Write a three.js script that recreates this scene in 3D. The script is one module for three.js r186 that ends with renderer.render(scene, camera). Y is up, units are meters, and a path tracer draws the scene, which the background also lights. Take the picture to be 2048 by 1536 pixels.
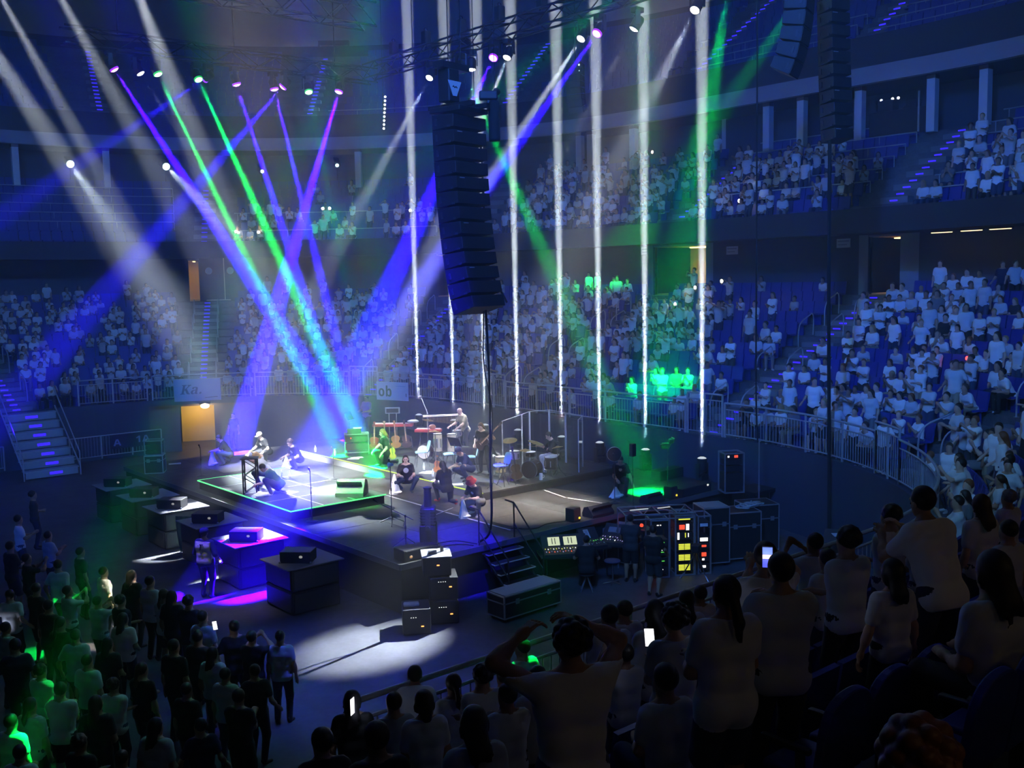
import * as THREE from 'three';
import { mergeGeometries } from 'three/addons/utils/BufferGeometryUtils.js';
import { RoundedBoxGeometry } from 'three/addons/geometries/RoundedBoxGeometry.js';
import { RectAreaLightUniformsLib } from 'three/addons/lights/RectAreaLightUniformsLib.js';

// ---------------------------------------------------------------- camera, haze, exposure
const scene = new THREE.Scene();
scene.background = new THREE.Color(0, 0, 0);
const FOCAL = 2019, EYE = new THREE.Vector3(0, 7.6, 0);           // focal length in pixels of the 2048 x 1536 frame
const camera = new THREE.PerspectiveCamera(2 * Math.atan(768 / FOCAL) * 180 / Math.PI, 4 / 3, 0.1, 400);
const CR = new THREE.Vector3(0.75947815, -0.01917599, 0.65025012), CU = new THREE.Vector3(0.08146919, 0.99449971, -0.06582628), CF = new THREE.Vector3(0.64541127, -0.10296897, -0.75686305);
camera.position.copy(EYE);
camera.quaternion.setFromRotationMatrix(new THREE.Matrix4().makeBasis(CR, CU, CF.clone().negate()));
scene.add(camera);
const renderer = new THREE.WebGLRenderer({ antialias: true });
renderer.toneMapping = THREE.LinearToneMapping;
renderer.toneMappingExposure = 1.0;
renderer.shadowMap.enabled = true;
RectAreaLightUniformsLib.init();
scene.fog = new THREE.FogExp2(new THREE.Color(0.93, 0.97, 1.0), 0.0045);   // the stage haze that shows the beams

const LIGHT = { violet: [0.018, 0.0, 1.0], green: [0.0, 0.72, 0.05], white: [0.86, 0.95, 1.0], warm: [1.0, 0.86, 0.66], blue: [0.06, 0.1, 1.0], wash: [0.14, 0.45, 1.0], deep: [0.015, 0.1, 1.0], teal: [0.1, 0.62, 0.55] };   // colours of the stage lamps
// ---------------------------------------------------------------- helpers
const V3 = (x, y, z) => new THREE.Vector3(x, y, z);
function rng(seed) { let s = seed >>> 0; return () => { s = (s + 0x6d2b79f5) >>> 0; let t = Math.imul(s ^ (s >>> 15), 1 | s); t = (t + Math.imul(t ^ (t >>> 7), 61 | t)) ^ t; return ((t ^ (t >>> 14)) >>> 0) / 4294967296; }; }
const rnd = rng(20240611);
const lerp = THREE.MathUtils.lerp, clamp = THREE.MathUtils.clamp, PI = Math.PI;
const used = new Map();
function numbered(name) { const n = used.get(name) ?? 0; used.set(name, n + 1); return n ? `${name}_${String(n).padStart(3, '0')}` : name; }
function tag(o, label, category, group) { o.userData.label = label; o.userData.category = category; if (group) o.userData.group = group; return o; }
function shadowed(o) { o.castShadow = true; o.receiveShadow = true; return o; }
function thing(name, label, category, pos = [0, 0, 0], turn = 0, group) {
  const o = new THREE.Group(); o.name = numbered(name); o.position.set(...pos); o.rotation.y = turn; scene.add(o);
  return tag(o, label, category, group);
}
function structure(name, geos, m) { const o = mesh(name, geos, m, scene); o.name = numbered(name); o.userData.kind = 'structure'; return o; }
function clean(g) { g = g.index ? g.toNonIndexed() : g; for (const k of Object.keys(g.attributes)) if (!['position', 'normal', 'uv'].includes(k)) g.deleteAttribute(k); if (!g.attributes.uv) g.setAttribute('uv', new THREE.BufferAttribute(new Float32Array(g.attributes.position.count * 2), 2)); return g; }
function join(geos) { geos = geos.flat(Infinity); return geos.length === 1 ? geos[0] : mergeGeometries(geos.map(clean)); }
function mesh(name, geos, m, parent) { const o = shadowed(new THREE.Mesh(Array.isArray(geos) ? join(geos) : geos, m)); o.name = name; if (parent) parent.add(o); return o; }
function copyOf(root, pos, turn, label, group) {
  const r = root.clone(); r.name = numbered(root.userData.kindName ?? root.name.replace(/_\d{3}$/, '')); r.userData = { ...root.userData };
  if (pos) r.position.set(...pos); if (turn !== undefined) r.rotation.y = turn;
  if (label) r.userData.label = label; if (group) r.userData.group = group; scene.add(r); return r;
}
const ORD = ['first', 'second', 'third', 'fourth', 'fifth', 'sixth', 'seventh', 'eighth', 'ninth', 'tenth', 'eleventh', 'twelfth', 'thirteenth', 'fourteenth', 'fifteenth', 'sixteenth', 'seventeenth', 'eighteenth', 'nineteenth', 'twentieth', '21st', '22nd', '23rd', '24th', '25th', '26th', '27th', '28th'];
// shapes: all return geometries already in place
const box = (w, h, d, x = 0, y = 0, z = 0, ry = 0, rx = 0, rz = 0) => { const g = new THREE.BoxGeometry(w, h, d); if (rx) g.rotateX(rx); if (rz) g.rotateZ(rz); if (ry) g.rotateY(ry); return g.translate(x, y, z); };
const rbox = (w, h, d, x = 0, y = 0, z = 0, r = 0.02, seg = 2) => new RoundedBoxGeometry(w, h, d, seg, Math.min(r, w / 2.05, h / 2.05, d / 2.05)).translate(x, y, z);
const cyl = (r0, r1, h, x = 0, y = 0, z = 0, seg = 12) => new THREE.CylinderGeometry(r1, r0, h, seg).translate(x, y + h / 2, z);   // stands on y
function rod(a, b, r, r1 = r, seg = 6) {   // a straight bar between two points
  const A = V3(...a), B = V3(...b), d = B.clone().sub(A), L = d.length();
  const g = new THREE.CylinderGeometry(r1, r, L, seg).translate(0, L / 2, 0);
  g.applyQuaternion(new THREE.Quaternion().setFromUnitVectors(V3(0, 1, 0), d.normalize()));
  return g.translate(...a);
}
const tube = (pts, r, seg = 16, rad = 5, closed = false) => new THREE.TubeGeometry(new THREE.CatmullRomCurve3(pts.map((p) => V3(...p)), closed, 'centripetal'), seg, r, rad, closed);
function polyrod(pts, r, seg = 6) { const g = []; for (let i = 0; i + 1 < pts.length; i++) g.push(rod(pts[i], pts[i + 1], r, r, seg)); return g; }
const ball = (r, x, y, z, sx = 1, sy = 1, sz = 1, w = 10, h = 8) => new THREE.SphereGeometry(r, w, h).scale(sx, sy, sz).translate(x, y, z);
const lathe = (pts, seg = 16) => new THREE.LatheGeometry(pts.map(([x, y]) => new THREE.Vector2(x, y)), seg);
function prism(pts, depth, bevel = 0) { const s = new THREE.Shape(pts.map(([x, y]) => new THREE.Vector2(x, y))); return new THREE.ExtrudeGeometry(s, { depth, bevelEnabled: bevel > 0, bevelSize: bevel, bevelThickness: bevel, bevelSegments: 1, steps: 1, curveSegments: 6 }); }
function turned(g, ry, x = 0, y = 0, z = 0) { return g.rotateY(ry).translate(x, y, z); }
// pixel of the 2048 x 1536 frame -> direction, and the point where it meets height h (for surveying places, as on a map)
// ---------------------------------------------------------------- materials
const lin = (r, g, b) => new THREE.Color().setRGB(r, g, b);
function mat(r, g, b, rough = 0.8, metal = 0, extra = {}) { return new THREE.MeshStandardMaterial({ color: lin(r, g, b), roughness: rough, metalness: metal, ...extra }); }
function glow(r, g, b, power = 1) { return new THREE.MeshStandardMaterial({ color: lin(0.02, 0.02, 0.02), roughness: 0.5, emissive: lin(r, g, b), emissiveIntensity: power }); }
function noiseTexture(size, fn, srgb = false) {
  const d = new Uint8Array(size * size * 4);
  for (let y = 0; y < size; y++) for (let x = 0; x < size; x++) { const v = fn(x / size, y / size); for (let c = 0; c < 3; c++) d[(y * size + x) * 4 + c] = clamp(Array.isArray(v) ? v[c] : v, 0, 1) * 255; d[(y * size + x) * 4 + 3] = 255; }
  const t = new THREE.DataTexture(d, size, size); t.wrapS = t.wrapT = THREE.RepeatWrapping; t.magFilter = THREE.LinearFilter; if (srgb) t.colorSpace = THREE.SRGBColorSpace; t.needsUpdate = true; return t;
}
const tileNoise = (() => {   // smooth periodic value noise
  const r = rng(77), N = 64, a = Float32Array.from({ length: N * N }, r), f = (t) => t * t * (3 - 2 * t);
  return (u, v, n) => { const x = u * n, y = v * n, x0 = Math.floor(x), y0 = Math.floor(y), p = (i, j) => a[(((j % n) + n) % n) * N + (((i % n) + n) % n)]; const fx = f(x - x0), fy = f(y - y0); return lerp(lerp(p(x0, y0), p(x0 + 1, y0), fx), lerp(p(x0, y0 + 1), p(x0 + 1, y0 + 1), fx), fy); };
})();
const T_concrete = noiseTexture(256, (u, v) => 0.62 + 0.2 * tileNoise(u, v, 5) + 0.12 * tileNoise(u, v, 17) + 0.1 * tileNoise(u, v, 60), true);
const T_scuff = noiseTexture(512, (u, v) => { const s = Math.pow(tileNoise(u, v, 9), 3) * 0.5 + 0.25 * tileNoise(u * 1, v, 33) + 0.16 * tileNoise(u, v, 63); return 0.42 + 0.6 * s; }, true);
const M = {
  concrete: mat(0.16, 0.17, 0.19, 0.9, 0, { map: T_concrete }), floor: mat(0.1, 0.105, 0.125, 0.62, 0, { map: T_concrete }),
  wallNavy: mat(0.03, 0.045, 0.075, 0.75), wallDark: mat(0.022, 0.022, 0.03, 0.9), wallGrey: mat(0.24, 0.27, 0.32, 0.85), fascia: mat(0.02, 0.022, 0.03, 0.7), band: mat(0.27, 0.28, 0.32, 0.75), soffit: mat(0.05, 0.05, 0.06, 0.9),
  warmWall: mat(0.62, 0.48, 0.26, 0.8), white: mat(0.7, 0.7, 0.7, 0.7), pillar: mat(0.6, 0.62, 0.66, 0.7), black: mat(0.012, 0.012, 0.014, 0.55), blackMatt: mat(0.01, 0.01, 0.012, 0.9), plastic: mat(0.03, 0.03, 0.035, 0.45),
  seat: mat(0.016, 0.035, 0.26, 0.5), steel: mat(0.35, 0.36, 0.38, 0.4, 0.6), rail: mat(0.42, 0.45, 0.47, 0.45, 0.3), alu: mat(0.6, 0.6, 0.62, 0.35, 0.8), chrome: mat(0.75, 0.75, 0.77, 0.15, 1),
};
// ---------------------------------------------------------------- the bowl: a rounded rectangle; s runs along it, d outwards
const XR = 25.7, ZN = -8.3, ZF = -45.5, RC = 12, XC = XR - RC, CN = ZN - RC, CFZ = ZF + RC, S1 = RC * PI / 2, S2 = S1 + (CN - CFZ), S3 = S2 + RC * PI / 2;
function bowl(s, d) {   // -> x, z, outward nx, nz, and the turn that makes a thing built facing +z face the pitch
  let x, z, nx, nz;
  if (s < 0) { x = XC + s; z = ZN; nx = 0; nz = 1; }
  else if (s < S1) { const a = s / RC; nx = Math.sin(a); nz = Math.cos(a); x = XC + RC * nx; z = CN + RC * nz; }
  else if (s < S2) { nx = 1; nz = 0; x = XR; z = CN - (s - S1); }
  else if (s < S3) { const a = (s - S2) / RC; nx = Math.cos(a); nz = -Math.sin(a); x = XC + RC * nx; z = CFZ + RC * nz; }
  else { nx = 0; nz = -1; x = XC - (s - S3); z = ZF; }
  return { x: x + nx * d, z: z + nz * d, nx, nz, turn: Math.atan2(-nx, -nz) };
}
function sStops(s0, s1, step = 0.75) {
  const out = []; for (let s = s0; s < s1 - 1e-6;) { out.push(s); const curved = (s >= 0 && s < S1) || (s >= S2 && s < S3); let n = curved ? s + step : s + 6; for (const k of [0, S1, S2, S3]) if (s < k - 1e-6 && n > k) n = k; s = n; } out.push(s1); return out;
}
function sweep(profile, s0, s1, step) {   // a profile of [d, h] carried along the bowl; faces turn to the pitch for a profile that runs outwards and up
  const pos = [], uv = [], st = sStops(s0, s1, step);
  const pt = (s, [d, h]) => { const b = bowl(s, d); return [b.x, h, b.z]; };
  for (let i = 0; i + 1 < st.length; i++) { let run = 0; for (let j = 0; j + 1 < profile.length; j++) {
    const a = pt(st[i], profile[j]), b = pt(st[i + 1], profile[j]), c = pt(st[i + 1], profile[j + 1]), e = pt(st[i], profile[j + 1]), L = Math.hypot(profile[j + 1][0] - profile[j][0], profile[j + 1][1] - profile[j][1]);
    pos.push(...a, ...b, ...c, ...a, ...c, ...e);
    const u0 = st[i] / 2, u1 = st[i + 1] / 2, v0 = run / 2, v1 = (run + L) / 2; uv.push(u0, v0, u1, v0, u1, v1, u0, v0, u1, v1, u0, v1); run += L;
  } }
  const g = new THREE.BufferGeometry(); g.setAttribute('position', new THREE.Float32BufferAttribute(pos, 3)); g.setAttribute('uv', new THREE.Float32BufferAttribute(uv, 2)); g.computeVertexNormals(); return g;
}
const ring = (d0, h0, d1, h1, s0, s1, step) => sweep([[d0, h0], [d0, h1], [d1, h1], [d1, h0], [d0, h0]], s0, s1, step);   // a solid rectangular section
// ---------------------------------------------------------------- arena shell
const SA = -30, SB = 80;                                   // the part of the bowl that is built
const LOW = { n: 12, d0: 0.15, h0: 2.4, tread: 0.85, rise: 0.36 }, MID = { n: 7, d0: 8.0, h0: 9.55, tread: 0.85, rise: 0.52 }, UP = { n: 10, d0: 13.05, h0: 16.6, tread: 0.8, rise: 0.56 };
const AISLES = [53, 45.38, 37.8, 29.95, 19.2, 10.9, -9.5], AISLE_NAMES = ['far left corner', 'far corner tunnel', 'far right', 'middle right', 'right', 'near right', 'near left'];
const floorGeo = box(90, 0.3, 70, -5, -0.15, -25);
{ const uv = floorGeo.attributes.uv; for (let i = 0; i < uv.count; i++) uv.setXY(i, uv.getX(i) * 30, uv.getY(i) * 24); }
structure('floor', floorGeo, M.floor);
structure('ceiling', box(90, 0.4, 96, -5, 30.2, -25), mat(0.02, 0.022, 0.03, 0.95));
structure('wall_far_left', box(0.4, 30, 96, -36, 15, -25), M.wallDark);
function terrace(T, extraBack) { const p = []; for (let i = 0; i < T.n; i++) { const d = T.d0 + i * T.tread, h = T.h0 + i * T.rise; p.push([d, h], [d + T.tread, h]); } const e = T.d0 + T.n * T.tread, h = T.h0 + T.n * T.rise; p.push([e, h], [e + extraBack, h]); return p; }
const TUN0 = 43.0, TUN1 = 47.7;
// bowl wall (2.4 m, dark blue) with the corner tunnel left open
for (const [a, b, n] of [[SA, 0, 'near'], [0, S1, 'near_corner'], [S1, S2, 'right'], [S2, TUN0, 'far_corner'], [TUN1, S3, 'far_corner_left'], [S3, SB, 'far']])
  structure('wall_' + n, ring(0, 0, 0.22, 2.46, a, b), M.wallNavy);
structure('wall_tunnel_lintel', ring(0, 2.2, 0.22, 2.46, TUN0, TUN1), M.wallNavy);
structure('wall_tunnel', [ring(0.22, 2.1, 4.6, 2.3, TUN0, TUN1), ring(4.4, 0, 4.6, 2.2, TUN0, TUN1), ring(0.22, 0, 4.5, 2.2, TUN0 - 0.15, TUN0), ring(0.22, 0, 4.5, 2.2, TUN1, TUN1 + 0.15)], mat(0.12, 0.09, 0.08, 0.9));
structure('seating_terrace', sweep(terrace(LOW, 1.2), SA, SB), M.concrete);
structure('seating_terrace', [sweep([[7.8, 9.3], [7.8, 9.55], [8.0, 9.55], ...terrace(MID, 2.6)], SA, SB)], M.concrete);
structure('seating_terrace', sweep(terrace(UP, 0.5), SA, SB), M.concrete);
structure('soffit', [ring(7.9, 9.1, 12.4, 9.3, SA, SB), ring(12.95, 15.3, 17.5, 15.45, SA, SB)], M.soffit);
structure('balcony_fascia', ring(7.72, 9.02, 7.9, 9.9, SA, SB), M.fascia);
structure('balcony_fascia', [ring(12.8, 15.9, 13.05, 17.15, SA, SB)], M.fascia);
structure('beam_ring', ring(12.76, 15.25, 13.05, 15.92, SA, SB), M.band);
structure('wall_concourse', ring(15.8, 13.1, 16, 15.4, SA, SB), mat(0.07, 0.08, 0.1, 0.9));
structure('wall_upper_rim', ring(21.2, 22.1, 21.4, 22.9, SA, SB), mat(0.03, 0.026, 0.04, 0.95));
structure('wall_upper', ring(25.5, 20, 25.9, 30.1, SA, SB), M.wallGrey);
structure('upper_gallery_floor', ring(21.3, 22.1, 25.7, 22.25, SA, SB), M.concrete);
// concourse wall behind the lower tier, with lit doorways cut out
const WARM = mat(0.72, 0.5, 0.22, 0.85), doorwaySpecs = [[28.05, 31.2, 9.05, 1.0, 'wide warm lit doorway behind the lower tier, cut by the last light beam'], [18.75, 19.95, 9.02, 1.0, 'narrow warm lit doorway at the top of the right stairs'], [38.2, 38.6, 9.0, 0.55, 'pale slot of lit doorway half hidden by the speaker array'], [45.6, 45.88, 9.0, 0.5, 'thin lit doorway slot above the tunnel stairs'], [-4, -1.5, 9.0, 0.5, 'doorway behind the near stand'], [3.4, 5.2, 9.0, 0.5, 'doorway behind the near stand']];
{
  const cuts = doorwaySpecs.map((d) => [d[0], d[1]]).sort((p, q) => p[0] - q[0]); let s = SA;
  const parts = [];
  for (const [a, b] of [...cuts, [SB, SB]]) { if (a > s) parts.push(ring(11.3, 6.6, 11.5, 9.2, s, a)); s = b; }
  for (const [a, b] of cuts) parts.push(ring(11.3, 9.02, 11.5, 9.2, a, b));
  structure('wall_concourse', parts, mat(0.075, 0.08, 0.1, 0.9));
  const g = new THREE.Group(); g.name = 'wall_backing'; 
  structure('wall_concourse', [ring(17.5, 0, 17.8, 9.2, SA, SB)], M.wallDark);
  for (const [a, b, top, power, label] of doorwaySpecs) {
    const o = structure('doorway', [ring(11.5, 6.72, 14.3, 6.78, a - 0.1, b + 0.1), ring(14.2, 6.72, 14.4, 9.2, a - 0.2, b + 0.2), ring(11.5, 6.72, 14.4, 9.2, a - 0.16, a), ring(11.5, 6.72, 14.4, 9.2, b, b + 0.16), ring(11.5, 9.0, 14.4, 9.1, a - 0.1, b + 0.1)], WARM);
    const m = bowl((a + b) / 2, 12.9), w = Math.min(1.2, (b - a) * 0.6);
    const lamp = mesh('lamp', rbox(w, 0.05, 0.4, 0, 0, 0, 0.02), glow(1.0, 0.78, 0.4, 2.2), o); lamp.position.set(m.x, 8.96, m.z); lamp.rotation.y = m.turn;
    const l = new THREE.RectAreaLight(lin(1.0, 0.7, 0.32), 26 * power / w, w, 0.4); l.position.set(m.x, 8.92, m.z); l.rotation.set(-PI / 2, 0, m.turn); o.add(l);
    mesh('door_frame', [ring(11.22, 6.72, 11.54, 9.08, a - 0.42, a - 0.02), ring(11.22, 6.72, 11.54, 9.08, b + 0.02, b + 0.42)].slice(0, a > 15 && b - a > 1 ? 2 : 0).concat([ring(11.26, 9.0, 11.5, 9.08, a - 0.02, b + 0.02)]), M.band, o);
  }
}
// lit glass-fronted room on the upper concourse
{
  const a = 27.75, b = 30.3, o = structure('lounge_room', [ring(17.4, 13.2, 17.6, 15.4, a - 0.3, b + 0.3)], mat(0.7, 0.55, 0.3, 0.85)), m = bowl(28.6, 16.4);
  // the room opens through a gap in the wall; posts flank it
  mesh('post', ring(15.6, 13.1, 15.9, 15.3, a - 0.25, a), M.pillar, o); mesh('post', ring(15.6, 13.1, 15.9, 15.3, b, b + 0.25), M.pillar, o); mesh('post', ring(15.9, 13.1, 16.1, 15.3, 28.75, 28.95), M.pillar, o);
  const lamp = mesh('lamp', rbox(1.4, 0.05, 0.4), glow(1, 0.75, 0.4, 2), o); lamp.position.set(m.x, 15.2, m.z); lamp.rotation.y = m.turn;
  const l = new THREE.RectAreaLight(lin(1, 0.7, 0.35), 16, 1.4, 0.4); l.position.set(m.x, 15.15, m.z); l.rotation.set(-PI / 2, 0, m.turn); o.add(l);
}
for (const s of [18.77, 17.77, 21.83, 24.62, 49.98, 47.82, 41.2, 34.47, 34.8, 33.2, 26.4, 15.6, 13.5, 51.8]) {
  const p = bowl(s, 13.6), o = mesh('pillar', [box(0.34, 2.1, 0.34, 0, 0.95, 0)], M.pillar, scene); o.position.set(p.x, 13.2, p.z); o.rotation.y = p.turn; o.name = numbered('pillar'); o.userData.kind = 'structure';
  mesh('pillar_capital', box(0.36, 0.3, 0.36, 0, 2.1, 0), mat(0.2, 0.14, 0.11, 0.9), o);
}
// aisle stairs: two half steps a row, blue step lights
const stepLightM = glow(0.035, 0.012, 1.0, 1.7), stepM = mat(0.2, 0.21, 0.23, 0.85);
function aisleStairs(T, s, lit, width = 1.25, every = 1, LM = stepLightM) {
  const o = new THREE.Group(), b = bowl(s, T.d0); o.name = numbered('aisle_stairs'); o.userData.kind = 'structure'; scene.add(o); o.position.set(b.x, T.h0, b.z); o.rotation.y = b.turn;
  const st = box(width, T.rise / 2, T.tread / 2), lg = box(0.3, 0.05, 0.02);
  for (let i = 1; i < T.n + 1; i++) {
    const z = -(i * T.tread) , h = (i - 1) * T.rise;
    const k = mesh('step', st, stepM, o); k.position.set(0, h + T.rise / 4, z + T.tread / 4 + 0.002);
    if (lit && i % every === 0) for (const [dz, dh] of every > 1 ? [[0, 0]] : [[0, T.rise / 2], [0.425, 0]]) { const l = mesh('step_light', lg, LM, o); l.position.set(0, h + dh + T.rise / 4, z + dz + 0.014); }
  }
  return o;
}
for (const s of AISLES) aisleStairs(LOW, s, s > 0, 1.3, s === 29.95 || s === 10.9 ? 3 : 1);
for (const s of [45.35, 27.8, 18.28, 36.9, 52.5, 9]) aisleStairs(MID, s, s !== 36.9, 1.1);
for (const s of [47.86, 42.57, 37.2, 31.5, 21.93, 15]) aisleStairs(UP, s, true, 0.9);

{ const m = bowl(45.6, 2.6), l = new THREE.RectAreaLight(lin(1, 0.68, 0.22), 26, 1.2, 0.3), t = thing('tunnel_lamp', 'yellow strip lamp inside the corner tunnel', 'lamp', [m.x, 2.06, m.z], m.turn); mesh('housing', rbox(1.3, 0.05, 0.34, 0, 0.02, 0, 0.01), M.white, t); mesh('diffuser', rbox(1.2, 0.02, 0.28, 0, -0.01, 0, 0.005), glow(1, 0.75, 0.3, 2), t); l.position.set(0, -0.04, 0); l.rotation.x = -PI / 2; t.add(l);
  structure('wall_tunnel_back', [ring(3.4, 0, 3.6, 2.2, 44.95, 46.3)], mat(0.75, 0.55, 0.12, 0.7)); structure('wall_tunnel_screen', [ring(0.4, 0, 0.7, 2.2, TUN0, 44.9), ring(0.4, 0, 0.7, 2.2, 46.35, TUN1)], mat(0.1, 0.09, 0.1, 0.9)); }
// ---------------------------------------------------------------- stage lighting
const headM = mat(0.015, 0.015, 0.018, 0.5);
const lensUp = glow(0.8, 0.9, 1, 0.8), lensM = { warm: glow(1, 0.9, 0.75, 5), blue: glow(0.3, 0.3, 1, 3), wash: glow(0.4, 0.7, 1, 2), deep: glow(0.2, 0.3, 1, 2), teal: glow(0.4, 0.9, 0.8, 2), violet: glow(0.9, 0.35, 1.0, 5), green: glow(0.5, 1.0, 0.45, 5), white: glow(1, 0.98, 0.92, 6) };
const headBase = rbox(0.34, 0.16, 0.26, 0, -0.08, 0, 0.02), headYoke = [box(0.05, 0.42, 0.14, -0.2, -0.32, 0), box(0.05, 0.42, 0.14, 0.2, -0.32, 0), box(0.44, 0.05, 0.14, 0, -0.16, 0)].reduce((a, g) => (a.push(g), a), []);
const yokeGeo = join(headYoke), headGeo = join([lathe([[0.0, -0.2], [0.13, -0.19], [0.17, -0.1], [0.16, 0.12], [0.15, 0.2], [0.13, 0.2]], 14).rotateX(PI / 2)]), lensGeo = new THREE.SphereGeometry(0.15, 12, 8).scale(1, 1, 0.55).translate(0, 0, 0.2), haloGeo = lathe([[0.14, 0.17], [0.165, 0.17], [0.165, 0.23], [0.14, 0.23]], 14).rotateX(PI / 2);
const ringM = { violet: glow(0.25, 0.02, 1, 2.2), green: glow(0.02, 0.6, 0.1, 1.2), white: headM, warm: headM, blue: headM, wash: headM, deep: headM, teal: headM };
function movingHead(at, aim, kind, candela, half, label, { group, soft = 2.5, pen = 0.35, upright = false } = {}) {
  const t = thing('moving_head_light', label, 'stage light', at, 0, group);
  const k = upright ? -1 : 1;
  const bs = mesh('base', headBase, headM, t), yk = mesh('yoke', yokeGeo, headM, t); if (upright) { bs.rotation.x = yk.rotation.x = PI; }
  const pivot = V3(0, -0.45 * k, 0), dir = V3(...aim).sub(V3(...at)).sub(pivot).normalize();
  yk.rotation.y = Math.atan2(dir.x, dir.z); 
  const hd = mesh('head', headGeo, headM, t); hd.position.copy(pivot); hd.quaternion.setFromUnitVectors(V3(0, 0, 1), dir);
  mesh('lens', lensGeo, upright ? lensUp : lensM[kind], hd); mesh('lens_ring', haloGeo, ringM[kind], hd);
  const c = LIGHT[kind];
  const l = new THREE.SpotLight(lin(...c), candela, 0, half * PI / 180, pen, 2); l.castShadow = true; l.shadow.radius = soft;
  l.position.copy(pivot).addScaledVector(dir, 0.34); t.add(l); const tg = new THREE.Object3D(); tg.position.copy(pivot).addScaledVector(dir, 10); t.add(tg); l.target = tg; return t;
}
const RIG = 15.9, DECKTOP = 1.28, ORD8 = ['first', 'second', 'third', 'fourth', 'fifth', 'sixth', 'seventh', 'eighth and last'];
const RIGHEADS = [
  ['v1', 13.19, -36.99, [20.95, 1.20, -34.07], 'violet', 1.6, 2.1],
  ['w2', 14.17, -37.13, [20.60, 1.20, -31.91], 'white', 0.15, 1.2],
  ['g3', 14.76, -36.92, [18.55, 1.20, -31.05], 'green', 1.6, 1.4],
  ['g4', 16.39, -37.10, [18.03, 1.60, -28.44], 'green', 2.0, 1.5],
  ['v5', 16.82, -37.02, [7.38, 6.28, -57.5], 'violet', 0.07, 2.6],
  ['v6', 17.87, -36.98, [21.42, 1.20, -35.40], 'violet', 1.1, 1.7],
  ['v7', 19.51, -37.05, [21.73, 1.20, -35.06], 'violet', 0.9, 1.6],
  ['v8', 19.83, -36.58, [9.28, 1.3, -44.0], 'violet', 0.16, 3.2],
  ['g9', 20.98, -36.92, [19.61, 1.60, -30.37], 'green', 0.12, 1.5],
  ['v10', 21.98, -36.10, [16.72, 1.20, -36.06], 'violet', 2.0, 2.4],
  ['w11', 23.47, -31.90, [10.90, 0.00, -27.92], 'white', 0.50, 2.6],
  ['g12', 23.52, -30.10, [22.30, 1.20, -19.91], 'green', 0.3, 2.2],
  ['w13', 23.56, -29.55, [22.08, 1.60, -27.72], 'white', 0.40, 3.2],
  ['v14', 23.26, -27.85, [10.81, 0.00, -22.85], 'violet', 0.80, 2.2],
  ['w15', 23.51, -27.39, [15.30, 1.60, -25.94], 'white', 0.6, 3.2],
  ['w16', 23.76, -23.94, [10.77, 0.00, -24.04], 'white', 0.90, 2.4],
  ['v17', 23.71, -23.17, [9.81, 0.00, -23.53], 'violet', 0.40, 2.0],
  ['w18', 24.07, -21.90, [17.67, 1.20, -27.42], 'white', 0.12, 2.6],
  ['w19', 23.99, -19.48, [11.08, -0.00, -17.60], 'white', 0.22, 4.6, 1],
  ['g20', 22.02, -16.78, [27.88, 3.40, -24.25], 'green', 0.06, 6, 1],
  ['g21', 23.90, -15.37, [39.09, 5.30, -40.35], 'green', 0.025, 3.6, 1],
  ['g22', 20.26, -17.99, [30.80, 9.65, -55.93], 'green', 0.02, 3.4],
  ['w23', 6.35, -26.18, [17.46, 1.20, -36.10], 'white', 0.40, 3.0, 1],
  ['w24', 7.19, -24.91, [17.84, 1.60, -32.26], 'white', 0.28, 4.0, 1],
  ['w25', 5.51, -26.81, [16.16, 1.20, -32.86], 'white', 0.4, 4.4, 1],
  ['w26', 8.67, -23.58, [16.56, 1.60, -29.32], 'white', 0.3, 5.5, 1]
];
const RIGLABEL = {
  v1: 'violet moving head at the left end of the rear truss, with the widest violet beam', w2: 'small white lamp head second from the left on the rear truss', g3: 'green moving head third from the left on the rear truss', g4: 'green moving head fourth from the left on the rear truss', v5: 'violet moving head right of the two green ones, beam going left', v6: 'violet moving head in the middle of the rear truss', v7: 'left of the pair of violet heads on the rear truss', v8: 'right of the pair of violet heads on the rear truss, beam going left', g9: 'small green head beside the lit stair of the top tier', v10: 'violet moving head at the right end of the rear truss',
  w11: 'white beam head farthest along the right truss, just left of the big speaker array', g12: 'green head above the big speaker array', w13: 'small white head beside the green one above the big speaker array', v14: 'violet head on the right truss above the big speaker array', w15: 'brightest white beam head on the right truss beside the violet one', w16: 'white beam head in the middle of the right truss', v17: 'violet ringed head in the middle of the right truss', w18: 'dim white head on the right truss between two dark motors', w19: 'wide white beam head near the top edge on the right truss', g20: 'green beam head above the top edge, beam down to the right stands', g21: 'second green beam head above the top edge at the right', g22: 'green beam head above the top edge, beam going left', w23: 'white beam head above the top left corner', w24: 'second white beam head above the top left edge', w25: 'white beam head beyond the left edge', w26: 'wide white beam head above the left top edge' };
const CD = { violet: 9e5, green: 5e5, white: 6e4 };
for (const [id, x, z, aim, kind, cd, half, pen] of RIGHEADS) movingHead([x, RIG, z], aim, kind, cd * CD[kind], half, RIGLABEL[id], { pen: pen ?? (kind === 'violet' ? 0.25 : 0.6) });
[-34.93, -32.47, -30.47, -28.5, -26.1, -24.2, -22.1, -19.76].forEach((z, i) => movingHead([24.55, DECKTOP, z], [24.55, 24, z], 'white', 620000, 0.9, ORD8[i] + ' upright white beam light from the left along the rear stage edge', { upright: true, pen: 0.15, soft: 2.5 }));
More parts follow.
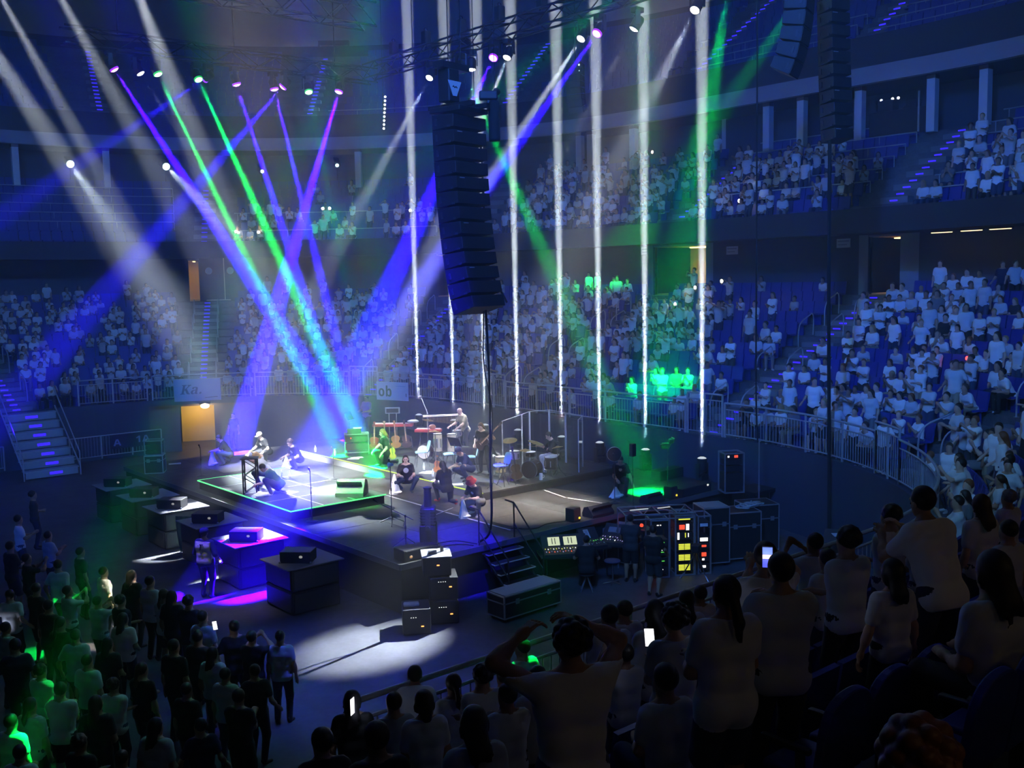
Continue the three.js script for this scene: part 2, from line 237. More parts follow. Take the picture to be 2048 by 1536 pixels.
// heads on the front trusses, above the picture, that light the deck, the floor and the stands
[[8, -14, [14.9, 1.2, -19.9], 'violet', 15000, 6, 'violet head lighting the near corner of the deck'], [5.4, -24, [12.9, 1.2, -23.0], 'violet', 16000, 4, 'violet head lighting the deck edge beside the platform'], [5.4, -25.5, [10.6, 0, -23.2], 'violet', 5000, 5, 'violet head lighting the floor by the steward'], [17.8, -13.5, [19.6, 1.6, -23.6], 'violet', 30000, 1.6, 'violet head lighting the plastic chair'], [8, -16, [20.3, 1.4, -33.2], 'violet', 22000, 3, 'violet head lighting the far end of the riser'], [5.4, -27.5, [15.2, 1.3, -33.9], 'violet', 12000, 3.5, 'violet head lighting the farthest crouching man'],
  [18.2, -11.8, [18.6, 1.2, -21.3], 'warm', 6500, 8.5, 'warm head lighting the right half of the deck'], [6, -17, [15.4, 1.5, -26.3], 'warm', 6500, 6, 'warm head lighting the platform and the deck beside it'], [7, -15, [17.5, 1.2, -28.5], 'warm', 3000, 17, 'warm head washing the whole deck'], [19.5, -12.5, [20.5, 1.5, -26.5], 'white', 1700, 12, 'white head washing the band riser'], [14, -13, [22.5, 1.2, -19.9], 'green', 30000, 3, 'green head lighting the pool beside the kneeling man'], [6, -21, [15.1, 1.5, -24.9], 'green', 11000, 3.5, 'green head lighting the platform corner'], [9.5, -14.5, [18.9, 1.44, -29.2], 'green', 22000, 3.2, 'green head lighting the riser front'], [5.4, -22.8, [10.2, 0, -22.4], 'warm', 250, 7, 'warm head lighting the floor by the subwoofers'],
  [12, -12.5, [9.8, 0, -16.8], 'blue', 1100, 13, 'blue head lighting the open floor'], [16, -13.5, [6.2, 1.2, -21.6], 'green', 26000, 1.6, 'green head on the standing floor crowd'], [15.2, -13.5, [3.4, 1.2, -14.6], 'green', 30000, 1.3, 'green head on the lower left floor crowd'], [14.2, -14.5, [4.3, 1.2, -16.1], 'green', 4500, 2.4, 'dim green head on the lower floor crowd'], [12.8, -14.5, [7.1, 1.2, -21.4], 'warm', 5200, 1.6, 'warm head on the floor crowd'], [15.5, -15, [6.9, 3.4, -7.7], 'green', 9000, 1.6, 'green head on the child at the rail'], [17, -15, [5.6, 1, -17.5], 'teal', 130, 20, 'teal head washing the floor crowd'],
  [-2, -3, [31, 5, -23], 'wash', 900, 30, 'pale blue flood on the right stands', 21], [3, -1, [27, 5, -15], 'wash', 330, 28, 'pale blue flood on the near right stands', 21], [-5, -6, [22, 6, -53], 'wash', 1050, 26, 'pale blue flood on the far corner stands', 22], [-8, -8, [12, 5, -53], 'wash', 520, 24, 'pale blue flood on the far left stands', 22], [14, -30, [7, 5, -4], 'wash', 40, 36, 'faint pale blue flood on the near stand', 22], [1, -4, [30, 9, -28], 'deep', 2600, 34, 'deep blue flood on the right side', 22], [-6, -4, [17, 8, -50], 'deep', 2400, 30, 'deep blue flood on the far side', 22],
].forEach(([x, z, aim, kind, cd, half, label, y]) => movingHead([x, y ?? 24, z], aim, kind, y ? cd : cd * 1.9, y ? half : half * 0.72, label + ', above the picture', { pen: 0.9 }));
// ---------------------------------------------------------------- people: bones with radii, joined by a smooth minimum and meshed
const smin = (a, b, k) => { const h = Math.max(k - Math.abs(a - b), 0) / k; return Math.min(a, b) - h * h * k * 0.25; };
// one bone: tapered capsule [a, b, ra, rb] or ellipsoid { c, r, q }
function netMesh(bones, cell, k, cut) {
  const lo = [1e9, 1e9, 1e9], hi = [-1e9, -1e9, -1e9];
  const boxes = bones.map((b) => {
    const l = [], h = [];
    for (let i = 0; i < 3; i++) {
      if (b.c) { const m = Math.max(b.r[0], b.r[1], b.r[2]); l[i] = b.c[i] - m; h[i] = b.c[i] + m; }
      else { l[i] = Math.min(b.a[i] - b.ra, b.b[i] - b.rb); h[i] = Math.max(b.a[i] + b.ra, b.b[i] + b.rb); }
      lo[i] = Math.min(lo[i], l[i]); hi[i] = Math.max(hi[i], h[i]);
    } return [l, h];
  });
  const pad = cell * 2 + k * 0.3, o = lo.map((v) => v - pad), n = [0, 1, 2].map((i) => Math.ceil((hi[i] + pad - o[i]) / cell) + 1), NX = n[0], NXY = n[0] * n[1];
  const F = new Float32Array(NXY * n[2]).fill(1);
  bones.forEach((b, bi) => {
    const [l, h] = boxes[bi], ext = k + cell * 2, i0 = [], i1 = [];
    for (let i = 0; i < 3; i++) { i0[i] = Math.max(0, Math.floor((l[i] - ext - o[i]) / cell)); i1[i] = Math.min(n[i] - 1, Math.ceil((h[i] + ext - o[i]) / cell)); }
    let bax, bay, baz, bb, iq; if (!b.c) { bax = b.b[0] - b.a[0]; bay = b.b[1] - b.a[1]; baz = b.b[2] - b.a[2]; bb = bax * bax + bay * bay + baz * baz || 1e-9; }
    const rm = b.c ? Math.min(b.r[0], b.r[1], b.r[2]) : 0, X = b.x, kk = b.k ?? k, sub = b.sub;
    for (let z = i0[2]; z <= i1[2]; z++) for (let y = i0[1]; y <= i1[1]; y++) { let q = z * NXY + y * NX + i0[0]; const pz = o[2] + z * cell, py = o[1] + y * cell; for (let x = i0[0]; x <= i1[0]; x++, q++) {
      const px = o[0] + x * cell; let d;
      if (b.c) {
        let dx = px - b.c[0], dy = py - b.c[1], dz = pz - b.c[2];
        if (X) { const a = dx * X[0] + dy * X[1] + dz * X[2], e = dx * X[3] + dy * X[4] + dz * X[5], f = dx * X[6] + dy * X[7] + dz * X[8]; dx = a; dy = e; dz = f; }
        d = (Math.sqrt((dx / b.r[0]) ** 2 + (dy / b.r[1]) ** 2 + (dz / b.r[2]) ** 2) - 1) * rm;
      } else {
        const ax = px - b.a[0], ay = py - b.a[1], az = pz - b.a[2]; let t = (ax * bax + ay * bay + az * baz) / bb; t = t < 0 ? 0 : t > 1 ? 1 : t;
        const dx = ax - bax * t, dy = ay - bay * t, dz = az - baz * t; d = Math.sqrt(dx * dx + dy * dy + dz * dz) - (b.ra + (b.rb - b.ra) * t);
      }
      F[q] = sub ? Math.max(F[q], -d) : smin(F[q], d, kk);
    } }
  });
  if (cut) for (let z = 0, q = 0; z < n[2]; z++) for (let y = 0; y < n[1]; y++) for (let x = 0; x < NX; x++, q++) if (F[q] < cell * 3) F[q] = cut(F[q], o[0] + x * cell, o[1] + y * cell, o[2] + z * cell);
  // naive surface nets
  const pos = [], nor = [], idx = [], id = new Int32Array(F.length).fill(-1), off = [0, 1, NX, NX + 1, NXY, NXY + 1, NXY + NX, NXY + NX + 1];
  for (let z = 0; z < n[2] - 1; z++) for (let y = 0; y < n[1] - 1; y++) for (let x = 0; x < NX - 1; x++) {
    const q = z * NXY + y * NX + x; let m = 0; for (let c = 0; c < 8; c++) if (F[q + off[c]] < 0) m |= 1 << c;
    if (m === 0 || m === 255) continue;
    let sx = 0, sy = 0, sz = 0, cnt = 0;
    for (let c = 0; c < 8; c++) for (const e of [1, 2, 4]) { if (c & e) continue; const d = c | e; if (((m >> c) & 1) === ((m >> d) & 1)) continue; const fa = F[q + off[c]], fb = F[q + off[d]], t = fa / (fa - fb); sx += (c & 1) + (e === 1 ? t : 0); sy += ((c >> 1) & 1) + (e === 2 ? t : 0); sz += ((c >> 2) & 1) + (e === 4 ? t : 0); cnt++; }
    id[q] = pos.length / 3; pos.push(o[0] + (x + sx / cnt) * cell, o[1] + (y + sy / cnt) * cell, o[2] + (z + sz / cnt) * cell);
    const g = (c) => F[q + off[c]]; let gx = g(1) + g(3) + g(5) + g(7) - g(0) - g(2) - g(4) - g(6), gy = g(2) + g(3) + g(6) + g(7) - g(0) - g(1) - g(4) - g(5), gz = g(4) + g(5) + g(6) + g(7) - g(0) - g(1) - g(2) - g(3); const L = Math.hypot(gx, gy, gz) || 1; nor.push(gx / L, gy / L, gz / L);
  }
  const quad = (a, b, c, d, flip) => { if (a < 0 || b < 0 || c < 0 || d < 0) return; flip ? idx.push(a, c, b, a, d, c) : idx.push(a, b, c, a, c, d); };
  for (let z = 1; z < n[2] - 1; z++) for (let y = 1; y < n[1] - 1; y++) for (let x = 1; x < NX - 1; x++) {
    const q = z * NXY + y * NX + x, s = F[q] < 0;
    if (s !== F[q + 1] < 0) quad(id[q], id[q - NX], id[q - NX - NXY], id[q - NXY], s ? false : true) ;
    if (s !== F[q + NX] < 0) quad(id[q], id[q - NXY], id[q - NXY - 1], id[q - 1], s ? false : true);
    if (s !== F[q + NXY] < 0) quad(id[q], id[q - 1], id[q - 1 - NX], id[q - NX], s ? false : true);
  }
  const g = new THREE.BufferGeometry(); g.setAttribute('position', new THREE.Float32BufferAttribute(pos, 3)); g.setAttribute('normal', new THREE.Float32BufferAttribute(nor, 3));
  // orient: make sure the winding agrees with the normals
  if (idx.length) { const a = idx[0] * 3, b = idx[1] * 3, c = idx[2] * 3, u = [0, 1, 2].map((i) => pos[b + i] - pos[a + i]), v = [0, 1, 2].map((i) => pos[c + i] - pos[a + i]); const w = (u[1] * v[2] - u[2] * v[1]) * nor[a] + (u[2] * v[0] - u[0] * v[2]) * nor[a + 1] + (u[0] * v[1] - u[1] * v[0]) * nor[a + 2]; if (w < 0) for (let i = 0; i < idx.length; i += 3) { const t = idx[i]; idx[i] = idx[i + 1]; idx[i + 1] = t; } }
  g.setIndex(idx); return g;
}
const add = (a, b, t = 1) => [a[0] + b[0] * t, a[1] + b[1] * t, a[2] + b[2] * t], sub = (a, b) => [a[0] - b[0], a[1] - b[1], a[2] - b[2]], mixp = (a, b, t) => [0, 1, 2].map((i) => a[i] + (b[i] - a[i]) * t);
const dot3 = (a, b) => a[0] * b[0] + a[1] * b[1] + a[2] * b[2], len3 = (a) => Math.hypot(...a), unit = (a) => { const l = len3(a) || 1; return a.map((v) => v / l); }, cross3 = (a, b) => [a[1] * b[2] - a[2] * b[1], a[2] * b[0] - a[0] * b[2], a[0] * b[1] - a[1] * b[0]];
function ik(a, t, l1, l2, pole) {   // the middle joint of a two-bone limb, and its reachable end
  let d = sub(t, a), L = len3(d); const most = (l1 + l2) * 0.995; if (L > most) { d = d.map((v) => v * most / L); L = most; t = add(a, d); }
  const u = unit(d), x = clamp((l1 * l1 - l2 * l2 + L * L) / (2 * L), -l1, l1), h = Math.sqrt(Math.max(0, l1 * l1 - x * x)); let p = add(pole, u, -dot3(pole, u)); p = unit(p); return [add(add(a, u, x), p, h), t];
}
// pose in adult units (1.75 m, facing +z); returns bones by region
function skeleton(p) {
  const S = {}, w = p.wide ?? 1, fat = p.fat ?? 1, pel = p.pelvis ?? [0, 0.93, 0], q = new THREE.Quaternion().setFromEuler(new THREE.Euler(p.lean ?? 0, p.twist ?? 0, p.side ?? 0, 'YXZ'));
  const dirOf = (x, y, z) => V3(x, y, z).applyQuaternion(q).toArray(), u = dirOf(0, 1, 0), r = dirOf(1, 0, 0), f = dirOf(0, 0, 1);
  const hq = new THREE.Quaternion().setFromEuler(new THREE.Euler((p.lean ?? 0) * 0.45 + (p.nod ?? 0), (p.twist ?? 0) + (p.look ?? 0), p.tilt ?? 0, 'YXZ')), hd = (x, y, z) => V3(x, y, z).applyQuaternion(hq).toArray();
  const waist = add(pel, u, 0.17), chest = add(add(pel, u, 0.36), f, p.hunch ? -0.03 : 0.0), sh = add(add(pel, u, 0.475), f, p.hunch ? 0.02 : -0.01), neck = add(sh, u, 0.05), hs = p.head ?? 1, hc = add(add(neck, hd(0, 1, 0), 0.055 + 0.095 * hs), hd(0, 0, 1), 0.02);
  const B = (a, b, ra, rb = ra, k) => ({ a, b, ra, rb, k });
  S.torso = [B(add(pel, r, -0.075 * w), add(pel, r, 0.075 * w), 0.1 * fat), B(add(waist, r, -0.06 * w), add(waist, r, 0.06 * w), 0.09 * fat), B(add(pel, r, -0.06 * w), add(chest, r, -0.085 * w), 0.09 * fat, 0.1), B(add(pel, r, 0.06 * w), add(chest, r, 0.085 * w), 0.09 * fat, 0.1), B(add(chest, r, -0.09 * w), add(chest, r, 0.09 * w), 0.105 * fat), B(add(sh, r, -0.13 * w), add(sh, r, 0.13 * w), 0.062), B(chest, sh, 0.1, 0.075)];
  if (p.bust) S.torso.push(B(add(add(chest, r, -0.07), f, 0.075), add(add(chest, r, 0.07), f, 0.075), 0.055));
  S.neckBones = [B(sh, add(neck, u, 0.06), 0.058, 0.05)]; for (const q of [-1, 1]) S.torso.push(B(add(neck, u, -0.015), add(add(sh, r, 0.14 * w * q), u, -0.01), 0.045, 0.055));
  S.arms = []; S.hands = []; S.legs = []; S.feet = [];
  for (const sd of [-1, 1]) {
    const sp = add(add(sh, r, 0.172 * w * sd), u, -0.028), tgt = (sd < 0 ? p.handR : p.handL) ?? [0.26 * sd, 0.82, 0.04], pole = (sd < 0 ? p.elbowR : p.elbowL) ?? [0.5 * sd, -0.5, -0.8];
    const [el, wr] = ik(sp, tgt, 0.29, 0.25, pole), fd = unit(sub(wr, el));
    S.arms.push({ sp, el, wr, sd, fd }); S.hands.push({ wr, fd, sd });
    const hip = add(pel, r, 0.09 * w * sd), ft = (sd < 0 ? p.footR : p.footL) ?? [0.11 * sd, 0.08, 0], kp = (sd < 0 ? p.kneeR : p.kneeL) ?? [0.1 * sd, 0.1, 1];
    const [kn, an] = ik(hip, ft, 0.44, 0.43, kp), td = unit((sd < 0 ? p.toeR : p.toeL) ?? [0.25 * sd, -0.18, 1]);
    S.legs.push({ hip, kn, an, sd }); S.feet.push({ an, td, sd });
  }
  Object.assign(S, { pel, waist, chest, sh, neck, hc, u, r, f, hd, hs, w, fat, hx: [...hd(1, 0, 0), ...hd(0, 1, 0), ...hd(0, 0, 1)] });
  return S;
}
const bone = (a, b, ra, rb = ra, k) => ({ a, b, ra, rb, k });
function headBones(S, fine) {
  const { hc, hd, hs, hx } = S, at = (x, y, z) => add(hc, hd(x * hs, y * hs, z * hs)), e = (x, y, z, a, b, c, k) => ({ c: at(x, y, z), r: [a * hs, b * hs, c * hs], x: hx, k });
  const out = [e(0, 0.025, -0.012, 0.077, 0.092, 0.094), e(0, -0.045, 0.025, 0.058, 0.068, 0.062)];
  if (fine) out.push(bone(at(0, 0.005, 0.08), at(0, -0.032, 0.103), 0.008, 0.014, 0.012), e(-0.078, -0.01, -0.005, 0.01, 0.03, 0.018, 0.01), e(0.078, -0.01, -0.005, 0.01, 0.03, 0.018, 0.01), e(0, -0.085, 0.062, 0.022, 0.018, 0.018, 0.02), e(0, 0.03, 0.075, 0.055, 0.012, 0.014, 0.015), e(0, -0.058, 0.082, 0.024, 0.009, 0.01, 0.01));
  return out;
}
function handBones(h, curl, spread = 1) {   // palm, four fingers of different lengths, a thumb from the side of the palm
  const { wr, fd, sd, palm } = h, n0 = palm ?? [0, -1, 0]; let n = unit(add(n0, fd, -dot3(n0, fd))); if (!isFinite(n[0])) n = [0, 0, 1]; const s = unit(cross3(fd, n)).map((v) => v * sd), out = [];
  const P = (a, b, c) => add(add(add(wr, fd, a), s, b), n, c);
  for (let i = 0; i < 4; i++) { const y = (i - 1.5) * 0.02; out.push(bone(P(0.005, y * 0.6, 0), P(0.085, y, 0), 0.014, 0.011, 0.012)); }
  const L = [0.062, 0.08, 0.085, 0.075];
  for (let i = 0; i < 4; i++) { const y = (1.5 - i) * 0.021, c = curl * (1 + 0.08 * i); let p = P(0.085, y, 0), ang = 0; for (const part of [0.45, 0.32, 0.23]) { ang += c * 0.75; const q = add(add(add(p, fd, L[i] * part * Math.cos(ang)), n, L[i] * part * Math.sin(ang)), s, (1.5 - i) * 0.0025 * spread); out.push(bone(p, q, 0.0088, 0.0078, 0.004)); p = q; } }
  out.push(bone(P(0.02, 0.03, 0.0), P(0.055, 0.05, 0.014), 0.0125, 0.011, 0.01), bone(P(0.055, 0.05, 0.014), P(0.088, 0.05 - 0.012 * curl, 0.02 + 0.014 * curl), 0.0105, 0.0085, 0.004)); return out;
}
function bodyBones(S, hands = true) {
  const out = [...S.torso, ...S.neckBones], F = S.fat;
  for (const a of S.arms) { out.push(bone(a.sp, mixp(a.sp, a.el, 0.5), 0.052, 0.045), bone(mixp(a.sp, a.el, 0.4), a.el, 0.046, 0.036), bone(a.el, mixp(a.el, a.wr, 0.35), 0.036, 0.037), bone(mixp(a.el, a.wr, 0.3), a.wr, 0.036, 0.025)); if (hands) out.push(bone(a.wr, add(a.wr, a.fd, 0.085), 0.027, 0.03), bone(add(a.wr, a.fd, 0.085), add(a.wr, a.fd, 0.15), 0.026, 0.016)); else out.push(bone(a.wr, add(a.wr, a.fd, 0.03), 0.024, 0.022)); }
  for (const l of S.legs) out.push(bone(l.hip, mixp(l.hip, l.kn, 0.5), 0.092 * F, 0.072 * F), bone(mixp(l.hip, l.kn, 0.4), l.kn, 0.074 * F, 0.052), bone(l.kn, mixp(l.kn, l.an, 0.3), 0.052, 0.054), bone(mixp(l.kn, l.an, 0.25), l.an, 0.054, 0.034));
  for (const t of S.feet) out.push(bone(add(t.an, [0, -0.035, 0]), add(add(t.an, [0, -0.045, 0]), t.td, 0.13), 0.036, 0.03));
  return out;
}
const puff = (bones, t) => bones.map((b) => (b.c ? { ...b, r: b.r.map((v) => v + t) } : { ...b, ra: b.ra + t, rb: b.rb + t }));
function shirtBones(S, sleeve, t, long) {
  const out = puff(S.torso, t); out.push(bone(add(add(S.pel, S.r, -0.075 * S.w), S.u, -0.04), add(add(S.pel, S.r, 0.075 * S.w), S.u, -0.04), 0.112 * S.fat + t), bone(add(S.waist, S.r, -0.06), add(S.waist, S.r, 0.06), 0.098 * S.fat + t));
  for (const a of S.arms) { const full = sleeve > 1, e = full ? a.el : mixp(a.sp, a.el, sleeve); out.push(bone(a.sp, e, 0.058 + t * 0.6, 0.05 + t)); if (full) out.push(bone(a.el, mixp(a.el, a.wr, sleeve - 1), 0.043 + t * 0.6, 0.032 + t * 0.6)); }
  if (long) for (const l of S.legs) out.push(bone(l.hip, mixp(l.hip, l.kn, long), 0.1 * S.fat + t, 0.09 * S.fat + t));
  return out;
}
function legBones(S, reach, t) {   // reach 1 = knee, 2 = ankle
  const F = S.fat, out = puff([S.torso[0]], t * 0.7); out.push(bone(add(S.pel, S.r, -0.06), add(add(S.pel, S.u, 0.07), S.r, -0.05), 0.09 * F + t * 0.3), bone(add(S.pel, S.r, 0.06), add(add(S.pel, S.u, 0.07), S.r, 0.05), 0.09 * F + t * 0.3));
  for (const l of S.legs) { const k = Math.min(1, reach); out.push(bone(l.hip, mixp(l.hip, l.kn, k), 0.095 * F + t, (reach < 1 ? 0.085 : 0.06) * F + t)); if (reach > 1) out.push(bone(l.kn, mixp(l.kn, l.an, reach - 1), 0.058 + t, 0.042 + t)); }
  return out;
}
function hairBones(S, style) {
  const { hc, hd, hs, hx } = S, at = (x, y, z) => add(hc, hd(x * hs, y * hs, z * hs)), e = (x, y, z, a, b, c) => ({ c: at(x, y, z), r: [a * hs, b * hs, c * hs], x: hx });
  const out = [e(0, 0.035, -0.022, 0.087, 0.1, 0.1)], u = S.u, back = S.f.map((v) => -v);
  const nape = at(0, -0.06, -0.075);
  if (style === 'bob') out.push(bone(at(-0.07, -0.02, -0.02), at(-0.075, -0.11, -0.01), 0.035, 0.03), bone(at(0.07, -0.02, -0.02), at(0.075, -0.11, -0.01), 0.035, 0.03), bone(at(0, 0, -0.06), at(0, -0.12, -0.06), 0.075, 0.06));
  if (style === 'long' || style === 'verylong') { const L = style === 'long' ? -0.2 : -0.42, end = add(add(S.sh, u, 0.02 + L + 0.12), back, 0.125); out.push(bone(at(0, 0, -0.06), add(S.neck, back, 0.09), 0.078, 0.078), bone(add(add(S.neck, back, 0.09), S.r, -0.03), add(end, S.r, -0.055), 0.062, 0.05), bone(add(add(S.neck, back, 0.09), S.r, 0.03), add(end, S.r, 0.055), 0.062, 0.045), bone(at(-0.07, 0, -0.01), add(add(S.sh, S.r, -0.1), S.f, -0.04), 0.035, 0.03), bone(at(0.07, 0, -0.01), add(add(S.sh, S.r, 0.1), S.f, -0.04), 0.035, 0.03)); }
  if (style === 'pony' || style === 'braid') { const b0 = at(0, 0.03, -0.11), e1 = add(add(S.sh, u, style === 'braid' ? -0.3 : -0.12), back, 0.14), m = add(add(S.neck, u, 0.02), back, 0.15); out.push(bone(b0, m, 0.032, 0.034), bone(m, e1, style === 'braid' ? 0.026 : 0.036, 0.016)); }
  if (style === 'bun') out.push({ c: at(0, 0.09, -0.1), r: [0.045 * hs, 0.045 * hs, 0.045 * hs] });
  if (style === 'curly') for (let i = 0; i < 26; i++) { const a = i * 2.4, y = 1 - (i + 0.5) / 17; const r = Math.sqrt(Math.max(0, 1 - Math.min(1, y * y))); if (y > -0.6) out.push({ c: at(Math.cos(a) * r * 0.08, 0.04 + y * 0.085, -0.025 + Math.sin(a) * r * 0.085 - 0.012), r: [0.034, 0.034, 0.034] }); }
  // hair stays off the face: cut by a slanted plane in front
  const face = at(0, 0.052, 0.052), nrm = unit(hd(0, -0.62, 0.8)), low = at(0, -0.075, 0), dn = hd(0, -1, 0), fw = hd(0, 0, 1), longish = style !== 'short' && style !== 'curly' && style !== 'bun' && style !== 'pony' && style !== 'braid';
  const cut = (d, x, y, z) => { const v = [x - face[0], y - face[1], z - face[2]]; d = Math.max(d, dot3(v, nrm)); if (!longish) { const w = [x - low[0], y - low[1], z - low[2]]; if (len3(w) < 0.17) d = Math.max(d, Math.min(dot3(w, dn), dot3(w, fw) + 0.135)); } return d; };
  return [out, cut];
}
const SKIN = [mat(0.55, 0.33, 0.22, 0.6), mat(0.42, 0.24, 0.15, 0.6), mat(0.3, 0.16, 0.09, 0.6), mat(0.62, 0.4, 0.29, 0.6)];
const HAIR = { black: mat(0.01, 0.008, 0.008, 0.5), brown: mat(0.055, 0.028, 0.014, 0.5), dark: mat(0.022, 0.013, 0.009, 0.5), blonde: mat(0.4, 0.25, 0.09, 0.5), grey: mat(0.2, 0.19, 0.18, 0.6), auburn: mat(0.2, 0.06, 0.02, 0.5) };
const WHITES = [mat(0.78, 0.78, 0.78, 0.9), mat(0.68, 0.69, 0.7, 0.9), mat(0.82, 0.8, 0.77, 0.9), mat(0.55, 0.57, 0.6, 0.9)];
const CLOTH = { black: mat(0.012, 0.012, 0.014, 0.85), charcoal: mat(0.035, 0.035, 0.04, 0.85), navy: mat(0.015, 0.02, 0.06, 0.85), jeans: mat(0.03, 0.05, 0.1, 0.9), grey: mat(0.16, 0.16, 0.17, 0.9), pale: mat(0.5, 0.52, 0.58, 0.9), khaki: mat(0.3, 0.25, 0.17, 0.9), red: mat(0.32, 0.03, 0.025, 0.85), green: mat(0.03, 0.09, 0.05, 0.85), towel: mat(0.85, 0.85, 0.84, 0.95), purple: mat(0.3, 0.12, 0.4, 0.9), yellow: mat(0.7, 0.72, 0.35, 0.8) };
const SHOE = { black: mat(0.015, 0.015, 0.017, 0.6), white: mat(0.7, 0.7, 0.7, 0.6), beige: mat(0.55, 0.47, 0.36, 0.7), red: mat(0.5, 0.05, 0.03, 0.6) };
const eyeM = mat(0.02, 0.015, 0.012, 0.3), lipM = mat(0.35, 0.12, 0.1, 0.6);
// geometry of one figure: a map part -> geometry
function figure(p, { cell = 0.02, fine = false, hair = 'short', sleeve = 0.6, legs = 2, hem = 0, curl = 0.5, loose = 0.014, palmR, palmL } = {}) {
  const S = skeleton(p), G = { S }, k = 0.05;
  const parts = [netMesh([...bodyBones(S, !fine), ...(fine ? [] : headBones(S, false))], cell, k)];
  if (fine) {
    const hb = [...headBones(S, true), ...S.neckBones.map((b) => ({ ...b }))]; parts.push(netMesh(hb, 0.0075 * Math.max(1, p.fineScale ?? 1), 0.022));
    S.hands.forEach((h, i) => { h.palm = i ? palmL : palmR; parts.push(netMesh(handBones(h, Array.isArray(curl) ? curl[i] : curl), 0.0052, 0.008)); });
  }
  G.body = parts.length > 1 ? mergeGeometries(parts) : parts[0];
  G.shirt = netMesh(shirtBones(S, sleeve, loose, hem), cell, k * 0.8, (d, x, y, z) => { const v = [x - S.neck[0], y - S.neck[1], z - S.neck[2]]; const w = [x - S.pel[0], y - S.pel[1], z - S.pel[2]]; return Math.max(d, dot3(v, S.u) - 0.02 + (dot3(v, S.f) > 0 ? dot3(v, S.f) * 0.3 : 0), hem ? -1 : -dot3(w, S.u) - 0.13); });
  G.trousers = netMesh(legBones(S, legs, 0.014), cell, k * 0.8);
  if (hair !== 'bald') { const [hb, cut] = hairBones(S, hair); G.hair = netMesh(hb, fine ? 0.0095 : Math.max(cell * 0.8, 0.015), hair === 'curly' ? 0.012 : 0.03, cut); }
  G.shoes = netMesh(S.feet.flatMap((t) => [bone(add(t.an, [0, -0.035, 0]), add(add(t.an, [0, -0.04, 0]), t.td, 0.15), 0.043, 0.036), bone(add(t.an, [0, -0.04, 0]), add(t.an, t.td, -0.045), 0.04, 0.034)]), Math.min(cell, 0.02), 0.02);
  if (fine) { const at = (x, y, z) => add(S.hc, S.hd(x * S.hs, y * S.hs, z * S.hs)); G.eyes = join([-1, 1].map((s) => ball(0.011, ...at(0.031 * s, -0.004, 0.079), 1, 0.75, 0.8, 8, 6))); G.mouth = ball(0.02, ...at(0, -0.058, 0.087), 1, 0.3, 0.35, 8, 5); }
  return G;
}
function person(G, mats, label, pos, turn, { group, scale = 1, name = 'person' } = {}) {
  const t = thing(name, label, 'person', pos, turn, group); t.scale.setScalar(scale);
  mesh('body', G.body, mats.skin, t); mesh('shirt', G.shirt, mats.shirt, t); mesh('trousers', G.trousers, mats.trousers, t); if (G.hair) mesh('hair', G.hair, mats.hair, t); mesh('shoes', G.shoes, mats.shoes, t);
  if (G.eyes) { mesh('eyes', G.eyes, eyeM, t); mesh('mouth', G.mouth, lipM, t); }
  return t;
}
const TOCAM = -0.705, facing = (deg) => TOCAM + deg * PI / 180;   // 0 faces the photographer, 90 to the right
// ---------------------------------------------------------------- stage
const DECK = 1.2, PLAT = 1.48, RISER = 1.44;
const deckM = [0, 1, 2].map((i) => mat(0.105 + i * 0.012, 0.105 + i * 0.011, 0.11 + i * 0.01, 0.62, 0, { map: T_scuff })), platM = [0, 1].map((i) => mat(0.085 + i * 0.02, 0.085 + i * 0.02, 0.09 + i * 0.02, 0.5, 0, { map: T_scuff }));
function panelUV(g, w, d, ox, oz) { const uv = g.attributes.uv; for (let i = 0; i < uv.count; i++) uv.setXY(i, ox + uv.getX(i) * w / 4, oz + uv.getY(i) * d / 4); return g; }
function decking(t, x0, x1, z0, z1, nx, nz, top, thick, mats, gap = 0.008) {
  const w = (x1 - x0) / nx, d = (z1 - z0) / nz;
  for (let i = 0; i < nx; i++) for (let j = 0; j < nz; j++) { const p = mesh('deck_panel', panelUV(rbox(w - gap, thick, d - gap, 0, 0, 0, 0.006, 1), w, d, i * 0.37, j * 0.61), mats[(i * 7 + j * 3) % mats.length], t); p.position.set(x0 + (i + 0.5) * w, top - thick / 2 - ((i + j * 2) % 3) * 0.0012, z0 + (j + 0.5) * d); }
}
{
  const t = thing('stage', 'large black square stage deck of panels on a dark skirt, lit violet and white', 'stage');
  decking(t, 12.55, 24.85, -36.2, -18.75, 6, 9, DECK, 0.12, deckM);
  mesh('skirt', [box(0.03, 1.06, 17.4, 12.62, 0.54, -27.5), box(12.2, 1.06, 0.03, 18.7, 0.54, -18.84), box(0.03, 1.06, 17.4, 24.78, 0.54, -27.5), box(12.2, 1.06, 0.03, 18.7, 0.54, -36.1)], M.blackMatt, t);
  mesh('edge_trim', [box(0.03, 0.14, 17.45, 12.535, 1.132, -27.475), box(12.3, 0.14, 0.03, 18.7, 1.132, -18.735)], mat(0.1, 0.1, 0.105, 0.6), t);
  const legG = cyl(0.03, 0.03, 1.08, 0, 0, 0, 8); for (let i = 0; i < 7; i++) { const l = mesh('leg', legG, M.alu, t); l.position.set(12.9 + i * 1.95, 0, -18.95); }
}
const ledGreen = glow(0.12, 1.0, 0.3, 1.5), ledYellow = glow(0.75, 1.0, 0.12, 1.2);
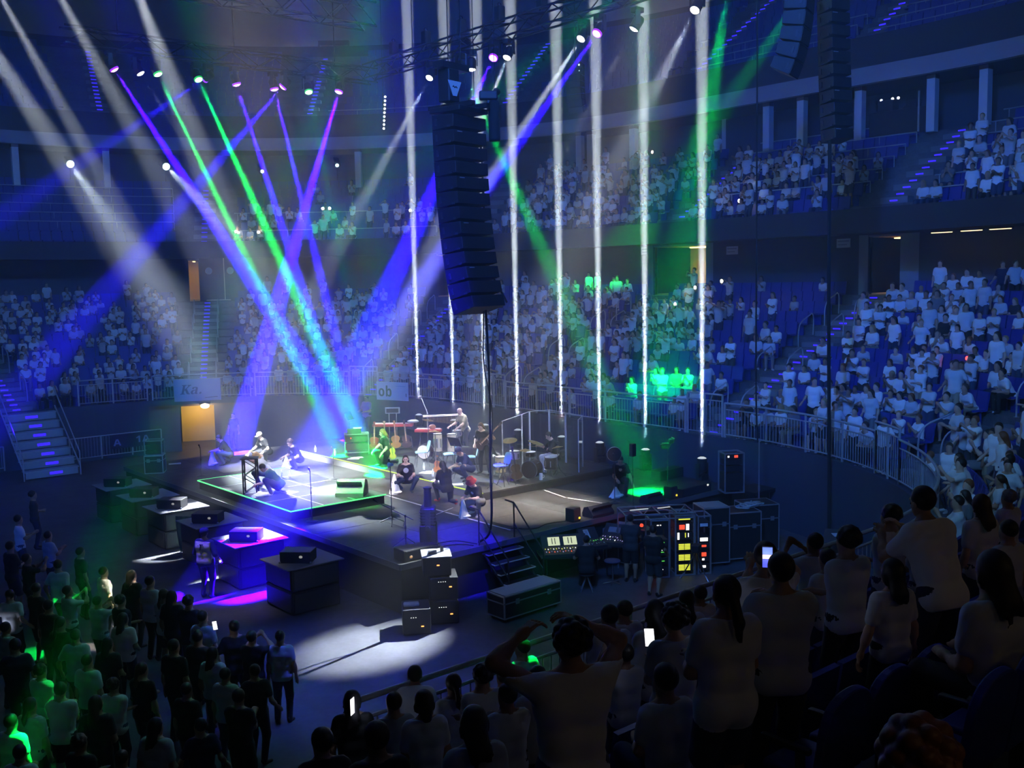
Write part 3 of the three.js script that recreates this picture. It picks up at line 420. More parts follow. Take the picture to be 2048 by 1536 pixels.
{
  const t = thing('stage_platform', 'low square platform with a glowing green edge strip on the deck', 'platform');
  decking(t, 12.82, 15.85, -30.4, -24.35, 3, 4, PLAT, 0.06, platM, 0.016);
  mesh('side_panel', [box(3.0, 0.22, 5.98, 14.335, DECK + 0.11, -27.375)], M.black, t);
  mesh('light_strip', [box(0.025, 0.03, 6.08, 12.8, PLAT - 0.012, -27.375), box(3.07, 0.03, 0.025, 14.33, PLAT - 0.012, -24.335), box(3.07, 0.03, 0.025, 14.33, PLAT - 0.012, -30.415)], ledGreen, t);
  mesh('seam_tape', [box(0.04, 0.004, 6, 13.83, PLAT + 0.001, -27.37), box(0.04, 0.004, 6, 14.84, PLAT + 0.001, -27.37), ...[1, 2, 3].map((k) => box(3, 0.004, 0.04, 14.33, PLAT + 0.001, -30.4 + k * 1.5125))], mat(0.62, 0.62, 0.58, 0.6), t);
}
{
  const t = thing('band_riser', 'long band riser with a yellow lit front edge carrying drums and chairs', 'riser');
  decking(t, 18.05, 23.6, -33.6, -22.55, 3, 6, RISER, 0.05, platM);
  mesh('side_panel', [box(5.5, 0.18, 11.0, 20.825, DECK + 0.095, -28.075)], M.black, t);
  mesh('front_panel', [box(0.02, 0.2, 11.05, 18.035, DECK + 0.1, -28.075)], mat(0.2, 0.2, 0.2, 0.6), t);
  mesh('light_strip', [box(0.03, 0.025, 11.05, 18.03, RISER - 0.01, -28.075)], ledYellow, t);
}
const tapeM = mat(0.8, 0.8, 0.78, 0.6);
tag(mesh('floor_tape', [polyrod([[16.5, 1.203, -25.3], [16.42, 1.203, -22.34]], 0.035, 4), polyrod([[16.41, 1.203, -22.2], [16.39, 1.203, -19.4]], 0.035, 4), polyrod([[15.9, 1.203, -22.1], [16.9, 1.203, -22.5]], 0.02, 4)].flat().map((g) => g.scale(1, 0.1, 1).translate(0, 1.0827, 0)), tapeM, scene), 'long white tape line across the deck beside the platform', 'tape');
tag(mesh('floor_tape', [polyrod([[20.33, 1.203, -22.45], [20.05, 1.203, -21.22]], 0.035, 4), polyrod([[20.07, 1.203, -21.1], [20.3, 1.203, -19.72]], 0.035, 4)].flat().map((g) => g.scale(1, 0.1, 1).translate(0, 1.0827, 0)), tapeM, scene), 'broken white tape line on the deck before the drum riser', 'tape');
scene.children.at(-1).name = 'floor_tape_001';
// ---------------------------------------------------------------- microphone stands
const micG = [lathe([[0, 0], [0.012, 0], [0.018, 0.1], [0.0, 0.1]], 10), ball(0.027, 0, 0.12, 0, 1, 1.15, 1)];
function micStand(x, y, z, h, kind, label, turn = 0, extra) {
  const t = thing('microphone_stand', label, 'microphone stand', [x, y, z], turn, undefined);
  if (kind === 'round') mesh('base', lathe([[0, 0], [0.16, 0], [0.165, 0.015], [0.05, 0.035], [0.015, 0.06], [0, 0.06]], 20), M.plastic, t);
  else for (let i = 0; i < 3; i++) { const a = i * 2.094 + 0.4; mesh('leg', [rod([0, 0.2, 0], [Math.cos(a) * 0.36, 0.015, Math.sin(a) * 0.36], 0.012)], M.plastic, t); }
  const top = kind === 'boom' ? h * 0.86 : h;
  mesh('pole', [cyl(0.013, 0.011, top - 0.02, 0, 0.02, 0, 8), cyl(0.022, 0.022, 0.08, 0, top * 0.55, 0, 8), ...(kind === 'tripod' || kind === 'boom' ? [cyl(0.026, 0.026, 0.14, 0, 0.14, 0, 8)] : [])], M.plastic, t);
  if (kind === 'boom') mesh('boom', [rod([0.2, top - 0.1, 0], [-0.62, top + 0.32, 0], 0.01), cyl(0.024, 0.024, 0.06, 0, top - 0.03, 0, 8)], M.plastic, t);
  const m = mesh('microphone', micG, M.black, t); m.position.set(kind === 'boom' ? -0.66 : 0, kind === 'boom' ? top + 0.34 : h, 0); m.rotation.z = kind === 'boom' ? 0.9 : 0.35;
  if (extra) extra(t); return t;
}
micStand(13.79, DECK, -32.42, 0.95, 'round', 'thin microphone stand on the deck behind the green edged platform');
micStand(13.2, DECK, -23.91, 1.36, 'round', 'black round based microphone stand standing alone before the platform');
micStand(16.69, DECK, -28.67, 0.95, 'round', 'thin microphone stand on the deck between the platform and the riser');
micStand(14.59, DECK, -22.13, 1.62, 'tripod', 'tall tripod microphone stand with a white topped pole right of the platform', 0.3, (t) => { mesh('clip', [ball(0.05, -0.05, 1.62, 0), ball(0.045, 0.05, 1.6, 0.02), rod([-0.1, 1.55, 0], [0.12, 1.58, 0], 0.02)], M.white, t); });
micStand(13.63, DECK, -20.09, 0.84, 'boom', 'short boom microphone stand on the violet lit corner of the deck', -0.75);
micStand(20.59, DECK, -19.72, 1.3, 'round', 'microphone stand with a round black shield near the kneeling man', 0, (t) => { const s = mesh('shield', new THREE.CylinderGeometry(0.2, 0.2, 0.04, 24).rotateX(PI / 2), M.black, t); s.position.set(0, 1.4, 0); s.rotation.y = facing(0); const r = mesh('shield_ring', new THREE.TorusGeometry(0.2, 0.015, 6, 24), M.steel, t); r.position.set(0, 1.4, 0); r.rotation.y = facing(0); });
micStand(20.52, DECK, -18.95, 1.5, 'round', 'tall stand carrying a slim black speaker at the front of the deck', 0, (t) => { mesh('speaker', rbox(0.16, 0.36, 0.14, 0, 1.62, 0, 0.02), M.black, t); });
micStand(22.17, DECK, -19.1, 1.45, 'round', 'stand with two bird shaped lamp heads on the right front edge', 0, (t) => { for (const s of [-1, 1]) { mesh('lamp_head', [turned(rbox(0.22, 0.13, 0.16, 0, 0, 0, 0.03), 0.6 * s, 0.16 * s, 1.58 + 0.06 * s, 0), rod([0, 1.42, 0], [0.16 * s, 1.56, 0], 0.012), box(0.2, 0.012, 0.1, 0.16 * s, 1.67 + 0.06 * s, 0.06, 0.6 * s, 0.4)], M.black, t); } });
micStand(24.1, DECK, -22.43, 0.98, 'round', 'thin stand beside the light boxes at the rear of the deck');
// music stands on the riser
function musicStand(x, z, turn, label) { const t = thing('music_stand', label, 'music stand', [x, RISER, z], turn); for (let i = 0; i < 3; i++) { const a = i * 2.094; mesh('leg', rod([0, 0.16, 0], [Math.cos(a) * 0.26, 0.012, Math.sin(a) * 0.26], 0.01), M.plastic, t); } mesh('pole', cyl(0.012, 0.01, 0.95, 0, 0.1, 0, 8), M.plastic, t); mesh('desk', [box(0.46, 0.32, 0.012, 0, 1.14, 0, 0, -0.5), box(0.46, 0.015, 0.06, 0, 1.0, 0.1, 0, -0.5)], M.plastic, t); return t; }
musicStand(19.9, -32.9, 0.5, 'music stand with a violet lit desk at the far end of the riser');
musicStand(18.9, -25.0, 1.8, 'music stand between the two blue chairs nearest the drums');
musicStand(18.75, -22.95, 1.2, 'music stand at the front right corner of the riser');
// ---------------------------------------------------------------- speakers and boxes on the deck
function cabinet(name, label, category, w, h, d, pos, turn, { grille = true, knob, legs, top } = {}) {
  const t = thing(name, label, category, pos, turn);
  mesh('cabinet', rbox(w, h, d, 0, h / 2, 0, 0.015), M.black, t);
  if (grille) mesh('grille', rbox(w * 0.92, h * 0.86, 0.02, 0, h / 2, d / 2 + 0.005, 0.008, 1), M.plastic, t);
  if (knob) mesh('indicator', ball(0.035, knob[0], knob[1], d / 2 + 0.02, 1.2, 0.9, 0.6), glow(...knob[2]), t);
  if (top) mesh('handle', polyrod([[-0.08, h, 0], [-0.06, h + 0.04, 0], [0.06, h + 0.04, 0], [0.08, h, 0]], 0.01), M.steel, t);
  return t;
}
function wedge(label, pos, turn, w = 0.62, s = 1, M1 = M.plastic) {
  const t = thing('monitor_wedge', label, 'stage monitor', pos, turn); t.scale.setScalar(s);
  mesh('cabinet', prism([[-0.28, 0], [0.28, 0], [0.3, 0.1], [0.02, 0.42], [-0.2, 0.36], [-0.3, 0.14]], w, 0.008).rotateY(PI / 2).translate(-w / 2, 0, 0), M1, t);
  mesh('grille', turned(box(w * 0.9, 0.012, 0.36, 0, 0, 0, 0, 0.85), 0, 0, 0.265, -0.17), M.plastic, t);
  mesh('port', [new THREE.CylinderGeometry(0.06, 0.06, 0.02, 16).rotateZ(PI / 2).translate(-w / 2 - 0.006, 0.2, 0.05)], M.black, t); return t;
}
wedge('grey wedge monitor speaker on the right edge of the green edged platform', [15.1, PLAT, -24.95], 2.35, 0.72, 1.12, mat(0.1, 0.1, 0.1, 0.6));
wedge('black wedge monitor on the right front edge, nearer the steps', [19.17, DECK, -18.98], PI, 1.15, 0.7);
wedge('black wedge monitor on the front edge before the kneeling man', [21.4, DECK, -19.02], PI, 1.15, 0.6);
cabinet('fill_speaker', 'small black speaker with a yellow badge, nearest the steps on the front edge', 'speaker', 0.3, 0.36, 0.28, [18.22, DECK, -18.98], 0.1, { knob: [0.08, 0.09, [1, 0.75, 0.05, 1.2]] });
cabinet('fill_speaker', 'small black speaker with a yellow badge beside the green pool of light', 'speaker', 0.3, 0.36, 0.28, [22.15, DECK, -18.98], 0.1, { knob: [0.08, 0.09, [1, 0.75, 0.05, 1.2]] });
cabinet('low_speaker', 'long low black speaker at the right end of the front edge', 'speaker', 1.4, 0.24, 0.4, [23.1, DECK, -18.98], 0.04, { knob: [0.5, 0.2, [0.9, 0.9, 0.9, 1]] });
cabinet('low_speaker', 'low black speaker lying at the near corner of the deck', 'speaker', 0.95, 0.26, 0.45, [13.2, DECK, -19.05], -0.02, { knob: [-0.3, 0.1, [0.9, 0.5, 0.2, 0.6]] });
cabinet('low_speaker', 'low black box at the rear right of the deck between two beam lights', 'speaker', 0.4, 0.32, 1.1, [24.3, DECK, -20.95], PI / 2 + PI, {});
cabinet('equipment_box', 'dark red equipment box behind the man in the flat cap', 'box', 1.0, 0.4, 0.4, [19.0, DECK - 1.2, -37.2], 0, { grille: false }).children[0].material = mat(0.2, 0.03, 0.03, 0.6);
{ const t = thing('follow_spot', 'tall black follow spot with an upright barrel at the near stage corner', 'stage light', [13.75, DECK, -19.3], 0.9);
  mesh('body', [rbox(0.5, 0.62, 0.4, 0, 0.34, 0, 0.03), rbox(0.44, 0.42, 0.36, 0, 0.86, 0, 0.05)], M.black, t); mesh('fin', [0, 1, 2, 3, 4].map((i) => box(0.46, 0.015, 0.38, 0, 0.7 + i * 0.07, 0)), M.plastic, t); mesh('barrel', [cyl(0.1, 0.085, 0.48, 0, 1.04, 0, 14), cyl(0.1, 0.1, 0.03, 0, 1.5, 0, 14)], M.black, t); mesh('yoke', [box(0.04, 0.5, 0.12, -0.28, 0.8, 0), box(0.04, 0.5, 0.12, 0.28, 0.8, 0)], M.plastic, t); mesh('knob', [new THREE.CylinderGeometry(0.05, 0.05, 0.05, 10).rotateZ(PI / 2).translate(-0.33, 0.62, 0)], M.plastic, t); }
function cable(name, label, pts, r, m = M.blackMatt) { const o = mesh(name, tube(pts, r, 40, 5), m, scene); o.name = numbered(name); return tag(o, label, 'cable'); }
cable('floor_cable', 'black cable looping over the violet deck right of the follow spot', [[13.98, 1.3, -19.35], [14.25, 1.225, -19.6], [14.7, 1.215, -19.5], [14.9, 1.215, -18.9]], 0.014);
cable('floor_cable', 'second black cable beside the follow spot cable on the deck', [[13.98, 1.24, -19.25], [14.3, 1.215, -19.3], [14.6, 1.215, -19.15], [14.75, 1.215, -18.85]], 0.014);
cable('floor_cable', 'thin cable lying on the deck left of the small speaker', [[16.5, 1.21, -19.5], [16.9, 1.21, -19.05], [17.5, 1.21, -19.2], [18.1, 1.21, -19.05]], 0.012);
// flight case racks on the deck
const edgeM = M.alu;
function flightCase(name, label, w, h, d, pos, turn, { lid = true, top, category = 'flight case', wheels = true, body = M.black } = {}) {
  const t = thing(name, label, category, pos, turn), y0 = wheels ? 0.1 : 0;
  mesh('case_body', rbox(w, h - y0, d, 0, y0 + (h - y0) / 2, 0, 0.012), body, t);
  const e = []; for (const sx of [-1, 1]) for (const sz of [-1, 1]) e.push(box(0.03, h - y0, 0.03, sx * (w / 2 - 0.01), y0 + (h - y0) / 2, sz * (d / 2 - 0.01))); for (const y of [y0 + 0.012, h - 0.012]) for (const s of [-1, 1]) { e.push(box(w, 0.03, 0.03, 0, y, s * (d / 2 - 0.01)), box(0.03, 0.03, d, s * (w / 2 - 0.01), y, 0)); }
  mesh('edge_rail', e, edgeM, t);
  if (lid) mesh('lid_band', [box(w + 0.012, 0.03, d + 0.012, 0, h * 0.72, 0)], M.steel, t);
  for (const s of [-0.28, 0.28]) mesh('latch', rbox(0.11, 0.12, 0.02, s * w, h * 0.72, d / 2 + 0.012, 0.006, 1), M.steel, t);
  if (wheels) for (const sx of [-1, 1]) for (const sz of [-1, 1]) mesh('caster', new THREE.CylinderGeometry(0.05, 0.05, 0.035, 10).rotateZ(PI / 2).translate(sx * (w / 2 - 0.1), 0.05, sz * (d / 2 - 0.1)), M.plastic, t);
  if (top) mesh('top_panel', rbox(w * 0.93, 0.012, d * 0.9, 0, h + 0.006, 0, 0.004, 1), top, t); return t;
}
flightCase('flight_case', 'dark flight case with the open rack on it at the back left deck corner', 0.62, 0.62, 0.56, [12.95, DECK, -34.3], -0.55, { wheels: false });
function rack(name, label, w, h, d, pos, turn, units) {
  const t = thing(name, label, 'equipment rack', pos, turn); const e = [];
  for (const sx of [-1, 1]) for (const sz of [-1, 1]) e.push(box(0.035, h, 0.035, sx * (w / 2 - 0.017), h / 2, sz * (d / 2 - 0.017))); for (const y of [0.017, h - 0.017]) for (const s of [-1, 1]) e.push(box(w, 0.035, 0.035, 0, y, s * (d / 2 - 0.017)), box(0.035, 0.035, d, s * (w / 2 - 0.017), y, 0));
  mesh('frame', e, M.steel, t);
  for (const [y, uh, lights] of units) { const u = mesh('rack_unit', rbox(w * 0.86, uh * 0.94, d * 0.8, 0, y + uh / 2, 0, 0.008, 1), M.black, t); for (const [lx, ly, lw, lh, c] of lights ?? []) mesh('indicator', box(lw, lh, 0.012, lx * w, y + uh / 2 + ly, d * 0.4 + 0.008), c, u); }
  return t;
}
const gW = glow(1, 1, 1, 1.6), gY = glow(0.75, 0.8, 0.06, 1.2), gR = glow(1, 0.08, 0.03, 1.4), gG = glow(0.12, 0.8, 0.1, 0.9), gO = glow(1, 0.35, 0.08, 3), gV = glow(0.45, 0.4, 0.9, 0.8), gC = glow(0.25, 0.7, 1, 1.2), gS = glow(0.62, 0.7, 0.45, 1.1);
rack('open_rack', 'open steel rack of gear stacked at the back left deck corner', 0.6, 0.52, 0.5, [12.95, DECK + 0.62, -34.3], -0.55, [[0.04, 0.14], [0.2, 0.14], [0.36, 0.12]]);
rack('tall_rack', 'tall steel framed rack with a red lamp at the right end of the stage', 0.62, 1.2, 0.56, [24.1, DECK, -18.3], -0.55, [[0.05, 0.55], [0.64, 0.16], [0.84, 0.16], [1.02, 0.14, [[-0.28, 0, 0.05, 0.05, gW], [0.1, 0, 0.11, 0.07, gR]]]]);
tag(mesh('side_deck', [rbox(1.6, 0.1, 0.9, 25.2, DECK - 0.055, -18.1, 0.01), ...[24.6, 25.2, 25.85].map((x) => box(0.06, 1.1, 0.06, x, 0.55, -17.75))], M.black, scene), 'narrow black side deck on legs under the tall red lamp rack', 'platform');
// ---------------------------------------------------------------- chairs, bottles, papers
function chairShell(blue) {
  const t = new THREE.Group(); const seat = [], m = blue;
  const P = (u, v) => { const a = u * 2 - 1; return [a * 0.215 * (1 - 0.12 * v * v), v, 0]; };
  const N = 8, pos = [], idx = [], curve = (v) => (v < 0.5 ? [0.45 + 0.02 * Math.sin(v * 6), 0.2 - v * 0.8] : [0.45 + (v - 0.5) * 0.78, -0.2 - (v - 0.5) * 0.2 - 0.02]);
  const grid = (v0, v1, w0, w1, round) => { const p = [], ix = [], nu = 8, nv = 8; for (let s = 0; s < 2; s++) for (let j = 0; j <= nv; j++) for (let i = 0; i <= nu; i++) { const u = i / nu * 2 - 1, q = j / nv, v = v0 + (v1 - v0) * q, [y, z] = curve(v), w = lerp(w0, w1, q) * (1 - round * Math.pow(Math.abs(q * 2 - 1), 4)), dish = 0.03 * u * u; p.push(u * w, y + (v < 0.5 ? dish : 0) - (s ? 0.02 : 0) * (v < 0.5 ? 1 : 0), z + (v < 0.5 ? 0 : dish) - (s && v >= 0.5 ? 0.02 : 0)); } const W = nu + 1, A = W * (nv + 1); for (let s = 0; s < 2; s++) for (let j = 0; j < nv; j++) for (let i = 0; i < nu; i++) { const a = s * A + j * W + i; s ? ix.push(a, a + 1, a + W, a + 1, a + W + 1, a + W) : ix.push(a, a + W, a + 1, a + 1, a + W, a + W + 1); } for (let i = 0; i < nu; i++) for (const r of [0, nv]) { const a = r * W + i; ix.push(a, a + 1, a + A, a + 1, a + A + 1, a + A); } for (let j = 0; j < nv; j++) for (const c of [0, nu]) { const a = j * W + c; ix.push(a, a + W, a + A, a + W, a + W + A, a + A); } const g = new THREE.BufferGeometry(); g.setAttribute('position', new THREE.Float32BufferAttribute(p, 3)); g.setIndex(ix); const h = g.toNonIndexed(); h.computeVertexNormals(); return h; };
  mesh('seat', grid(0.02, 0.48, 0.2, 0.22, 0.25), m, t); mesh('backrest', grid(0.56, 1.0, 0.2, 0.19, 0.35), m, t);
  for (const sx of [-1, 1]) { mesh('leg', rod([0.17 * sx, 0.44, 0.14], [0.21 * sx, 0.0, 0.2], 0.012), M.chrome, t); mesh('leg', rod([0.17 * sx, 0.44, -0.16], [0.21 * sx, 0.0, -0.24], 0.012), M.chrome, t); mesh('back_post', polyrod([[0.13 * sx, 0.44, -0.17], [0.15 * sx, 0.52, -0.24], [0.13 * sx, 0.68, -0.28]], 0.011), M.chrome, t); }
  return t;
}
const blueSeat = mat(0.22, 0.45, 0.56, 0.5), chairProto = chairShell(blueSeat);
function stageChair(label, pos, turn) { const t = thing('stage_chair', label, 'chair', pos, turn, undefined); for (const c of chairProto.children) t.add(c.clone()); return t; }
stageChair('pale blue plastic chair nearest the woman holding the violin', [19.31, RISER, -27.4], facing(-75));
stageChair('pale blue plastic chair in the middle of the row, before the percussion', [19.75, RISER, -26.4], facing(-70));
stageChair('pale blue chair behind the crouching man in the navy jacket', [19.85, RISER, -25.45], facing(-85));
stageChair('plastic chair lit bright violet beside the clear drum shield', [19.6, RISER, -23.6], facing(-60));
const bottleM = new THREE.MeshPhysicalMaterial({ color: lin(0.85, 0.9, 0.95), roughness: 0.25, transmission: 0.35, thickness: 0 });
function bottle(label, x, y, z) { const t = thing('water_bottle', label, 'bottle', [x, y, z]); mesh('bottle_body', lathe([[0, 0], [0.036, 0], [0.038, 0.02], [0.036, 0.1], [0.038, 0.16], [0.014, 0.21], [0.014, 0.225], [0, 0.225]], 12), bottleM, t); mesh('cap', cyl(0.017, 0.017, 0.025, 0, 0.222, 0, 10), M.white, t); mesh('label_band', cyl(0.0385, 0.0385, 0.06, 0, 0.07, 0, 12), M.white, t); return t; }
bottle('clear water bottle beside the rack at the back left deck corner', 13.62, DECK, -35.3); bottle('water bottle on the riser edge, left of the other riser bottles', 18.3, RISER, -31.3);
bottle('left one of two bottles on the platform back edge', 14.9, PLAT, -28.85); bottle('right one of two bottles on the platform back edge', 15.05, PLAT, -28.6);
bottle('water bottle left of the standing violin on the riser', 18.95, RISER, -26.75); bottle('water bottle nearer the riser front, before the standing violin', 18.5, RISER, -25.64);
bottle('water bottle among the music on the far end of the riser', 18.25, RISER, -32.6);
tag(mesh('drink_can', [lathe([[0, 0], [0.05, 0], [0.055, 0.01], [0.055, 0.2], [0.048, 0.21], [0, 0.21]], 14).translate(20.5, RISER, -22.75), new THREE.TorusGeometry(0.045, 0.01, 6, 12).translate(20.57, RISER + 0.11, -22.73)], M.white, scene), 'white mug with a handle on the riser before the drum kit', 'mug');
const paperM = mat(0.8, 0.8, 0.78, 0.9);
function paper(label, x, y, z, turn, n = 1) { const t = thing('sheet_music', label, 'paper', [x, y, z], turn); for (let i = 0; i < n; i++) mesh('sheet', box(0.3, 0.004, 0.42, i * 0.21, 0.003 + i * 0.004, i * 0.1, i * 0.4), paperM, t); }
paper('white sheet lying on the violet lit deck near the back left rack', 14.08, DECK, -35.4, 1.2); paper('white sheets beside the chair on the riser', 18.72, RISER, -26.3, 0.5, 2); paper('white sheet at the riser front near the crouching woman', 18.2, RISER, -25.0, 0.3); paper('open white music folder on the green lit end of the riser', 18.45, RISER, -30.3, 0.9, 2); paper('white sheet on the riser edge beside the red shoed woman', 18.25, RISER, -24.1, 1.0); paper('small white sheet on the platform deck', 14.0, PLAT, -26.6, 0.3); paper('crumpled white paper near the wedge monitor', 14.9, PLAT, -25.75, 0.7);
// lattice podium
{ const t = thing('truss_podium', 'black lattice podium of short truss on the platform', 'podium', [13.15, PLAT, -27.4], -0.6), g = []; const q = 0.19, h = 1.02;
  for (const sx of [-1, 1]) for (const sz of [-1, 1]) mesh('chord', rod([sx * q, 0, sz * q], [sx * q, h, sz * q], 0.025), M.black, t);
  for (let i = 0; i < 4; i++) for (const s of [-1, 1]) { const y0 = i * h / 4, y1 = (i + 1) * h / 4; g.push(rod([-q, i % 2 ? y1 : y0, s * q], [q, i % 2 ? y0 : y1, s * q], 0.012), rod([s * q, i % 2 ? y1 : y0, -q], [s * q, i % 2 ? y0 : y1, q], 0.012)); } mesh('lattice', g, M.black, t); mesh('top_plate', rbox(0.5, 0.03, 0.44, 0, h + 0.015, 0, 0.01), M.black, t); }
// ---------------------------------------------------------------- instruments
const woodM = mat(0.4, 0.15, 0.04, 0.35), goldM = mat(0.65, 0.5, 0.2, 0.3, 0.9), skinDrum = mat(0.75, 0.73, 0.66, 0.6), shellM = mat(0.05, 0.03, 0.025, 0.35);
function fiddleOutline(w, h) { const s = new THREE.Shape(); s.moveTo(0, 0); s.bezierCurveTo(w * 0.62, 0, w * 0.6, h * 0.36, w * 0.32, h * 0.46); s.bezierCurveTo(w * 0.28, h * 0.55, w * 0.36, h * 0.6, w * 0.42, h * 0.68); s.bezierCurveTo(w * 0.48, h * 0.95, w * 0.2, h, 0, h); s.bezierCurveTo(-w * 0.2, h, -w * 0.48, h * 0.95, -w * 0.42, h * 0.68); s.bezierCurveTo(-w * 0.36, h * 0.6, -w * 0.28, h * 0.55, -w * 0.32, h * 0.46); s.bezierCurveTo(-w * 0.6, h * 0.36, -w * 0.62, 0, 0, 0); return s; }
function stringInstrument(name, label, category, { w, h, d, neck, body, pos, quat, board = M.black, group }) {
  const t = thing(name, label, category, pos, 0, group); if (quat) t.quaternion.copy(quat);
  mesh('body', new THREE.ExtrudeGeometry(fiddleOutline(w, h), { depth: d, bevelEnabled: true, bevelSize: 0.006, bevelThickness: 0.006, bevelSegments: 1, curveSegments: 8 }).translate(0, 0, -d / 2), body, t);
  mesh('neck', [box(w * 0.12, neck + h * 0.35, 0.02, 0, h * 0.65 + neck / 2, d / 2 + 0.012)], board, t); mesh('headstock', [rbox(w * 0.18, neck * 0.3, 0.022, 0, h + neck * 1.0, d / 2, 0.006, 1), ...[-1, 1].map((s) => box(0.02, 0.012, 0.02, s * w * 0.13, h + neck, d / 2)), ...[-1, 1].map((s) => box(0.02, 0.012, 0.02, s * w * 0.13, h + neck * 1.1, d / 2))], body, t);
  mesh('bridge', box(w * 0.22, 0.012, 0.03, 0, h * 0.38, d / 2 + 0.015), board, t); return t;
}
const qE = (x, y, z) => new THREE.Quaternion().setFromEuler(new THREE.Euler(x, y, z, 'YXZ'));
stringInstrument('violin', 'orange brown violin held upright by the kneeling long haired woman', 'violin', { w: 0.21, h: 0.37, d: 0.045, neck: 0.15, body: woodM, pos: [18.72, RISER + 0.22, -28.2], quat: qE(-0.15, facing(-10), 0.1) });
stringInstrument('violin', 'violin standing upright on the riser beside the water bottles', 'violin', { w: 0.21, h: 0.37, d: 0.045, neck: 0.15, body: woodM, pos: [18.95, RISER + 0.02, -26.05], quat: qE(-0.12, facing(0), -0.05) });
{ const t = thing('guitar_rack', 'low rack holding guitars behind the kneeling violin player', 'rack', [20.2, RISER, -30.6], facing(15)); mesh('frame', [polyrod([[-0.8, 0, 0.2], [-0.8, 0.5, -0.15], [0.8, 0.5, -0.15], [0.8, 0, 0.2]], 0.016), polyrod([[-0.8, 0.12, 0.12], [0.8, 0.12, 0.12]], 0.016), polyrod([[-0.8, 0, -0.2], [-0.8, 0.4, -0.12]], 0.016), polyrod([[0.8, 0, -0.2], [0.8, 0.4, -0.12]], 0.016)].flat(), M.plastic, t);
  [['red bodied electric guitar at the left end of the guitar rack', [0.3, 0.03, 0.02]], ['pale bodied guitar second from the left in the rack', [0.55, 0.4, 0.22]], ['brown acoustic guitar third from the left in the rack', [0.34, 0.16, 0.05]], ['dark guitar at the right end of the guitar rack', [0.05, 0.03, 0.03]]].forEach(([l, c], i) => { const p = V3(-0.6 + i * 0.4, 0.13, 0.1).applyAxisAngle(V3(0, 1, 0), facing(15)).add(V3(20.2, RISER, -30.6)); stringInstrument('guitar', l, 'guitar', { w: 0.36, h: 0.46, d: 0.07, neck: 0.48, body: mat(...c, 0.35), pos: p.toArray(), quat: qE(-0.22, facing(15), (i - 1.5) * 0.04), board: mat(0.35, 0.22, 0.12, 0.5) }); }); }
stringInstrument('guitar', 'dark guitar leaning on its stand before the drum kit', 'guitar', { w: 0.36, h: 0.46, d: 0.07, neck: 0.46, body: mat(0.03, 0.025, 0.025, 0.3), pos: [19.62, RISER + 0.14, -22.85], quat: qE(-0.2, facing(20), 0.1) });
tag(mesh('guitar_stand', [[0, 1, 2].map((i) => rod([19.58, RISER + 0.45, -22.93], [19.58 + 0.22 * Math.cos(i * 2.1), RISER, -22.93 + 0.22 * Math.sin(i * 2.1)], 0.012)), rod([19.4, RISER + 0.13, -22.75], [19.85, RISER + 0.13, -22.95], 0.014)].flat(), M.plastic, scene), 'black guitar stand under the dark guitar by the drums', 'stand'); 
{ const t = thing('small_tripod', 'small black tripod beside the guitar stand on the riser', 'tripod', [19.15, RISER, -22.95], 0); for (let i = 0; i < 3; i++) mesh('leg', rod([0, 0.42, 0], [Math.cos(i * 2.1) * 0.22, 0, Math.sin(i * 2.1) * 0.22], 0.014), M.plastic, t); mesh('head', [cyl(0.03, 0.02, 0.14, 0, 0.4, 0, 8), rbox(0.14, 0.05, 0.1, 0, 0.55, 0, 0.01, 1)], M.plastic, t); }
// keyboards
function keyboard(label, pos, turn, L, body, extra) { const t = thing('keyboard', label, 'keyboard', pos, turn); mesh('case_body', rbox(L, 0.1, 0.32, 0, 0.86, 0, 0.02), body, t); mesh('keys', Array.from({ length: Math.round(L / 0.045) - 2 }, (_, i) => box(0.04, 0.02, 0.14, -L / 2 + 0.08 + i * 0.045, 0.915, 0.08)), M.white, t); for (const s of [-1, 1]) mesh('leg', [rod([s * L * 0.36, 0, 0.22], [s * L * 0.3, 0.82, -0.1], 0.016), rod([s * L * 0.36, 0, -0.22], [s * L * 0.3, 0.82, 0.1], 0.016)], M.plastic, t); if (extra) extra(t); return t; }
const redBody = mat(0.42, 0.05, 0.05, 0.4);
keyboard('long red keyboard behind the guitar rack', [20.75, RISER, -31.2], facing(175), 1.5, redBody, (t) => { mesh('lamp_shade', ball(0.22, -0.75, 0.99, 0.05, 1, 0.28, 0.8, 16, 8), mat(0.75, 0.75, 0.72, 0.6), t); });
keyboard('shorter red keyboard left of the percussion', [20.85, RISER, -29.1], facing(170), 0.95, redBody, (t) => { mesh('hat', [ball(0.13, -0.15, 0.99, 0, 1, 0.7, 1)], mat(0.55, 0.25, 0.15, 0.8), t); });
{ const t = thing('screen_on_stand', 'grey screen on a rolling stand behind the red keyboard', 'screen', [21.12, RISER, -31.76], facing(0)); mesh('frame', [rbox(0.56, 0.24, 0.05, 0, 1.32, 0, 0.02)], mat(0.3, 0.33, 0.38, 0.5), t); mesh('panel', rbox(0.46, 0.16, 0.02, 0, 1.32, 0.026, 0.01, 1), M.plastic, t); mesh('pole', [cyl(0.02, 0.02, 1.2, -0.14, 0.02, 0, 8), cyl(0.02, 0.02, 1.2, 0.14, 0.02, 0, 8), box(0.6, 0.04, 0.4, 0, 0.03, 0)], M.steel, t); }
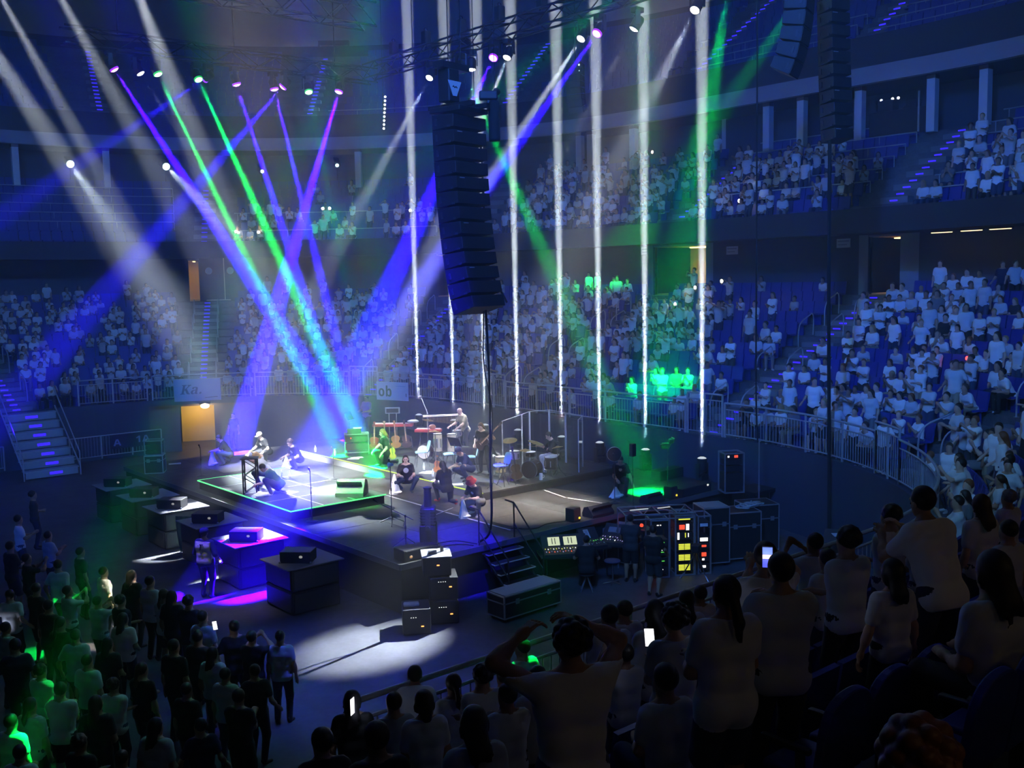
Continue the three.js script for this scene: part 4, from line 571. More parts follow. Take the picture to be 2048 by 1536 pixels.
{ const t = thing('instrument_trolley', 'black equipment trolley with drawers at the left of the band', 'trolley', [19.0, RISER, -30.95], facing(10)); mesh('frame', [[-0.42, 0.42].flatMap((x) => [-0.24, 0.24].map((z) => box(0.03, 0.72, 0.03, x, 0.42, z))), box(0.88, 0.03, 0.52, 0, 0.77, 0), box(0.88, 0.03, 0.52, 0, 0.12, 0)].flat(), M.steel, t); mesh('drawer', rbox(0.8, 0.2, 0.46, 0, 0.6, 0, 0.01), M.black, t); mesh('drawer', rbox(0.8, 0.24, 0.46, 0, 0.32, 0, 0.01), M.plastic, t); mesh('top_unit', rbox(0.5, 0.16, 0.36, -0.08, 0.87, 0, 0.02), M.plastic, t); mesh('indicator', ball(0.03, -0.2, 0.64, 0.24, 1, 1, 0.5), gR, t); mesh('papers', box(0.3, 0.03, 0.2, 0.05, 0.97, 0), M.white, t); for (const sx of [-1, 1]) mesh('caster', cyl(0.05, 0.05, 0.06, 0.38 * sx, 0, 0.2, 8), M.plastic, t); }
// drums
function drum(name, label, r, h, pos, turn, { horizontal = false, head = skinDrum, shell = shellM, legs = 3, group } = {}) {
  const t = thing(name, label, 'drum', pos, turn, group), o = (g) => (horizontal ? g.rotateX(PI / 2).translate(0, r + 0.03, -h / 2) : g);
  const y0 = horizontal ? 0 : pos[3] ?? 0.4;
  mesh('shell', o(new THREE.CylinderGeometry(r, r, h, 24, 1).translate(0, horizontal ? h / 2 : y0 + h / 2, 0)), shell, t);
  mesh('drum_head', o(cyl(r * 0.97, r * 0.97, 0.012, 0, (horizontal ? 0 : y0) + h, 0, 24)), head, t);
  mesh('hoop', [0.01, h].map((y) => o(new THREE.TorusGeometry(r + 0.006, 0.014, 6, 24).rotateX(PI / 2).translate(0, (horizontal ? 0 : y0) + y, 0))), M.chrome, t);
  mesh('lug', Array.from({ length: 8 }, (_, i) => o(box(0.02, h * 0.5, 0.03, Math.cos(i * PI / 4) * (r + 0.01), (horizontal ? 0 : y0) + h / 2, Math.sin(i * PI / 4) * (r + 0.01), -i * PI / 4))), M.chrome, t);
  if (!horizontal) for (let i = 0; i < legs; i++) { const a = i * 2.094; mesh('leg', rod([Math.cos(a) * r * 0.6, y0 + 0.05, Math.sin(a) * r * 0.6], [Math.cos(a) * (r + 0.04), 0, Math.sin(a) * (r + 0.04)], 0.01), M.chrome, t); }
  else for (const s of [-1, 1]) mesh('leg', rod([s * r * 0.8, r * 0.8, 0], [s * (r + 0.1), 0, 0.1], 0.012), M.chrome, t);
  return t;
}
function cymbal(label, pos, h, r, tilt = 0.2, pair = false) { const t = thing('cymbal_stand', label, 'cymbal', pos, rnd() * 6); for (let i = 0; i < 3; i++) mesh('leg', rod([0, 0.28, 0], [Math.cos(i * 2.094) * 0.26, 0, Math.sin(i * 2.094) * 0.26], 0.012), M.chrome, t); mesh('pole', cyl(0.012, 0.01, h, 0, 0.05, 0, 8), M.chrome, t); for (const k of pair ? [0, 1] : [0]) { const c = mesh('cymbal', lathe([[0, 0.03], [0.03, 0.028], [0.06, 0.01], [r, -0.02], [r, -0.024], [0.05, 0.004], [0, 0.02]], 28), goldM, t); c.position.y = h + 0.03 - k * 0.05; c.rotation.x = k ? PI : tilt; } return t; }
drum('bass_drum', 'large dark bass drum facing the front of the riser', 0.27, 0.4, [20.5, RISER, -23.15], facing(-30), { horizontal: true, head: mat(0.05, 0.035, 0.03, 0.5) });
drum('snare_drum', 'shallow snare drum before the seated drummer', 0.18, 0.14, [20.95, RISER, -23.75, 0.56], 0); drum('floor_tom', 'dark floor tom drum at the right of the drum kit', 0.2, 0.38, [21.15, RISER, -23.0, 0.22], 0); drum('rack_tom', 'violet tinted tom drum at the left of the drum kit', 0.16, 0.26, [20.3, RISER, -23.75, 0.55], 0, { shell: mat(0.35, 0.3, 0.5, 0.4) });
drum('djembe_drum', 'pale wooden hand drum left of the drum kit', 0.17, 0.5, [20.1, RISER, -24.2, 0.1], 0, { shell: mat(0.6, 0.5, 0.25, 0.5) });
cymbal('brass crash cymbal at the left of the drum kit', [20.75, RISER, -24.5], 1.0, 0.24, 0.25); cymbal('brass ride cymbal nearest the seated drummer', [21.35, RISER, -23.9], 0.92, 0.26, 0.3); cymbal('pair of hi hat cymbals in front of the drummer', [20.4, RISER, -23.35], 0.86, 0.18, 0.02, true); cymbal('small brass cymbal at the right edge of the drum kit', [21.3, RISER, -22.85], 0.9, 0.18, 0.2);
{ const t = thing('drum_stool', 'round drum stool under the seated drummer', 'stool', [21.65, RISER, -23.3], 0); mesh('seat', lathe([[0, 0.5], [0.17, 0.49], [0.18, 0.44], [0.16, 0.42], [0, 0.42]], 16), M.black, t); for (let i = 0; i < 3; i++) mesh('leg', rod([0, 0.4, 0], [Math.cos(i * 2.094) * 0.22, 0, Math.sin(i * 2.094) * 0.22], 0.014), M.chrome, t); }
drum('conga_drum', 'left conga drum of the percussion set', 0.15, 0.62, [20.45, RISER, -28.0, 0.28], 0, { shell: mat(0.45, 0.4, 0.3, 0.5) }); drum('conga_drum', 'right conga drum of the percussion set', 0.15, 0.62, [20.75, RISER, -27.6, 0.28], 0, { shell: mat(0.45, 0.4, 0.3, 0.5) }); drum('percussion_bass_drum', 'drum with a white head lying under the percussion', 0.24, 0.3, [20.2, RISER, -28.4], facing(-20), { horizontal: true });
drum('timbale_drum', 'small high drum beside the bald percussion player', 0.16, 0.2, [21.3, RISER, -28.0, 0.72], 0, { shell: M.steel, legs: 3 }); drum('white_box_drum', 'white headed drum low down between the chairs and percussion', 0.17, 0.3, [20.35, RISER, -26.6, 0.06], 0, { shell: skinDrum });
{ const t = thing('wind_chimes', 'long bar of chimes hung over the percussion', 'chimes', [21.1, RISER, -28.6], facing(12)); mesh('bar', rbox(1.35, 0.07, 0.06, 0, 1.42, 0, 0.01), mat(0.6, 0.55, 0.4, 0.5), t); mesh('pole', [cyl(0.014, 0.014, 1.4, -0.5, 0, 0, 8), cyl(0.014, 0.014, 1.4, 0.5, 0, 0, 8)], M.chrome, t); mesh('chime', Array.from({ length: 22 }, (_, i) => cyl(0.008, 0.008, 0.12 + i * 0.008, -0.5 + i * 0.047, 1.24 - i * 0.008, 0, 6)), goldM, t); for (const s of [-1, 1]) mesh('foot', [rod([s * 0.5, 0.12, 0], [s * 0.5, 0, 0.25], 0.012), rod([s * 0.5, 0.12, 0], [s * 0.5, 0, -0.25], 0.012)], M.chrome, t); }
cymbal('high brass cymbal at the left of the percussion', [20.7, RISER, -28.9], 1.25, 0.2, 0.35); cymbal('brass cymbal above the white headed percussion drum', [20.05, RISER, -27.6], 1.05, 0.2, 0.2);
{ const t = thing('boom_stand', 'overhead boom microphone stand behind the percussion', 'microphone stand', [20.95, RISER, -29.3], 0); for (let i = 0; i < 3; i++) mesh('leg', rod([0, 0.25, 0], [Math.cos(i * 2.1) * 0.3, 0, Math.sin(i * 2.1) * 0.3], 0.012), M.plastic, t); mesh('pole', cyl(0.012, 0.012, 1.5, 0, 0.1, 0, 8), M.steel, t); mesh('boom', rod([-0.1, 1.45, 0.2], [0.3, 1.95, -0.75], 0.011), M.steel, t); mesh('microphone', ball(0.04, 0.31, 1.97, -0.78, 1, 1, 1.8), M.steel, t); }
cabinet('bass_amplifier', 'tall dark bass amplifier behind the bass player', 'amplifier', 0.6, 0.95, 0.4, [21.0, RISER, -26.2], facing(-5)); cabinet('guitar_amplifier', 'low dark amplifier between the congas and chairs', 'amplifier', 0.62, 0.5, 0.32, [21.0, RISER, -27.0], facing(-5));
// clear drum shield: seven hinged panes
{ const t = thing('drum_shield', 'clear folding drum shield standing round the drum kit', 'screen'), P = [[20.31, -24.35], [21.78, -25.08], [22.44, -25.45], [23.17, -25.24], [23.03, -24.29], [22.91, -23.36], [22.12, -22.75]];
  const paneM = new THREE.MeshPhysicalMaterial({ color: lin(0.92, 0.95, 0.96), roughness: 0.04, transmission: 1, thickness: 0, ior: 1.45 }), barM = mat(0.5, 0.53, 0.55, 0.4);
  for (let i = 0; i + 1 < P.length; i++) { const [ax, az] = P[i], [bx, bz] = P[i + 1], L = Math.hypot(bx - ax, bz - az), tr = -Math.atan2(bz - az, bx - ax), cx = (ax + bx) / 2, cz = (az + bz) / 2; const p = mesh('pane', box(L - 0.06, 1.66, 0.012), paneM, t); p.position.set(cx, RISER + 0.86, cz); p.rotation.y = tr; const f = mesh('pane_edge', [box(0.03, 1.7, 0.03, -L / 2 + 0.02, 0, 0), box(0.03, 1.7, 0.03, L / 2 - 0.02, 0, 0), box(L - 0.04, 0.02, 0.02, 0, 0.84, 0)], barM, t); f.position.set(cx, RISER + 0.86, cz); f.rotation.y = tr; } }
// ---------------------------------------------------------------- along the left edge of the stage
const plateM = mat(0.22, 0.22, 0.23, 0.6), clothGreen = mat(0.035, 0.09, 0.05, 0.9);
[[-33.4, 'farthest of the row of subwoofer stacks along the left stage edge'], [-31.1, 'second farthest subwoofer stack along the left stage edge'], [-28.9, 'third subwoofer stack from the far end, with a green tinted cover behind'], [-26.4, 'subwoofer stack just behind the steward in the yellow vest'], [-23.8, 'subwoofer stack just in front of the steward in the yellow vest'], [-21.1, 'nearest subwoofer stack of the row along the left stage edge']].forEach(([z, label], i) => {
  const t = thing('subwoofer_stack', label, 'subwoofer', [11.45 - (i < 4 ? 0 : 0.12), 0, z], 0); mesh('cabinet', [rbox(1.25, 0.52, 1.3, 0, 0.28, 0, 0.03), rbox(1.25, 0.52, 1.3, 0, 0.82, 0, 0.03)], M.black, t); mesh('grille', [rbox(0.02, 0.44, 1.2, -0.63, 0.28, 0, 0.008, 1), rbox(0.02, 0.44, 1.2, -0.63, 0.82, 0, 0.008, 1), rbox(1.15, 0.44, 0.02, 0, 0.28, 0.66, 0.008, 1), rbox(1.15, 0.44, 0.02, 0, 0.82, 0.66, 0.008, 1)], M.plastic, t);
  mesh('top_plate', rbox(1.5, 0.03, 1.4, 0.0, 1.1, 0.0, 0.01, 1), plateM, t);
  const b = cabinet('fill_cabinet', `small black cabinet with a handle on the ${['farthest', 'second farthest', 'third farthest', 'third nearest', 'second nearest', 'nearest'][i]} subwoofer stack`, 'speaker', 0.74, 0.27, 0.5, [11.3 - (i < 4 ? 0 : 0.12), 1.116, z + 0.12], facing(-5), { knob: [0.14, 0.16, [0.6, 0.6, 0.6, 0.5]], grille: false });
  mesh('corner_cap', [ball(0.03, 0.37, 0.02, 0.25), ball(0.03, -0.37, 0.02, 0.25)], M.steel, b);
});
{ const t = thing('cloth_cover', 'hanging green tinted cloth cover between two subwoofer stacks', 'cover', [11.3, 0, -27.65], facing(0)); const pos = [], idx = [], N = 14, K = 8; for (let j = 0; j <= K; j++) for (let i = 0; i <= N; i++) { const u = i / N * 2 - 1, v = j / K; pos.push(u * 0.36 * (1 - 0.25 * v * v), 1.05 - v * 0.98 + 0.06 * Math.cos(u * 3) * v, 0.1 * Math.cos(u * 1.5) + 0.02 * Math.sin(i * 1.9)); } for (let j = 0; j < K; j++) for (let i = 0; i < N; i++) { const a = j * (N + 1) + i; idx.push(a, a + N + 1, a + 1, a + 1, a + N + 1, a + N + 2); } const g = new THREE.BufferGeometry(); g.setAttribute('position', new THREE.Float32BufferAttribute(pos, 3)); g.setIndex(idx); g.computeVertexNormals(); const g2 = g.clone().translate(0, 0, -0.015); mesh('cloth', [g, g2], clothGreen, t); mesh('hem_weight', [rbox(0.5, 0.03, 0.06, 0, 0.03, 0.08, 0.01, 1)], M.plastic, t); }
// ---------------------------------------------------------------- front of the stage, on the floor
{ const t = thing('amplifier_rack', 'tall black amplifier rack with orange lamps at the near stage corner', 'equipment rack', [13.0, 0, -17.95], facing(8)); mesh('case_body', [rbox(0.62, 0.52, 0.7, 0.12, 0.28, 0, 0.02), rbox(0.62, 0.5, 0.7, 0.12, 0.82, 0, 0.02), rbox(0.62, 0.42, 0.7, -0.02, 1.32, 0, 0.02)], M.black, t); mesh('top_plate', rbox(0.66, 0.02, 0.72, -0.02, 1.54, 0, 0.006, 1), mat(0.2, 0.22, 0.26, 0.5), t); for (const [x, y] of [[0.27, 0.24], [0.26, 0.86], [0.0, 1.36]]) mesh('lamp', rbox(0.06, 0.025, 0.015, x, y, 0.36, 0.006, 1), gO, t); for (const [x, y] of [[0.0, 0.4], [0.0, 0.98]]) mesh('switch_row', [0, 1, 2, 3].map((i) => box(0.02, 0.01, 0.01, x + i * 0.05, y, 0.356)), gW, t); mesh('gear', [rbox(0.2, 0.06, 0.16, -0.1, 1.58, 0.05, 0.02), cyl(0.04, 0.04, 0.12, 0.12, 1.55, -0.1, 10)], M.plastic, t); }
{ const t = thing('amplifier_rack', 'low amplifier rack with one orange lamp, left of the tall rack', 'equipment rack', [12.25, 0, -17.75], facing(8)); mesh('case_body', rbox(0.6, 0.55, 0.7, 0, 0.3, 0, 0.02), M.black, t); mesh('lamp', rbox(0.06, 0.025, 0.015, 0.12, 0.2, 0.36, 0.006, 1), gO, t); mesh('switch_row', [0, 1, 2].map((i) => box(0.02, 0.01, 0.01, -0.12 + i * 0.05, 0.4, 0.356)), gW, t); mesh('cloth', rbox(0.34, 0.07, 0.2, -0.1, 0.62, 0.1, 0.03), mat(0.4, 0.42, 0.42, 0.9), t); }
flightCase('flight_case', 'long low flight case with a blue lit lid before the steps', 1.75, 0.62, 0.6, [14.75, 0, -17.0], 0.02, { top: mat(0.3, 0.33, 0.38, 0.5) });
{ const t = thing('stage_steps', 'black steps of five open treads up to the stage front', 'steps', [15.45, 0, -18.7], 0); for (let i = 0; i < 5; i++) { const y = 1.0 - i * 0.2, z = 0.12 + i * 0.22; mesh('tread', rbox(1.12, 0.03, 0.26, 0, y, z, 0.006, 1), M.black, t); mesh('nosing', [box(1.12, 0.022, 0.022, 0, y + 0.008, z + 0.13), box(0.022, 0.022, 0.18, 0.55, y + 0.008, z + 0.05), box(0.022, 0.022, 0.12, -0.55, y + 0.008, z + 0.07)], mat(0.62, 0.62, 0.55, 0.6), t); } for (const s of [-1, 1]) { mesh('stringer', rod([s * 0.52, 1.0, 0.05], [s * 0.52, 0.02, 1.12], 0.03), M.black, t); mesh('handrail', [polyrod([[s * 0.56, 1.0, -0.1], [s * 0.56, 2.08, -0.1]], 0.02), polyrod([[s * 0.56, 2.1, -0.42], [s * 0.56, 2.08, -0.1], [s * 0.56, 1.05, 0.98], [s * 0.56, 0.05, 1.0]], 0.02), polyrod([[s * 0.56, 1.55, -0.1], [s * 0.56, 0.6, 0.98]], 0.016)].flat(), M.black, t); } }
// mixing desks
function mixingDesk(label, pos, turn, w, screens, faders) {
  const t = thing('mixing_desk', label, 'mixing desk', pos, turn); mesh('table', [box(w + 0.2, 0.04, 0.8, 0, 0.72, 0), ...[-1, 1].flatMap((s) => [-1, 1].map((q) => rod([s * w * 0.46, 0.7, q * 0.32], [s * w * 0.46, 0, q * 0.36], 0.02)))], M.black, t);
  mesh('console', prism([[-0.36, 0.74], [0.34, 0.74], [0.34, 0.8], [-0.1, 0.88], [-0.34, 1.12], [-0.38, 1.1]], w, 0.01).rotateY(-PI / 2).translate(w / 2, 0, 0), M.plastic, t);
  for (const [x, sw, sh, m] of screens) { const s = mesh('screen', rbox(sw, sh, 0.02, 0, 0, 0, 0.006, 1), m, t); s.position.set(x, 1.0, -0.2); s.rotation.x = -0.78; const q = mesh('screen_lines', [0, 1].map((i) => box(sw * 0.06, sh * 0.7, 0.006, -sw * 0.15 + i * sw * 0.25, 0, 0.012)), M.plastic, s); }
  for (let r = 0; r < 2; r++) for (let i = 0; i < Math.floor(w / 0.07); i++) { const c = faders[(i * 3 + r) % faders.length]; const k = mesh('fader', rbox(0.018, 0.02, 0.05, -w / 2 + 0.06 + i * 0.07, 0.845 - r * 0.03 + 0.02, 0.02 + r * 0.16 + 0.03 * Math.sin(i * 2.3), 0.004, 1), c, t); }
  return t;
}
mixingDesk('mixing desk with two pale lit screens right of the stage steps', [17.05, 0, -18.05], facing(8), 1.15, [[-0.26, 0.3, 0.24, gS], [0.16, 0.34, 0.24, gS]], [gY, gV, M.white, gW, gR, gV]);
mixingDesk('small desk with a green lit strip between the two larger desks', [18.05, 0, -18.1], facing(25), 0.5, [[-0.05, 0.14, 0.26, mat(0.6, 0.55, 0.45, 0.6)]], [gG, M.white, gW]);
mixingDesk('mixing desk with violet fader rows beside the laptop', [18.75, 0, -17.85], facing(-30), 0.95, [[0, 0.7, 0.16, mat(0.2, 0.2, 0.24, 0.5)]], [gV, M.white, gV, gV, gW]);
{ const t = thing('laptop', 'grey laptop on the stack behind the violet mixing desk', 'laptop', [19.25, 0.98, -18.2], facing(-30)); mesh('base', rbox(0.46, 0.03, 0.34, 0, 0.015, 0, 0.01), mat(0.25, 0.27, 0.28, 0.5), t); mesh('lid', rbox(0.46, 0.3, 0.02, 0, 0.05, -0.17, 0.01), mat(0.25, 0.27, 0.28, 0.5), t).rotation.x = -0.5; }
flightCase('flight_case', 'black flight case holding up the laptop behind the desks', 0.8, 0.97, 0.6, [19.25, 0, -18.2], facing(-30), {});
{ const t = thing('desk_lamp', 'red lamp beside the violet mixing desk', 'lamp', [19.55, 0.98, -17.75], 0); mesh('base', cyl(0.05, 0.03, 0.06, 0, 0, 0, 10), M.plastic, t); mesh('bulb', ball(0.05, 0, 0.08, 0), gR, t); const l = new THREE.PointLight(lin(1, 0.1, 0.05), 0.4); l.position.set(0, 0.08, 0); t.add(l); tag(mesh('side_table', [box(0.5, 0.04, 0.5, 19.65, 0.955, -17.75), ...[-1, 1].flatMap((s) => [-1, 1].map((q) => rod([19.65 + s * 0.22, 0.94, -17.75 + q * 0.22], [19.65 + s * 0.22, 0, -17.75 + q * 0.22], 0.015)))], M.plastic, scene), 'small black table under the red lamp', 'table'); }
{ const t = thing('round_stool', 'round topped stool standing on the floor behind the desks', 'stool', [17.75, 0, -17.1], 0); mesh('seat', lathe([[0, 0.62], [0.2, 0.61], [0.21, 0.56], [0, 0.55]], 18), mat(0.06, 0.06, 0.12, 0.6), t); mesh('pole', cyl(0.025, 0.025, 0.55, 0, 0.02, 0, 8), M.chrome, t); mesh('foot', [0, 1, 2, 3, 4].map((i) => rod([0, 0.06, 0], [Math.cos(i * 1.257) * 0.24, 0.02, Math.sin(i * 1.257) * 0.24], 0.014)), M.chrome, t); }
// tall lit racks under a lattice roof
const unitsA = [[0.08, 0.2, [[-0.25, 0, 0.12, 0.04, gR], [0.12, 0.02, 0.05, 0.015, gW]]], [0.32, 0.2, [[-0.25, 0, 0.12, 0.05, gR], [0.1, 0, 0.14, 0.02, gG]]], [0.55, 0.2, [[-0.25, 0.03, 0.12, 0.06, gR], [0.1, 0, 0.14, 0.02, gG], [0.14, 0.05, 0.04, 0.02, gW]]], [0.78, 0.2, [[-0.25, 0.02, 0.13, 0.1, gR], [0.1, 0.02, 0.14, 0.02, gG]]], [1.25, 0.2, [[-0.1, 0, 0.05, 0.02, gW], [0.04, 0, 0.03, 0.02, gW]]]];
const yb = [-0.06, -0.02, 0.02, 0.06].flatMap((y) => [[-0.15, y, 0.14, 0.028, gY], [0.15, y, 0.14, 0.028, gY]]);
const unitsB = [[0.1, 0.2, yb], [0.34, 0.24, yb], [0.62, 0.24, yb], [0.92, 0.2, [[-0.3, 0, 0.05, 0.18, gW], [0.05, 0.02, 0.02, 0.12, gY], [0.2, 0.02, 0.02, 0.1, gW]]], [1.14, 0.22, [[-0.12, 0, 0.14, 0.12, gR], [0.16, 0, 0.08, 0.16, gW]]], [1.42, 0.08, [[0, 0, 0.3, 0.04, gY]]]];
const unitsC = [[0.08, 0.2, [[0, 0, 0.1, 0.06, gW]]], [0.3, 0.3, [[0, 0.05, 0.12, 0.1, gR], [-0.05, -0.08, 0.06, 0.05, gW]]], [0.64, 0.16, [[0, 0, 0.12, 0.05, gR]]], [0.82, 0.14, [[0, 0, 0.2, 0.09, gW]]], [1.2, 0.14, [[0, 0, 0.2, 0.08, M.white]]]];
rack('lit_rack', 'tall rack with red and green lamps, leftmost under the lattice frame', 0.5, 1.5, 0.6, [19.15, 0, -16.85], facing(6), unitsA); rack('lit_rack', 'tall rack with three bright yellow lamp blocks under the lattice frame', 0.52, 1.58, 0.6, [19.75, 0, -16.55], facing(6), unitsB); rack('lit_rack', 'tall rack with red and white lamps beside the flight cases', 0.36, 1.52, 0.6, [20.22, 0, -16.3], facing(6), unitsC);
{ const t = thing('lattice_frame', 'grey lattice frame roofing the lit equipment racks', 'frame', [19.3, 0, -17.0], facing(6)), g = []; for (const z of [-0.55, 0.4]) for (const y of [1.62, 1.5]) g.push(rod([-0.9, y, z], [0.9, y, z], 0.022)); for (let i = 0; i <= 4; i++) g.push(rod([-0.9 + i * 0.45, 1.62, -0.55], [-0.9 + i * 0.45, 1.62, 0.4], 0.018)); for (let i = 0; i < 4; i++) g.push(rod([-0.9 + i * 0.45, 1.62, i % 2 ? 0.4 : -0.55], [-0.45 + i * 0.45, 1.62, i % 2 ? -0.55 : 0.4], 0.014)); mesh('roof_truss', g, mat(0.25, 0.25, 0.25, 0.5, 0.5), t); for (const sx of [-1, 1]) for (const z of [-0.55, 0.4]) mesh('post', rod([sx * 0.9, 0, z], [sx * 0.9, 1.62, z], 0.022), mat(0.2, 0.2, 0.2, 0.5, 0.5), t); mesh('light_tube', [rod([-0.7, 1.66, 0], [-0.2, 1.66, -0.1], 0.015), rod([0.05, 1.66, -0.1], [0.4, 1.66, -0.2], 0.015)], glow(0.9, 0.95, 1, 0.6), t); }
flightCase('flight_case', 'tall flight case with pale metal edges right of the lit racks', 0.72, 1.58, 0.75, [20.95, 0, -16.55], facing(12), { top: mat(0.2, 0.24, 0.25, 0.5) }); flightCase('flight_case', 'large dark flight case with gear on its lid, left of two', 0.95, 1.35, 0.8, [21.85, 0, -16.35], facing(12), {}); flightCase('flight_case', 'large dark flight case nearest the bowl wall', 0.95, 1.38, 0.8, [22.8, 0, -16.45], facing(12), {});
tag(mesh('cable_heap', [tube(Array.from({ length: 30 }, (_, i) => [22.0 + Math.cos(i * 1.9) * 0.3 + i * 0.02, 1.38 + (i % 5) * 0.012, -16.3 + Math.sin(i * 1.9) * 0.2]), 0.02, 120, 5)], mat(0.35, 0.37, 0.36, 0.7), scene), 'pale heap of cable on the large flight case lid', 'cable'); scene.children.at(-1).name = 'cable_heap';
{ const t = thing('lighting_tripod', 'thin tall pole on a tripod right of the flight cases', 'stand', [23.57, 0, -16.93], 0); mesh('pole', [cyl(0.022, 0.016, 2.9, 0, 0.1, 0, 8), cyl(0.03, 0.03, 0.14, 0, 1.5, 0, 8)], M.steel, t); mesh('arm', rod([0, 2.9, 0], [0.4, 2.85, 0.1], 0.014), M.plastic, t); for (let i = 0; i < 3; i++) mesh('leg', rod([0, 0.5, 0], [Math.cos(i * 2.1) * 0.5, 0, Math.sin(i * 2.1) * 0.5], 0.015), M.steel, t); }
{ const t = thing('floor_tripod', 'dark tripod with pale feet on the floor before the lit racks', 'tripod', [19.6, 0, -15.95], 0.4); for (let i = 0; i < 3; i++) mesh('leg', [rod([0, 0.7, 0], [Math.cos(i * 2.1) * 0.4, 0.02, Math.sin(i * 2.1) * 0.4], 0.016)], M.plastic, t); mesh('foot', [0, 1, 2].map((i) => rod([Math.cos(i * 2.1) * 0.3, 0.17, Math.sin(i * 2.1) * 0.3], [Math.cos(i * 2.1) * 0.42, 0.015, Math.sin(i * 2.1) * 0.42], 0.02)), M.alu, t); mesh('head', rbox(0.3, 0.2, 0.2, 0, 0.78, 0, 0.03), M.black, t); }
{ const t = thing('folding_table', 'dark folding table on the floor by the near right bowl wall', 'table', [23.2, 0, -14.2], 0.5); mesh('top', rbox(1.5, 0.04, 0.7, 0, 0.74, 0, 0.01), mat(0.05, 0.05, 0.06, 0.6), t); mesh('paper', box(0.35, 0.006, 0.25, 0.1, 0.765, 0, 0.3), M.white, t); for (const sx of [-1, 1]) for (const sz of [-1, 1]) mesh('leg', rod([sx * 0.65, 0.72, sz * 0.28], [sx * 0.68, 0, sz * 0.3], 0.018), M.steel, t); }
// ---------------------------------------------------------------- flown speakers
function lineArray(label, cabs, top, turn, curve, { w = 1.12, d = 0.62, hh = 0.34, start = 0.02 } = {}) {
  const t = thing('line_array', label, 'speaker array', top, turn); let y = 0, z = 0, a = start;
  for (let i = 0; i < cabs; i++) { const c = mesh('speaker_cabinet', prism([[-d / 2, -hh / 2 + 0.045], [d / 2, -hh / 2 + 0.008], [d / 2, hh / 2 - 0.008], [-d / 2, hh / 2 - 0.045]], w, 0.006).rotateY(-PI / 2).translate(w / 2, 0, 0), M.black, t); const cy = Math.cos(a), sy = Math.sin(a); y -= hh / 2 * cy; z -= hh / 2 * sy; c.position.set(0, y, z); c.rotation.x = a; y -= hh / 2 * cy; z -= hh / 2 * sy; mesh('grille', box(w * 0.96, hh * 0.84, 0.012, 0, 0, d / 2 + 0.01), M.plastic, c); mesh('side_bracket', [box(0.03, 0.14, 0.05, w / 2 + 0.018, 0, d * 0.3), box(0.03, 0.14, 0.05, -w / 2 - 0.018, 0, d * 0.3), box(0.03, 0.05, 0.07, w / 2 + 0.02, -0.12, -d * 0.3)], M.plastic, c); if (i % 3 === 1) mesh('handle', box(0.16, 0.018, 0.012, w * 0.33, 0.1, -d / 2 - 0.012), M.alu, c); a += curve * (0.35 + i / cabs * 1.3); }
  return t;
}
{ const top = [14.27, 11.28, -18.4]; const t = lineArray('big black speaker array hung before the stage, seen from behind', 13, top, facing(-128), 0.021, {});
  mesh('fly_frame', [rbox(1.0, 0.12, 0.9, 0, 0.1, 0, 0.02), box(0.12, 0.1, 1.3, -0.25, 0.2, 0), box(0.12, 0.1, 1.3, 0.25, 0.2, 0)], M.black, t);
  mesh('motor', [rbox(0.36, 0.72, 0.34, 0.32, 0.62, 0, 0.04), box(0.9, 0.14, 0.3, 0.22, 1.05, 0)], M.black, t);
  mesh('chain', [cyl(0.012, 0.012, 17, 0.32, 1.0, 0, 6), cyl(0.01, 0.01, 17, -0.1, 1.1, 0, 6), cyl(0.01, 0.01, 17.5, -0.55, 0.5, 0, 6)], M.blackMatt, t);
  mesh('warning_plate', prism([[-0.22, 0.12], [0.22, 0.12], [0.06, -0.2], [-0.06, -0.2]], 0.015).rotateY(PI).translate(0.36, 0.58, -0.2), mat(0.62, 0.62, 0.55, 0.6), t); mesh('printed_mark', [box(0.05, 0.02, 0.006, 0.31, 0.57, -0.22, 0, 0, 0.7), box(0.05, 0.02, 0.006, 0.35, 0.57, -0.22, 0, 0, -0.7), box(0.05, 0.02, 0.006, 0.39, 0.57, -0.22, 0, 0, 0.7), box(0.05, 0.02, 0.006, 0.42, 0.58, -0.22, 0, 0, -0.7)], M.blackMatt, t);
  mesh('cable_loom', tube([[-0.62, -0.4, -0.1], [-0.64, -1.8, -0.14], [-0.62, -3.2, -0.2], [-0.6, -4.2, -0.8]], 0.025, 30, 5), M.blackMatt, t); }
{ const t = thing('hanging_cylinder', 'black cable bag hanging beside the top of the big speaker array', 'cable bag', [14.93, 10.72, -17.95], facing(0)); mesh('bag', [lathe([[0, 0], [0.12, 0], [0.13, 0.06], [0.125, 0.85], [0.1, 0.9], [0, 0.9]], 16)], M.blackMatt, t); mesh('clamp', [rbox(0.42, 0.2, 0.2, -0.12, 1.02, 0, 0.04), ball(0.09, 0.06, 1.1, 0), rbox(0.08, 0.34, 0.08, -0.12, 0.85, 0, 0.02)], M.black, t); mesh('chain', cyl(0.008, 0.008, 18, 0.02, 1.1, 0, 6), M.blackMatt, t); mesh('shackle', [rod([-0.42, 0.66, 0], [-0.28, 0.66, 0], 0.035), rod([-0.26, 0.66, 0], [-0.1, 0.6, 0], 0.012)], M.chrome, t); }
cable('hanging_cable', 'thick black cable hanging from the big speaker array to the deck', [[14.6, 6.95, -18.0], [14.75, 5.2, -18.1], [14.85, 3.4, -18.25], [14.9, 1.6, -18.4], [15.0, 1.23, -18.95]], 0.03);
cable('hanging_cable', 'thin black cable beside the thick one under the big array', [[14.58, 6.95, -18.05], [14.68, 5.6, -18.2], [14.82, 4.6, -18.12], [14.86, 3.0, -18.3]], 0.016);
